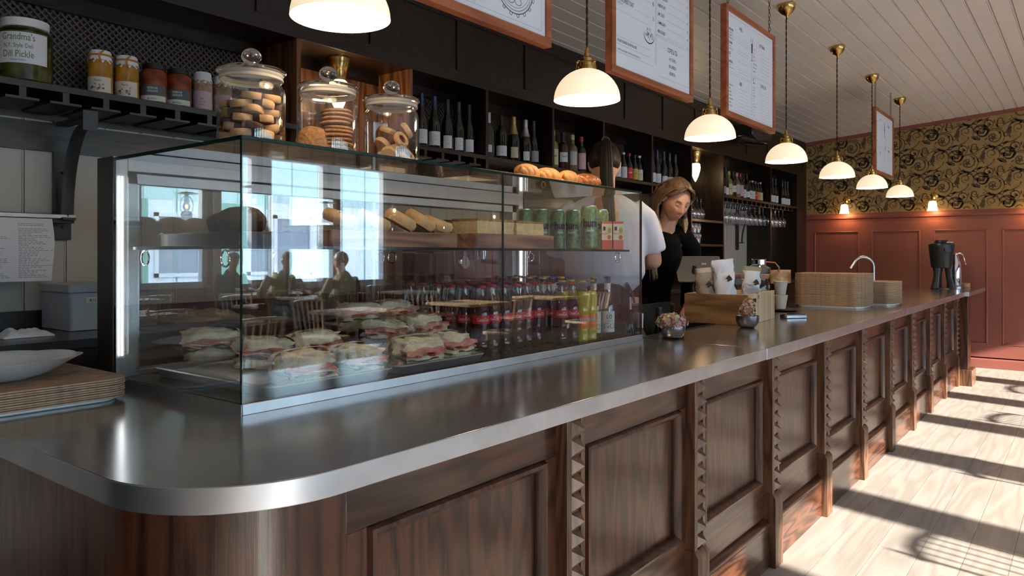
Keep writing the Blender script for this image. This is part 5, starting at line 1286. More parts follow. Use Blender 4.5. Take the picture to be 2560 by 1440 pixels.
for x in (3.20, 3.52, 3.86):
    q = MB().lathe([(0, 0), (.026, 0), (.028, .008), (.024, .022), (0, .024)], (0, 0, 0), 20, 0, Matrix.Translation((x + .01, 2.78, ZB + .345)) @ Matrix.Rotation(PI / 2, 4, 'X')).build('steam_knob', BLACKG, em)
    MB().lathe([(.018, .024), (.024, .0225), (.024, .026), (.018, .026)], (0, 0, 0), 20, 0, Matrix.Translation((x + .01, 2.78, ZB + .345)) @ Matrix.Rotation(PI / 2, 4, 'X')).build('knob_ring', CHROME, q, off=em.location)
gg = MB().lathe([(0, 0), (.040, 0), (.042, .006), (.042, .014), (.037, .015)], (0, 0, 0), 24, 0, Matrix.Translation((3.27, 2.90, ZB + .225)) @ Matrix.Rotation(PI / 2, 4, 'X')).build('pressure_gauge', CHROME, em)
MB().lathe([(0, .0155), (.036, .0150)], (0, 0, 0), 24, 0, Matrix.Translation((3.27, 2.90, ZB + .225)) @ Matrix.Rotation(PI / 2, 4, 'X')).box(3.268, 3.272, 2.883, 2.884, ZB + .215, ZB + .250, 1, ).build('gauge_dial', [PAPER, INK], gg, off=em.location)
for x in (3.215, 3.85): MB().tube([(x, 2.80, ZB + .30), (x, 2.77, ZB + .28), (x, 2.765, ZB + .15)], .005, 8).build('steam_wand', CHROME, em)
cup = tag(MB().lathe([(.034, 0), (.036, .003), (.034, .03), (.022, .055), (.016, .058), (0, .058)], (0, 0, 0), 20).build('coffee_cup', CHINA), 'white cup turned upside down on the espresso machine', 'cup', 'white cups on the espresso machine')
cup.location = (3.35, 2.90, ZB + .401)
for i in range(1, 6):
    c = cup.copy(); C.objects.link(c); c.location = (3.35 + .085 * i, 2.90 + .02 * (i % 2), ZB + .401)
gd = thing('coffee_grinder', 'black coffee grinder beside the espresso machine', 'grinder', (2.98, 2.92, ZB))
MB().prism(rrect(2.90, 3.06, 2.82, 3.04, .02, 3), ZB, ZB + .28).build('grinder_body', BLACKM, gd, bevel=.004); MB().lathe([(.05, 0), (.085, .12), (.085, .15)], (2.98, 2.93, ZB + .28), 24).build('bean_hopper', pane('smoke_hopper', (.25, .22, .2), 1.5), gd); MB().box(2.95, 3.01, 2.74, 2.82, ZB + .12, ZB + .16).build('dosing_spout', CHROME, gd)
# row of small stacked glasses behind the case
for i in range(9):
    c = tb.copy(); C.objects.link(c); c.location = (1.95 + .095 * i, 2.74, ZB + .001); c['label'] = 'clear tumbler in the row on the back counter behind the display case'; c['group'] = 'tumblers on the back counter'

# ================================================================ on the bar, left end
_o = 'first second third fourth fifth sixth seventh eighth ninth'.split(); _t = 'tenth eleventh twelfth thirteenth fourteenth fifteenth sixteenth seventeenth eighteenth nineteenth'.split()
ORD = _o + _t + ['twentieth'] + ['twenty-' + q for q in _o] + ['thirtieth', 'thirty-first']
ts = 'cork trays stacked at the left end of the bar'
tb0 = None
for i in range(9):
    z = CT + .0105 + .0054 * i; dx = .002 * math.sin(i * 2.3)
    if tb0 is None:
        tb0 = thing('cork_tray', 'lowest cork lined tray of the stack left of the display case', 'tray', (.708, 2.085, z), group=ts)
        m = MB(); m.prism(rrect(-.175, .175, -.20, .26, .05, 6), 0, .0044); m.m = [1, 0] + [1] * (len(m.f) - 2); m.build('tray_board', [CORKT, CORKE], tb0, off=(0, 0, 0), ang=30, bevel=.0008)
    else: dup(tb0, (.708 + dx, 2.085 + dx, z), 0, 'topmost cork tray of the stack, under the white dish' if i == 8 else '%s cork tray from the bottom of the stack left of the case' % ORD[i])
o = rrect(.545, .905, 1.955, 2.38, .05, 6)
tag(MB().prism(rrect(.55, .875, 1.905, 2.32, .06, 6), CT + .0005, CT + .0100).build('white_tray', CHINA, bevel=.003), 'white tray lying under the stack of cork trays', 'tray')
n = 72; v = []; pr = [(.07, .0), (.075, .001), (.082, .004), (.110, .014), (.138, .034), (.160, .047), (.163, .049), (.160, .0495), (.136, .038), (.108, .019), (.08, .009), (.0, .007)]
for j, (r_, z) in enumerate(pr):
    for i in range(n):
        a = i * 2 * PI / n; e = max(0, (r_ - .1) / .06); k = 1 + .035 * e * abs(math.sin(a * 4)) ** .7
        v.append((.655 + r_ * k * 1.12 * math.cos(a), 2.095 + r_ * k * .92 * math.sin(a), CT + .0585 + z + .002 * e * abs(math.sin(a * 4))))
f = [(j * n + i, j * n + (i + 1) % n, (j + 1) * n + (i + 1) % n, (j + 1) * n + i) for j in range(len(pr) - 1) for i in range(n)]; f.append(tuple(range(n))[::-1])
tag(MB().add(v, f).build('oval_dish', CHINA, ang=60), 'white oval serving dish with scalloped rim on the cork trays', 'dish')

# ================================================================ on the bar, middle
def florets(m, c, R0, n, seed, mats=4, squash=.75, s0=.008):
    r5 = random.Random(seed)
    for i in range(n):
        while True:
            d = Vector((r5.uniform(-1, 1), r5.uniform(-1, 1), r5.uniform(-.35, 1)))
            if .5 < d.length < 1: break
        d.normalize(); rr_ = R0 * r5.uniform(.78, 1.12); p = Vector(c) + Vector((d.x * rr_, d.y * rr_, d.z * rr_ * squash)); mi = r5.randrange(mats)
        q = d.to_track_quat('Z', 'Y').to_matrix().to_4x4(); M_ = Matrix.Translation(p) @ q @ Matrix.Rotation(r5.uniform(0, 3), 4, 'Z')
        s_ = s0 * r5.uniform(.8, 1.3)
        for k in range(4):
            a = k * PI / 2; c_, sn = math.cos(a), math.sin(a)
            pts = [(0, 0, 0), (s_ * .5, s_ * .45, s_ * .25), (s_ * 1.05, 0, s_ * .5), (s_ * .5, -s_ * .45, s_ * .25)]
            m.add([(x * c_ - y * sn, x * sn + y * c_, z) for x, y, z in pts], [(0, 1, 2, 3)], mi, M_)
FLM = [mat('petal_pink', (.55, .26, .34), .7), mat('petal_cream', (.60, .52, .36), .7), mat('petal_green', (.42, .46, .24), .7), mat('petal_rose', (.42, .20, .24), .7), mat('petal_brown', (.34, .18, .11), .7), mat('petal_blush', (.62, .46, .40), .7)]
def bowl(x, y, r, h, lb):
    b = thing('metal_bowl', lb, 'bowl', (x, y, CT))
    MB().lathe([(0, 0), (r * .55, 0), (r * .80, h * .16), (r * .98, h * .5), (r, h * .92), (r * 1.005, h), (r * .97, h), (r * .94, h * .5), (r * .7, h * .2), (0, h * .12)], (x, y, CT + .0005), 36).build('bowl_body', GUNM, b); return b
bowl(2.965, 1.43, .058, .056, 'small gunmetal bowl of pink hydrangea next to the display case')
m = MB(); florets(m, (2.965, 1.43, CT + .068), .060, 330, 1, 4, .62, .0085)
hy = thing('dried_flowers', 'dried pink and green hydrangea heads in the nearer metal bowl', 'flowers', (2.965, 1.43, CT + .05)); stuff(m.build('petals', FLM[:4], hy, smooth=False))
MB().sphere((2.965, 1.43, CT + .058), .048, 14, 8, sc=(1, 1, .55)).build('flower_core', FLM[3], hy)
bowl(3.635, 1.345, .056, .060, 'small gunmetal bowl of beige hydrangea in front of the wooden box')
m = MB(); florets(m, (3.635, 1.345, CT + .078), .036, 120, 3, 3, .8, .0075); florets(m, (3.64, 1.34, CT + .115), .027, 90, 4, 3, 1.1, .0072); florets(m, (3.632, 1.348, CT + .090), .030, 60, 6, 3, 1., .0072)
hy2 = thing('dried_flowers', 'dried beige hydrangea head in the farther metal bowl', 'flowers', (3.635, 1.345, CT + .05)); stuff(m.build('petals', [FLM[5], FLM[1], FLM[4]], hy2, smooth=False))
MB().sphere((3.635, 1.345, CT + .078), .033, 14, 8, sc=(1, 1, 1.3)).build('flower_core', FLM[4], hy2)
# drinks well
iw = thing('bottle_well', 'black bottle well sunk behind the bar top beside the case', 'well', (3.29, 1.67, CT - .25))
MB().box(2.90, 3.70, 1.545, 1.80, CT - .30, CT - .29).build('well_floor', BLACK, iw); MB().box(2.90, 3.70, 1.543, 1.553, CT - .30, CT + .004).build('well_side', BLACK, iw); MB().box(2.90, 3.70, 1.79, 1.80, CT - .30, CT + .11).build('well_side', BLACK, iw)
MB().box(2.89, 2.90, 1.545, 1.80, CT - .30, CT + .004).build('well_end', BLACK, iw); MB().box(3.70, 3.71, 1.545, 1.80, CT - .30, CT + .004).build('well_end', BLACK, iw)
dup(a3, (2.985, 1.655, CT - .20), 0, 'dark bottle with tilted neck in the well beside the case', 'bottles in the bar well', None, (.0, .10, 0)); dup(find('white cap'), (3.06, 1.645, CT - .20), 0, 'bottle with white foil neck in the well', 'bottles in the bar well', None, (0, .08, 0)); dup(a3, (3.30, 1.66, CT - .205), 0, 'black bottle neck rising in front of the wooden box', 'bottles in the bar well')
# wooden box with bags
wbx = thing('wooden_box', 'open wooden box of coffee bags, brown side and pale side, on the bar', 'box', (3.725, 1.375, CT), R(5))
def wbb(m, mt, nm): return m.build(nm, mt, wbx, off=(0, 0, 0), bevel=.001)
wbb(MB().box(0, .012, 0, .335, .0005, .157), W_BROWNBOX, 'box_side'); wbb(MB().box(.012, .235, 0, .012, .0005, .157), W_MAPLE, 'box_front'); wbb(MB().box(.236, .55, 0, .012, .0005, .160), W_MAPLE, 'box_front')
wbb(MB().box(.538, .55, .012, .335, .0005, .157), W_MAPLE, 'box_side'); wbb(MB().box(.012, .538, .323, .335, .0005, .157), W_MAPLE, 'box_back'); wbb(MB().box(.012, .538, .012, .323, .0005, .012), W_MAPLE, 'box_floor')
wbb(MB().prism(rrect(.075, .155, .112, .134, .009, 4), -.0012, -.0002, 'Y'), BLACK, 'hand_hole')
def bag(x, y, z, h, wd_, rot, mb_, mt_, lb, seed):
    b = thing('coffee_bag', lb, 'bag', (x, y, z), 0); b.rotation_euler = rot
    n, k = 20, 18; v = []; f = []
    for j in range(k + 1):
        q = j / k; th = .042 * (1 - q ** 2.2) + .003; w_ = wd_ * (1 - .06 * math.sin(q * PI))
        for i in range(n):
            a = 2 * PI * i / n; c_, s_ = math.cos(a), math.sin(a); nz_ = .013 * noise.noise(Vector((c_ * 1.9 + seed, s_ * 1.9, q * 6))) + .006 * noise.noise(Vector((c_ * 5 + seed, s_ * 5, q * 16)))
            v.append((c_ * w_ + nz_ * 1.2, s_ * (th + nz_ * .9) + (.03 * (q - .86) * 7 if q > .86 else 0) * -.25, q * h - (.02 * max(0, q - .9) * 10 * .3)))
    f = [(j * n + i, j * n + (i + 1) % n, (j + 1) * n + (i + 1) % n, (j + 1) * n + i) for j in range(k) for i in range(n)] + [tuple(range(n))[::-1], tuple(range(k * n, k * n + n))]
    o = MB().add(v, f); o.m = [1 if (min(o.v[i][2] for i in q) > h * .84) else 0 for q in o.f]; o.build('bag_body', [mb_, mt_], b, off=(0, 0, 0), ang=70)
    m = MB(); r4 = random.Random(seed)
    m.add([(.014 * math.cos(a * PI / 7) * (1 + .5 * math.sin(a * 3)) + .010, -.0465, h * .66 + .016 * math.sin(a * PI / 7) * (1 + .3 * math.cos(a * 2))) for a in range(14)], [tuple(range(14))[::-1]], 0)
    m.add([(-.02 + .018 * math.cos(a * PI / 5), -.0455, h * .22 + .018 * math.sin(a * PI / 5)) for a in range(10)], [tuple(range(10))[::-1]], 1)
    for i in range(5): m.box(-.04 + .004 * i, .04 - r4.uniform(0, .03), -.0462, -.0455, h * .36 - .008 * i, h * .36 - .008 * i + .0015, 2)
    m.build('bag_print', [INK, BLUEP, INKG], b, off=(0, 0, 0), smooth=False); return b
FOIL = mat('foil_bag', (.33, .33, .36), .35, .5, bump=.5, bs=18); BAGW = mat('white_bag', (.66, .68, .74), .45, bump=.4, bs=16); BAGB = mat('brown_bag', (.30, .24, .18), .55, bump=.4, bs=16); BAGT = mat('tan_fold', (.50, .42, .34), .55)
zz = CT + .03
bag(3.80, 1.625, zz, .270, .048, (.05, -.10, R(-50)), BAGB, BAGT, 'brown and silver coffee bag with folded tan top at the left end of the box', 1)
bag(3.84, 1.60, zz, .185, .045, (.02, .16, R(-50)), FOIL, FOIL, 'silver foil bag between the brown and the white coffee bags', 2)
bag(3.835, 1.525, zz, .315, .058, (.0, -.10, R(-48)), BAGW, BAGW, 'large white coffee bag with bird drawing standing tall in the box', 3)
bag(3.90, 1.455, zz, .180, .050, (-.1, .30, R(-40)), FOIL, FOIL, 'low crumpled foil bag in front of the tall white one', 4)
bag(4.02, 1.475, zz, .275, .046, (-.03, .06, R(-50)), BAGW, mat('olive_fold', (.30, .27, .14), .5), 'narrow white coffee bag with olive corner at the right of the box', 5)
# POS tablet
tbp = thing('pos_tablet', 'grey tablet till on a stand facing the blonde woman', 'tablet', (3.98, 1.80, 1.12)); tbp.location = (3.95, 1.80, CT)
M_ = Matrix.Translation((4.01, 1.765, 1.20)) @ Matrix.Rotation(R(-50), 4, 'Z') @ Matrix.Rotation(R(-38), 4, 'X')
MB().prism(rrect(-.135, .135, -.092, .092, .010, 4), -.005, .005, 'Y', 0, M_).build('tablet_body', mat('tablet_grey', (.11, .11, .115), .4, .4), tbp, bevel=.002)
MB().box(-.125, .125, .0052, .0058, -.082, .082, 0, M_).build('screen', BLACKG, tbp); m = MB(); text(m, 'pay', (M_ @ Vector((.02, -.0062, .03))), (M_.to_3x3() @ Vector((1, 0, 0))), (M_.to_3x3() @ Vector((0, 0, 1))), .02, 1, 'L'); m.build('lettering', PAPER, tbp, smooth=False)
MB().tube([(3.975, 1.775, 1.22), (3.97, 1.79, 1.10), (3.96, 1.76, CT + .014)], .012, 10).build('stand_stem', BLACKM, tbp); MB().cyl((3.955, 1.74, CT + .0005), .05, .012, 24).build('stand_foot', BLACKM, tbp)
# tea jars with cork lids, teapot, cups
TEA1 = mat('red_tea_leaf', (.085, .022, .010), .7, nz=.6, ns=80, bump=.5, bs=140); TEA2 = mat('black_tea_leaf', (.035, .028, .030), .7, nz=.6, ns=80, bump=.5, bs=140)
for x, y, r, h, tm, lb in ((4.49, 1.715, .076, .235, TEA1, 'glass storage jar of red tea with wooden lid behind the box'), (4.66, 1.665, .076, .230, TEA2, 'glass storage jar of black tea with wooden lid, right of the red tea')):
    j = thing('tea_jar', lb, 'jar', (x, y, CT))
    MB().lathe([(0, 0), (r * .93, 0), (r, .01), (r, h - .05), (r * .90, h - .03), (r * .90, h - .018)], (x, y, CT + .001), 32).build('glass_jar', JARG, j)
    MB().lathe([(0, .008), (r * .95, .008), (r * .955, h * .62), (r * .6, h * .66), (0, h * .64)], (x, y, CT + .001), 32).build('tea_leaves', tm, j)
    MB().lathe([(0, h - .018), (r * .98, h - .018), (r, h - .014), (r, h + .010), (r * .96, h + .012), (0, h + .012)], (x, y, CT), 32).build('wooden_lid', W_WALNUT, j, ang=40)
    if tm is TEA2: MB().lathe([(r + .001, h * .66), (r + .001, h * .75)], (x, y, CT), 10, a0=-1.5, a1=-.7).build('paper_tag', PAPER, j)
tpz = thing('glass_teapot', 'clear glass pot with copper handle on the wooden lids behind', 'teapot', (4.895, 1.735, CT))
MB().cyl((4.895, 1.735, CT + .0005), .04, .22, 24).build('pot_riser', BLACKG, tpz)
MB().lathe([(0, .22), (.07, .22), (.082, .245), (.075, .275), (.045, .295), (.045, .33), (.05, .335)], (4.895, 1.735, CT), 28).build('pot_body', WINEG, tpz); MB().lathe([(.046, .30), (.047, .30), (.047, .33), (.046, .33)], (4.895, 1.735, CT), 24).build('steel_collar', CHROME, tpz)
MB().tube([(4.93, 1.705, CT + .315), (4.975, 1.655, CT + .31), (5.0, 1.635, CT + .275), (4.995, 1.64, CT + .25)], .006, 8).build('handle', mat('copper', (.70, .30, .16), .25, 1), tpz)
cpz = 'paper cups beside the tea jars'
cw = tag(MB().lathe([(0, 0), (.030, 0), (.044, .085), (.046, .086), (.0445, .088), (.042, .086), (.03, .01), (0, .01)], (0, 0, 0), 24).build('stoneware_cup', CREAMC), 'cream cup beside the black tea jar, upper of the two', 'cup', cpz)
cw.location = (4.845, 1.575, CT + .106)
c2 = cw.copy(); C.objects.link(c2); c2.location = (4.845, 1.575, CT + .016); c2['label'] = 'cream cup underneath, standing on the brown plate'
tag(MB().lathe([(0, 0), (.06, 0), (.105, .010), (.107, .013), (.06, .006), (0, .006)], (4.87, 1.56, CT + .0005), 30).build('brown_plate', mat('brown_glaze', (.13, .08, .045), .2, coat=.5)), 'brown glazed plate under the cream cups', 'plate')
tag(MB().prism(rrect(5.24, 5.44, 1.69, 1.785, .02, 4), CT + .16, CT + .255).build('wooden_caddy', W_BOARD, bevel=.003), 'pale wooden caddy behind the cups, left of the tall tray stack', 'box')
tag(MB().box(5.26, 5.42, 1.70, 1.775, CT + .0005, CT + .16).build('caddy_stand', W_DARK, bevel=.002), 'dark wooden stand holding up the pale caddy', 'stand')
# card terminal
ct_ = thing('card_terminal', 'grey and black card reader lying flat on the bar', 'card reader', (4.36, 1.345, CT)); ct_.rotation_euler = (0, 0, R(-40))
MB().prism(rrect(-.07, .07, -.035, .035, .012, 4), .0005, .020).build('reader_body', GUNM, ct_, off=(0, 0, 0), bevel=.003); MB().prism(rrect(-.06, .06, -.030, .030, .01, 4), .0202, .023).build('reader_top', BLACKG, ct_, off=(0, 0, 0))
# tall stacks of cork trays
def stack(x, y, sx_, sy_, n, lbs, grp, wlb):
    tag(MB().prism(rrect(x - sx_ * .93, x + sx_ * .93, y - sy_ * .93, y + sy_ * .93, .07, 6), CT + .0005, CT + .0135).build('white_tray', CHINA, bevel=.003), wlb, 'tray')
    t0 = None; r3 = random.Random(n)
    for i in range(n):
        z = CT + .014 + .0072 * i
        if t0 is None:
            t0 = thing('cork_tray', lbs, 'tray', (x, y, z), group=grp); m = MB().prism(rrect(-sx_, sx_, -sy_, sy_, .08, 6), 0, .0055); m.m = [1, 0] + [1] * (len(m.f) - 2); m.build('tray_board', [CORKT, CORKE], t0, off=(0, 0, 0), ang=30, bevel=.0012, seg=1)
        else: dup(t0, (x + r3.uniform(-.002, .002), y + r3.uniform(-.002, .002), z), 0, '%s cork tray from the bottom of the %s' % (ORD[i], grp.split(' in the ')[1]))
stack(5.50, 1.42, .165, .235, 31, 'lowest cork tray of the tall stack in front of the tap', 'cork trays in the tall stack', 'white tray under the tall stack of cork trays')
stack(5.95, 1.30, .165, .215, 22, 'lowest cork tray of the lower stack behind the tall one', 'cork trays in the lower stack', 'white tray under the lower stack of cork trays')
# tap
tpp = thing('tap', 'brushed steel gooseneck tap rising behind the tray stacks', 'tap', (6.62, 1.40, CT))
MB().cyl((6.62, 1.40, CT + .0005), .025, .03, 20).build('tap_base', STEEL, tpp)
MB().tube([(6.62, 1.40, CT + .02), (6.62, 1.40, CT + .26)] + [(6.62 - .085 * (1 - math.cos(a * PI / 10)) * .75, 1.40 + .085 * (1 - math.cos(a * PI / 10)) * .75, CT + .26 + .085 * math.sin(a * PI / 10)) for a in range(1, 9)] + [(6.475, 1.545, CT + .25)], .0115, 12).build('spout', STEEL, tpp)
# brewer and thermos at the far end
br = thing('coffee_brewer', 'black coffee urn on splayed legs at the far end of the bar', 'coffee maker', (9.12, 1.26, CT))
MB().lathe([(.08, .235), (.118, .242), (.125, .26), (.152, .47), (.156, .50), (.150, .515), (.10, .53), (.09, .555), (0, .56)], (9.12, 1.26, CT), 36).build('urn_body', BLACKM, br, ang=40)
for k in range(3):
    a = k * 2 * PI / 3 + .5; c_, s_ = math.cos(a), math.sin(a); m = MB(); m.tube([(9.12 + .085 * c_, 1.26 + .085 * s_, CT + .27), (9.12 + .085 * c_, 1.26 + .085 * s_, CT + .15), (9.12 + .12 * c_, 1.26 + .12 * s_, CT + .001)], [(.055, .022), (.035, .02), (.05, .022)], 12); m.build('leg', BLACKM, br)
MB().lathe([(0, .0005), (.13, .0005), (.13, .012), (0, .012)], (9.12, 1.26, CT), 30).build('foot_ring', BLACKM, br)
MB().box(-.055, .03, -.160, -.148, .425, .462, 0, Matrix.Translation((9.12, 1.26, CT)) @ Matrix.Rotation(R(-50), 4, 'Z')).build('handle_slot', BLACK, br)
m = MB()
for i in range(5): m.box(-.02 + .02 * i, -.008 + .02 * i, -.118, -.112, .522, .534, 0, Matrix.Translation((9.12, 1.26, CT)) @ Matrix.Rotation(R(-42), 4, 'Z'))
m.build('control_buttons', PAPER, br)
br.scale = (.80, .80, .94)
th = thing('thermos_jug', 'polished steel thermos jug beside the black coffee urn', 'jug', (9.42, 1.17, CT))
MB().lathe([(0, .035), (.062, .035), (.064, .05), (.062, .22), (.048, .28), (.034, .33), (.030, .37), (0, .375)], (9.42, 1.17, CT), 32).build('jug_body', CHROME, th)
MB().lathe([(0, .0005), (.085, .0005), (.085, .012), (.078, .034), (0, .034)], (9.42, 1.17, CT), 28).build('drip_stand', GUNM, th, ang=40)
MB().tube([(9.42, 1.17, CT + .375), (9.44, 1.13, CT + .385), (9.455, 1.10, CT + .36), (9.47, 1.075, CT + .26)], [.012, .012, .011, .010], 10).build('lever_handle', CHROME, th)
tag(MB().cyl((9.66, 1.10, CT + .0005), .045, .05, 24).build('wooden_coaster_pile', W_BOARD, bevel=.002), 'low round wooden pot at the far end of the bar', 'pot')
# ================================================================ people
SKIN = mat('skin_warm', (.56, .30, .21), .5, nz=.08, ns=14, sss=.08); LIP = mat('lips', (.42, .13, .11), .4)
HAIRB = mat('black_hair', (.014, .008, .006), .5, 0, nz=.4, ns=90, spec=.25); HAIRT = mat('brown_root_hair', (.11, .065, .038), .42, nz=.4, ns=90); HAIRY = mat('blonde_hair', (.50, .37, .22), .42, nz=.35, ns=90)
SHIRTW = mat('white_shirt', (.60, .61, .70), .8, bump=.25, bs=14); TOPB = mat('black_knit', (.0045, .0045, .005), .95, bump=.3, bs=40, spec=.08); TROU = mat('dark_trousers', (.03, .03, .036), .8)
def sg(x, c, s): return math.exp(-((x - c) / s) ** 2)
def headfn(p):
    x, y, z = p; fr = max(0, y)
    w_ = 1.0 - .30 * max(0, -z) ** 1.4 - .04 * max(0, z - .3)
    X = x * w_; Y = y * (1.0 - (.10 * max(0, -z) if y < 0 else 0)); Z = z
    if y > 0:
        Y += .10 * sg(x, 0, .40) * sg(z, -.80, .26)                     # chin
        Y += .30 * sg(x, 0, .13 + .08 * max(0, -.05 - z)) * max(0, min(1, (.22 - z) / .50)) * (1 if z > -.30 else max(0, 1 - (-.30 - z) / .08))   # nose
        Y += .07 * sg(x, 0, .22) * (sg(z, -.47, .045) + sg(z, -.57, .05)) # lips
        Y -= .11 * (sg(x, .36, .17) + sg(x, -.36, .17)) * sg(z, .06, .13)  # sockets
        Y += .05 * (sg(x, .30, .25) + sg(x, -.30, .25)) * sg(z, .24, .08)  # brow
        Y += .05 * (sg(x, .46, .2) + sg(x, -.46, .2)) * sg(z, -.22, .2)    # cheeks
        Y -= .05 * fr * sg(z, .6, .3)
    if z < -.55 and y < .3: Z = z + .22 * (-.55 - z) * (1 - y)
    return Vector((X, Y, Z))
def hand(m, wrist, dirv, up, s=1, curl=.5, flip=1):
    d = Vector(dirv).normalized(); u = Vector(up); u = (u - d * u.dot(d)).normalized(); r = d.cross(u) * flip
    w_ = Vector(wrist); P = lambda a, b, c: w_ + d * a * s + r * b * s + u * c * s
    m.tube([P(-.02, 0, 0), P(.02, 0, 0), P(.05, 0, .002), P(.085, .002, 0)], [(.022, .018), (.030, .015), (.038, .014), (.036, .011)], 12)
    for i, (b, L) in enumerate(((-.030, .060), (-.010, .072), (.010, .078), (.029, .070))):
        pts = [P(.070, b, 0)]; a = .15; pos = Vector((.080, b * 1.03, 0))
        for k, sgm in enumerate((L * .45, L * .32, L * .23)):
            pts.append(P(*pos)); a += curl * (.5 if k else .35); pos = pos + Vector((math.cos(a) * sgm, 0, -math.sin(a) * sgm))
        pts.append(P(*pos)); m.tube(pts, [.0095, .0092, .0085, .0078, .006], 8)
    m.tube([P(.015, .022, -.002), P(.038, .045, -.010), P(.062, .052, -.018), P(.080, .048, -.026)], [.012, .011, .0095, .007], 8)
def headpart(m, M_): m.sphere((0, 0, 0), 1, 56, 44, sc=(.074, .094, .116), fn=headfn, M=M_)
def ear(m, M_, s):
    pts = [(s * (.071 + .008 * math.sin(t * PI)), -.012 - .016 * math.sin(t * PI) , .030 - .062 * t) for t in [i / 8 for i in range(9)]]
    m.tube([tuple(M_ @ Vector(p)) for p in pts], [.006, .008, .009, .009, .008, .007, .007, .008, .006], 8)
    m.sphere((0, 0, 0), 1, 10, 8, sc=(.008, .018, .026), M=M_ @ Matrix.Translation((s * .072, -.010, .002)))

# --- woman in white, seen from behind
w1 = thing('person', 'person seen from behind with dark ponytail, white short-sleeved shirt and dark trousers', 'person', (3.30, 1.965, .115), R(33 - 90))
m = MB()
HM = Matrix.Translation((0, .035, 1.625)) @ Matrix.Rotation(R(-12), 4, 'X')
headpart(m, HM); ear(m, HM, 1); ear(m, HM, -1)
m.tube([(0, -.005, 1.42), (0, 0, 1.50), (0, .015, 1.56), (0, .02, 1.60)], [(.075, .06), (.055, .053), (.052, .055), (.05, .055)], 18)
m.tube([(0, 0, .92), (0, .0, 1.02), (0, 0, 1.12), (0, 0, 1.26), (0, -.005, 1.38), (0, 0, 1.44), (0, 0, 1.47)], [(.165, .11), (.155, .10), (.13, .095), (.15, .105), (.165, .095), (.13, .07), (.06, .05)], 24)
armR = [(.160, 0, 1.405), (.210, .01, 1.33), (.240, .035, 1.22), (.255, .06, 1.135)]; foreR = [(.255, .06, 1.135), (.215, .16, 1.12), (.13, .27, 1.13)]
armL = [(-.165, 0, 1.405), (-.215, .02, 1.32), (-.235, .05, 1.20), (-.225, .085, 1.09)]; foreL = [(-.225, .085, 1.09), (-.17, .19, 1.10), (-.09, .29, 1.13)]
for a_, f_, s_ in ((armR, foreR, 1), (armL, foreL, -1)):
    m.tube(a_, [.050, .048, .044, .042], 14); m.sphere(a_[-1], .042, 12, 8); m.tube(f_, [.042, .036, .025], 14)
    hand(m, f_[-1], Vector(f_[-1]) - Vector(f_[-2]), (0, 0, 1), 1, .6, s_)
for s_ in (-1, 1): m.tube([(s_ * .085, 0, .95), (s_ * .09, 0, .70), (s_ * .09, .01, .48), (s_ * .09, -.01, .25), (s_ * .09, 0, .07)], [(.085, .09), (.075, .08), (.052, .055), (.048, .052), (.035, .04)], 16); m.tube([(s_ * .09, -.06, .04), (s_ * .09, .05, .035), (s_ * .09, .16, .025)], [(.035, .035), (.042, .03), (.035, .02)], 12)
b1 = remeshed(m, 'body', SKIN, .0065, w1, smooth=3)
m = MB(); m.sphere((0, 0, 0), 1, 14, 10, sc=(.012, .012, .012), M=Matrix.Translation((0, 5, 0)))
sh1 = MB()
def fold(c): return .006 * noise.noise(Vector((c.x * 9, c.y * 9, c.z * 5))) + .004 * noise.noise(Vector((c.x * 30, c.y * 30, c.z * 8)))
sh1.tube([(0, .01, 1.005), (0, 0, 1.02), (0, -.01, 1.07), (0, -.01, 1.16), (0, -.005, 1.28), (0, -.01, 1.38), (0, -.005, 1.435), (0, .0, 1.478)], [(.150, .115), (.175, .135), (.205, .155), (.205, .150), (.205, .140), (.195, .120), (.150, .09), (.070, .06)], 32)
sh1.tube([(0, 0, 1.47), (0, .002, 1.50)], [(.070, .062), (.062, .058)], 20)
sh1.tube([(.14, 0, 1.41), (.202, .005, 1.35), (.240, .03, 1.255), (.260, .045, 1.185)], [.058, .063, .060, .057], 18)
sh1.tube([(-.14, 0, 1.41), (-.205, .015, 1.35), (-.235, .04, 1.25), (-.238, .065, 1.165)], [.060, .066, .062, .060], 18)
remeshed(sh1, 'shirt', SHIRTW, .009, w1, smooth=4, disp=fold)
m = MB(); m.tube([(0, .0, 1.03), (0, 0, .98), (0, 0, .88)], [(.160, .125), (.178, .135), (.175, .125)], 24)
for s_ in (-1, 1): m.tube([(s_ * .088, 0, .92), (s_ * .095, 0, .70), (s_ * .095, .01, .45), (s_ * .095, 0, .10)], [(.095, .11), (.088, .095), (.07, .075), (.065, .07)], 16)
remeshed(m, 'trousers', TROU, .012, w1, smooth=3)
MB().tube([(.17 * math.cos(a * PI / 12), .135 * math.sin(a * PI / 12), 1.035) for a in range(25)], .008, 6, cap=False).tube([(.10, -.12, 1.03), (.115, -.145, .97), (.12, -.15, .90)], [(.010, .003)] * 3, 6).tube([(.105, -.12, 1.03), (.13, -.14, .98), (.14, -.15, .93)], [(.010, .003)] * 3, 6).build('apron_tie', TROU, w1, off=(0, 0, 0))
MB().tube([(.118, -.148, .96), (.12, -.155, .90), (.125, -.155, .86)], [(.006, .004), (.010, .006), (.022, .010)], 8).build('white_tie_end', PAPER, w1, off=(0, 0, 0))
hr = MB()
def hairfn1(p):
    k = 1 + .025 * noise.noise(Vector((p.x * 9, p.y * 3, p.z * 3))); q = Vector(p) * k
    if p.z < -.25 and p.y < .4: q.z = -.25 + (p.z + .25) * .55
    return q
s_ = MB().sphere((0, 0, 0), 1, 48, 36, sc=(.083, .098, .108), fn=hairfn1, M=HM @ Matrix.Translation((0, -.014, .022)))
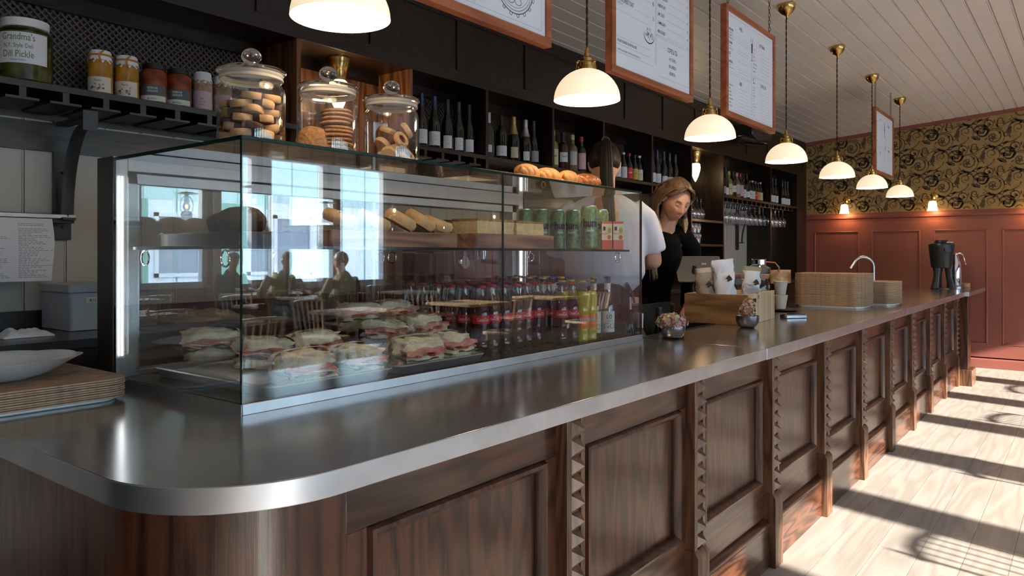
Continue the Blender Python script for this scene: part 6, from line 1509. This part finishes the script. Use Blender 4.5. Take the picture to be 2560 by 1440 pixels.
keep = [i for i, f in enumerate(s_.f) if not (lambda c: c.y > .060 and c.z < .07)(HM.inverted() @ (sum((Vector(s_.v[j]) for j in f), Vector()) / len(f)))]
s_.f = [s_.f[i] for i in keep]; s_.m = [s_.m[i] for i in keep]
s_.build('hair', HAIRB, w1, off=(0, 0, 0), ang=180)
m = MB(); rh = random.Random(4)
for i in range(46):
    a = rh.uniform(0, 6.28); q = rh.random() ** .5; ox, oy = q * math.cos(a), q * math.sin(a)
    L = rh.uniform(.9, 1.0)
    base = [(0, -.075, 1.735), (-.0, -.125, 1.725), (.002, -.150, 1.65), (.004, -.150, 1.53), (.012, -.160, 1.42), (.022, -.170, 1.33), (.032, -.172, 1.225)]
    wd = [.012, .018, .022, .024, .022, .018, .010]
    pts = []; 
    for k, (bp, w_) in enumerate(zip(base, wd)):
        t = k / 6
        pts.append((bp[0] + ox * w_ * 1.15, bp[1] + oy * w_ * .7, bp[2] + (1 - L) * .3 * t))
    m.tube(pts, [.006, .0085, .009, .009, .008, .006, .0015], 6)
stuff(m.build('ponytail', [HAIRB], w1, off=(0, 0, 0), ang=180))
MB().tube([(.018 * math.cos(a * PI / 8), -.100, 1.735 + .018 * math.sin(a * PI / 8)) for a in range(17)], .006, 8, cap=False).build('hair_tie', mat('hair_tie_navy', (.03, .035, .06), .6), w1, off=(0, 0, 0))

# --- blonde woman in black looking down at the tablet
w2 = thing('person', 'person with long blonde hair and black long-sleeved top looking down at the tablet', 'person', (4.015, 2.11, .07), R(240 - 90))
m = MB()
HM2 = Matrix.Translation((0, .315, 1.515)) @ Matrix.Rotation(R(-4), 4, 'Z') @ Matrix.Rotation(R(-6), 4, 'Y') @ Matrix.Rotation(R(-27), 4, 'X')
headpart(m, HM2); ear(m, HM2, 1); ear(m, HM2, -1)
hc_ = HM2 @ Vector((0, -.02, -.06))
m.tube([(0, .18, 1.30), (0, .215, 1.365), (0, .24, 1.42), tuple(hc_)], [(.085, .06), (.058, .052), (.050, .050), (.052, .052)], 18)
m.tube([(0, 0, .90), (0, .01, 1.0), (0, .04, 1.10), (0, .10, 1.20), (0, .16, 1.30), (0, .185, 1.35), (0, .20, 1.375)], [(.165, .11), (.15, .105), (.135, .095), (.155, .105), (.160, .085), (.125, .065), (.06, .05)], 24)
aL = [(-.16, .175, 1.315), (-.215, .165, 1.25), (-.235, .14, 1.14), (-.225, .13, 1.03)]; fL = [(-.225, .13, 1.03), (-.17, .19, .95), (-.12, .25, .90)]
aR = [(.16, .175, 1.315), (.21, .165, 1.25), (.235, .14, 1.14), (.225, .13, 1.03)]; fR = [(.225, .13, 1.03), (.17, .19, .95), (.12, .25, .90)]
for a_, f_, s_ in ((aL, fL, -1), (aR, fR, 1)):
    m.tube(a_, [.046, .044, .040, .038], 14); m.sphere(a_[-1], .038, 12, 8); m.tube(f_, [.038, .032, .023], 14); hand(m, f_[-1], Vector(f_[-1]) - Vector(f_[-2]), (0, 0, 1), .95, .5, s_)
for s_ in (-1, 1): m.tube([(s_ * .085, 0, .92), (s_ * .09, 0, .68), (s_ * .09, .01, .46), (s_ * .09, -.01, .24), (s_ * .09, 0, .07)], [(.085, .09), (.075, .08), (.052, .055), (.048, .052), (.035, .04)], 16); m.tube([(s_ * .09, -.06, .04), (s_ * .09, .05, .035), (s_ * .09, .16, .025)], [(.035, .035), (.042, .03), (.035, .02)], 12)
remeshed(m, 'body', SKIN, .0050, w2, smooth=2)
t2 = MB()
t2.tube([(0, .0, .88), (0, .01, .96), (0, .03, 1.06), (0, .09, 1.17), (0, .15, 1.27), (0, .175, 1.33), (0, .188, 1.362)], [(.185, .13), (.178, .125), (.180, .115), (.195, .115), (.198, .10), (.150, .085), (.088, .066)], 32)
t2.tube([(0, .19, 1.352), (-.08, .185, 1.340), (-.16, .175, 1.305)], [.058, .052, .058], 14); t2.tube([(0, .19, 1.352), (.08, .185, 1.340), (.16, .175, 1.305)], [.058, .052, .058], 14); t2.tube(aL, [.056, .054, .050, .048], 16); t2.sphere(aL[-1], .048, 12, 8); t2.tube(fL[:2] + [(-.135, .235, .912)], [.050, .042, .034], 16)
t2.tube(aR, [.062, .060, .054, .052], 16); t2.sphere(aR[-1], .050, 12, 8); t2.tube(fR[:2] + [(.135, .235, .912)], [.050, .042, .034], 16)
remeshed(t2, 'black_top', TOPB, .009, w2, smooth=14, disp=fold)
m = MB(); m.tube([(0, 0, .95), (0, 0, .88)], [(.170, .125), (.175, .125)], 24)
for s_ in (-1, 1): m.tube([(s_ * .088, 0, .92), (s_ * .095, 0, .70), (s_ * .095, .01, .45), (s_ * .095, 0, .10)], [(.095, .11), (.088, .095), (.07, .075), (.065, .07)], 16)
remeshed(m, 'trousers', TROU, .012, w2, smooth=3)
# face details
fd = MB()
def fpt(x, z, lift=0):
    p = Vector((x, 0, z)); y = math.sqrt(max(0, 1 - x * x - z * z)); q = headfn(Vector((x, y, z))); return HM2 @ Vector((q.x * .074, q.y * .094 + lift, q.z * .116))
for s_ in (-1, 1):
    fd.tube([tuple(fpt(s_ * (.20 + .09 * k), .225 + .030 * math.sin(k * .75), .0035)) for k in range(5)], [(.0012, .0025), (.0016, .0034), (.0016, .0034), (.0014, .003), (.001, .0015)], 6, 0)
    fd.tube([tuple(fpt(s_ * (.19 + .075 * k), .010 - .020 * math.sin(k * .78), .0045)) for k in range(5)], [.0010, .0016, .0018, .0016, .0008], 6, 0)
fd.build('brows_and_lashes', HAIRT, w2, off=(0, 0, 0))
for s_ in (-1, 1):
    c_ = fpt(s_ * .345, .055, -.004); MB().sphere(tuple(c_), .0135, 16, 12, sc=(1.15, .9, .8)).build('eyelid', mat('eyelid_tone', (.46, .23, .17), .45) if s_ == -1 else bpy.data.materials['eyelid_tone'], w2, off=(0, 0, 0))
lp = MB()
lp.tube([tuple(fpt(-.19 + .0475 * k, -.475 + .012 * math.sin(k * PI / 8), .0015)) for k in range(9)], [.0012, .0026, .0034, .0038, .0034, .0038, .0034, .0026, .0012], 8)
lp.tube([tuple(fpt(-.17 + .0425 * k, -.535 - .020 * math.sin(k * PI / 8), .0008)) for k in range(9)], [.0012, .003, .0042, .0048, .0050, .0048, .0042, .003, .0012], 8)
lp.build('lips', LIP, w2, off=(0, 0, 0))
# scalp cap
s_ = MB().sphere((0, 0, 0), 1, 52, 40, sc=(.086, .104, .112), fn=lambda p: Vector(p) * (1 + .03 * noise.noise(Vector((p.x * 8, p.y * 2, p.z * 2)))), M=HM2 @ Matrix.Translation((0, -.010, .022)))
inv = HM2.inverted()
def hk(c):
    c = inv @ c; return not ((c.y > .012 and c.z < .072 + .012 * math.cos(c.x * 30)) or (c.z < -.03 and c.y > -.04))
keep = [i for i, f in enumerate(s_.f) if hk(sum((Vector(s_.v[j]) for j in f), Vector()) / len(f))]
s_.f = [s_.f[i] for i in keep]; s_.m = [0] * len(keep)
s_.build('hair', HAIRT, w2, off=(0, 0, 0), ang=180)
m = MB(); rh = random.Random(8)
def lock(start, mids, end, r0, wav, ph, br=2):
    pts = [HM2 @ Vector(start)] + [HM2 @ Vector(q) for q in mids]; n0 = len(pts); e = Vector(end); l = pts[-1]
    for k in range(1, 13):
        t = k / 12; p = l.lerp(e, t); p = p + Vector((wav * math.sin(t * 9 + ph), wav * math.cos(t * 8 + ph) * .8, 0)) * min(1, t * 2); pts.append(p)
    n = len(pts); rs = [r0 * (.7 if i == 0 else 1) * (1 - (i / (n - 1)) ** 2.2 * .97) for i in range(n)]
    a = len(m.f); m.tube([tuple(p) for p in pts], [(r * 1.5, r * .7) for r in rs], 6)
    per = 6
    for i in range(a, len(m.f)): m.m[i] = 0 if (i - a) // per < n0 + br else 1
for i in range(34):     # her right side (viewer's left), long, in front of the shoulder
    t = rh.random(); u_ = rh.random()
    lock((.012 + .01 * t, .075 - .10 * t, .098 + .02 * t), [(.060, .055 - .10 * t, .085), (.088, .020 - .09 * t, .030), (.092 + .006 * u_, .0 - .08 * t, -.045)], (.085 + .05 * u_ + .03 * t, .325 - .06 * t, (1.08 if u_ > .6 else 1.16) - .03 * t if u_ > .25 else 1.24), .0066, .014, u_ * 1.6 + t)
for i in range(22):     # her left side, shorter visible fall behind the cheek
    t = rh.random(); u_ = rh.random()
    lock((-.006, .075 - .10 * t, .100 + .02 * t), [(-.055, .055 - .10 * t, .088), (-.088, .015 - .08 * t, .030), (-.092 - .006 * u_, -.015 - .07 * t, -.045)], (-.125 - .05 * u_, .19 - .05 * t, 1.24 + .04 * u_), .0060, .012, u_ * 2 + t)
for i in range(26):     # back
    t = rh.random(); u_ = rh.uniform(-1, 1)
    lock((u_ * .04, -.04, .115), [(u_ * .085, -.095, .05), (u_ * .09, -.10, -.03)], (u_ * .13, .07 + .02 * t, 1.20 + .05 * t), .0085, .010, t * 5, 3)
for i in range(14):     # swept fringe from the parting
    t = i / 13
    lock((.0, .080 - .03 * t, .108), [(.040, .095 - .05 * t, .088), (.072, .060 - .04 * t, .050)], tuple(HM2 @ Vector((.090, -.005 - .03 * t, -.03))), .0055, .002, t)
    lock((-.0, .080 - .03 * t, .108), [(-.040, .092 - .05 * t, .088), (-.070, .062 - .04 * t, .050)], tuple(HM2 @ Vector((-.088, -.0 - .03 * t, -.03))), .0055, .002, t)
stuff(m.build('hair_locks', [HAIRT, HAIRY], w2, off=(0, 0, 0), ang=180))
nk = MB(); nk.tube([(-.062 + .0155 * k, .205 + .050 * math.sin(k * PI / 8) ** .8, 1.388 - .075 * math.sin(k * PI / 8) ** 1.2) for k in range(9)], .0012, 5); nk.sphere((.0, .265, 1.303), .008, 10, 8, sc=(1, .4, 1)); nk.build('gold_necklace', mat('gold', (.8, .55, .2), .2, 1), w2, off=(0, 0, 0))
MB().sphere(tuple(HM2 @ Vector((.080, -.004, -.030))), .0035, 8, 6).build('pearl_earring', CHINA, w2, off=(0, 0, 0))

# ================================================================ dining side of the room (seen mirrored in the case glass)
def chair(lb):
    c = thing('spindle_chair', lb, 'chair', (0, 0, 0), group='pale spindle-back chairs in the dining area')
    MB().prism(rrect(-.21, .21, -.20, .21, .07, 5), .425, .455).build('seat', W_CHAIR, c, bevel=.006)
    for sx_, sy_ in ((-1, -1), (1, -1), (-1, 1), (1, 1)):
        MB().tube([(sx_ * .15, sy_ * .14, .43), (sx_ * .20, sy_ * .19, 0)], [.017, .012], 10).build('leg', W_CHAIR, c)
    for s_ in (-1, 1): MB().tube([(s_ * .18, .17, .45), (s_ * .215, .23, .84)], [.013, .011], 8).build('back_post', W_CHAIR, c)
    for k in range(5): MB().tube([(-.12 + .06 * k, .18, .45), (-.14 + .07 * k, .235, .81)], .0065, 6).build('spindle', W_CHAIR, c)
    MB().tube([(-.235, .215, .80), (-.12, .245, .812), (0, .252, .815), (.12, .245, .812), (.235, .215, .80)], [(.028, .010)] * 5, 10).build('crest_rail', W_CHAIR, c)
    MB().tube([(-.17, 0, .22), (.17, 0, .22)], .009, 8).build('stretcher', W_CHAIR, c)
    return c
def table(x, y, lb):
    t = thing('dining_table', lb, 'table', (x, y, 0), group='pale wooden tables in the dining area')
    MB().prism(rrect(x - .35, x + .35, y - .35, y + .35, .04, 4), .715, .745).build('table_top', W_BOARD, t, bevel=.004)
    MB().cyl((x, y, .03), .03, .69, 16).build('column', BLACKM, t); MB().cyl((x, y, 0), .22, .03, 28, r2=.20).build('foot_plate', BLACKM, t)
tabs = [(1.6, -2.6), (3.2, -2.6), (4.8, -2.6), (6.4, -2.6), (8.0, -2.6), (2.4, -4.9), (4.2, -4.9), (6.0, -4.9), (7.8, -4.9)]
ch0 = None; ordn = ['first', 'second', 'third', 'fourth', 'fifth', 'sixth', 'seventh', 'eighth', 'ninth']
for i, (x, y) in enumerate(tabs):
    table(x, y, 'square pale wooden dining table, %s in the row %s, counted from the left wall' % (ordn[i if i < 5 else i - 5], 'nearer the bar' if y > -3 else 'by the windows'))
    for (dx, dy, rz, wd) in ((0, .55, 0, 'bar side'), (0, -.55, PI, 'window side')):
        lb = 'pale spindle chair on the %s of the %s table %s' % (wd, ordn[i if i < 5 else i - 5], 'in the middle row' if y > -3 else 'by the windows')
        if ch0 is None: ch0 = chair(lb); ch0.location = (x + dx, y + dy, 0); ch0.rotation_euler = (0, 0, rz)
        else: dup(ch0, (x + dx + rnd.uniform(-.05, .05), y + dy, 0), rz + rnd.uniform(-.2, .2), lb)
# two guests at a window table
CAPM = mat('grey_cap', (.22, .24, .27), .8); JK = mat('navy_jacket', (.02, .025, .045), .8); OLC = mat('olive_coat', (.22, .21, .09), .9)
def guest(x, y, rz, lb, capped, cm):
    p = thing('person', lb, 'person', (x, y, 0), rz); m = MB()
    HM3 = Matrix.Translation((0, .06, 1.20)); headpart(m, HM3); ear(m, HM3, 1); ear(m, HM3, -1)
    m.tube([(0, .02, 1.02), (0, .04, 1.09), (0, .05, 1.15)], [(.07, .06), (.055, .052), (.05, .05)], 16)
    m.tube([(0, 0, .46), (0, .0, .60), (0, 0, .80), (0, .01, .95), (0, .01, 1.03)], [(.17, .13), (.155, .115), (.165, .115), (.175, .10), (.07, .06)], 20)
    for s_ in (-1, 1):
        m.tube([(s_ * .09, 0, .52), (s_ * .10, .22, .52), (s_ * .10, .42, .50)], [(.085, .08), (.075, .07), (.058, .058)], 14); m.sphere((s_ * .10, .43, .49), .058, 12, 8); m.tube([(s_ * .10, .43, .48), (s_ * .10, .45, .26), (s_ * .10, .43, .08)], [.056, .05, .036], 12); m.tube([(s_ * .10, .38, .04), (s_ * .10, .50, .035), (s_ * .10, .60, .025)], [(.035, .035), (.042, .03), (.035, .02)], 12)
        m.tube([(s_ * .17, 0, .98), (s_ * .22, .04, .86), (s_ * .23, .10, .76)], [.05, .045, .042], 12); m.sphere((s_ * .23, .10, .76), .042, 10, 8)
        m.tube([(s_ * .23, .10, .76), (s_ * .16, .24, .79), (s_ * .10, .33, .80)], [.040, .034, .026], 12); hand(m, (s_ * .10, .33, .80), (-.3 * s_, 1, 0), (0, 0, 1), 1, .4, s_)
    remeshed(m, 'body', SKIN, .009, p, smooth=2)
    m = MB(); m.tube([(0, 0, .44), (0, .0, .60), (0, 0, .80), (0, .01, .95), (0, .01, 1.04), (0, .02, 1.06)], [(.19, .15), (.18, .135), (.185, .135), (.195, .12), (.10, .08), (.07, .065)], 20)
    for s_ in (-1, 1): m.tube([(s_ * .16, 0, .99), (s_ * .22, .04, .86), (s_ * .235, .10, .76)], [.062, .058, .055], 12); m.sphere((s_ * .235, .10, .76), .054, 10, 8); m.tube([(s_ * .23, .10, .76), (s_ * .165, .23, .79), (s_ * .12, .30, .80)], [.052, .045, .038], 12)
    remeshed(m, 'jacket', cm, .011, p, smooth=3, disp=fold)
    m = MB()
    for s_ in (-1, 1): m.tube([(s_ * .09, -.02, .53), (s_ * .10, .22, .53), (s_ * .10, .44, .50), (s_ * .10, .46, .26), (s_ * .10, .44, .10)], [(.098, .09), (.088, .082), (.072, .07), (.062, .06), (.052, .05)], 14)
    remeshed(m, 'trousers', TROU, .012, p, smooth=3)
    if capped:
        c = MB().sphere((0, 0, 0), 1, 28, 18, sc=(.086, .106, .075), M=HM3 @ Matrix.Translation((0, -.005, .055))); c.f = [f for f in c.f if sum(c.v[j][2] for j in f) / len(f) > 1.245]; c.m = [0] * len(c.f)
        c.tube([(0, .07, 1.248), (0, .12, 1.245), (0, .165, 1.236)], [(.075, .008), (.068, .006), (.045, .004)], 16); c.build('peaked_cap', CAPM, p, off=(0, 0, 0), ang=180)
    else:
        c = MB().sphere((0, 0, 0), 1, 28, 18, sc=(.084, .104, .100), M=HM3 @ Matrix.Translation((0, -.018, .030))); c.f = [f for f in c.f if not (sum(c.v[j][1] for j in f) / len(f) > .11 and sum(c.v[j][2] for j in f) / len(f) < 1.27)]; c.m = [0] * len(c.f); c.build('hair', HAIRT, p, off=(0, 0, 0), ang=180)
    return p
guest(6.0, -5.50, 0, 'person in grey peaked cap and navy jacket seated at a window table, mirrored in the case', True, JK)
guest(6.0, -4.30, PI, 'person with brown hair and olive coat seated opposite the one in the cap', False, OLC)
# oil-lamp style pendants above the dining tables
for i, (x, y, lb) in enumerate(((2.4, -3.6, 'clear oil-lamp pendant over the dining side, closest to the left wall'), (4.3, -3.6, 'clear oil-lamp pendant over the dining side, second from the left wall'), (6.2, -3.6, 'clear oil-lamp pendant over the dining side, second from the terracotta wall'), (8.1, -3.6, 'clear oil-lamp pendant over the dining side, nearest the terracotta wall'))):
    o = thing('oil_lamp_pendant', lb, 'lamp', (x, y, 1.70), group='oil-lamp pendants over the dining side')
    MB().lathe([(0, 0), (.05, .0), (.065, .03), (.05, .06), (.025, .07), (.025, .085)], (x, y, 1.70), 20).build('glass_font', WINEG, o); MB().lathe([(.028, .085), (.042, .12), (.026, .17), (.022, .27)], (x, y, 1.70), 18).build('chimney', WINEG, o)
    MB().sphere((x, y, 1.82), .018, 10, 8, sc=(1, 1, 1.5)).build('bulb', bpy.data.materials['bulb_glow'], o)
    MB().lathe([(.02, .275), (.13, .262), (.13, .266), (.02, .285)], (x, y, 1.70), 28).build('smoke_disc', BRASS, o)
    MB().tube([(x + .075 * math.cos(a * PI / 12), y, 1.83 + .11 * math.sin(a * PI / 12)) for a in range(25)], .003, 6, cap=False).build('carrying_ring', BRASS, o)
    MB().tube([(x, y, 1.97), (x, y, zceil(y))], .003, 6).build('cord', CORD, o)
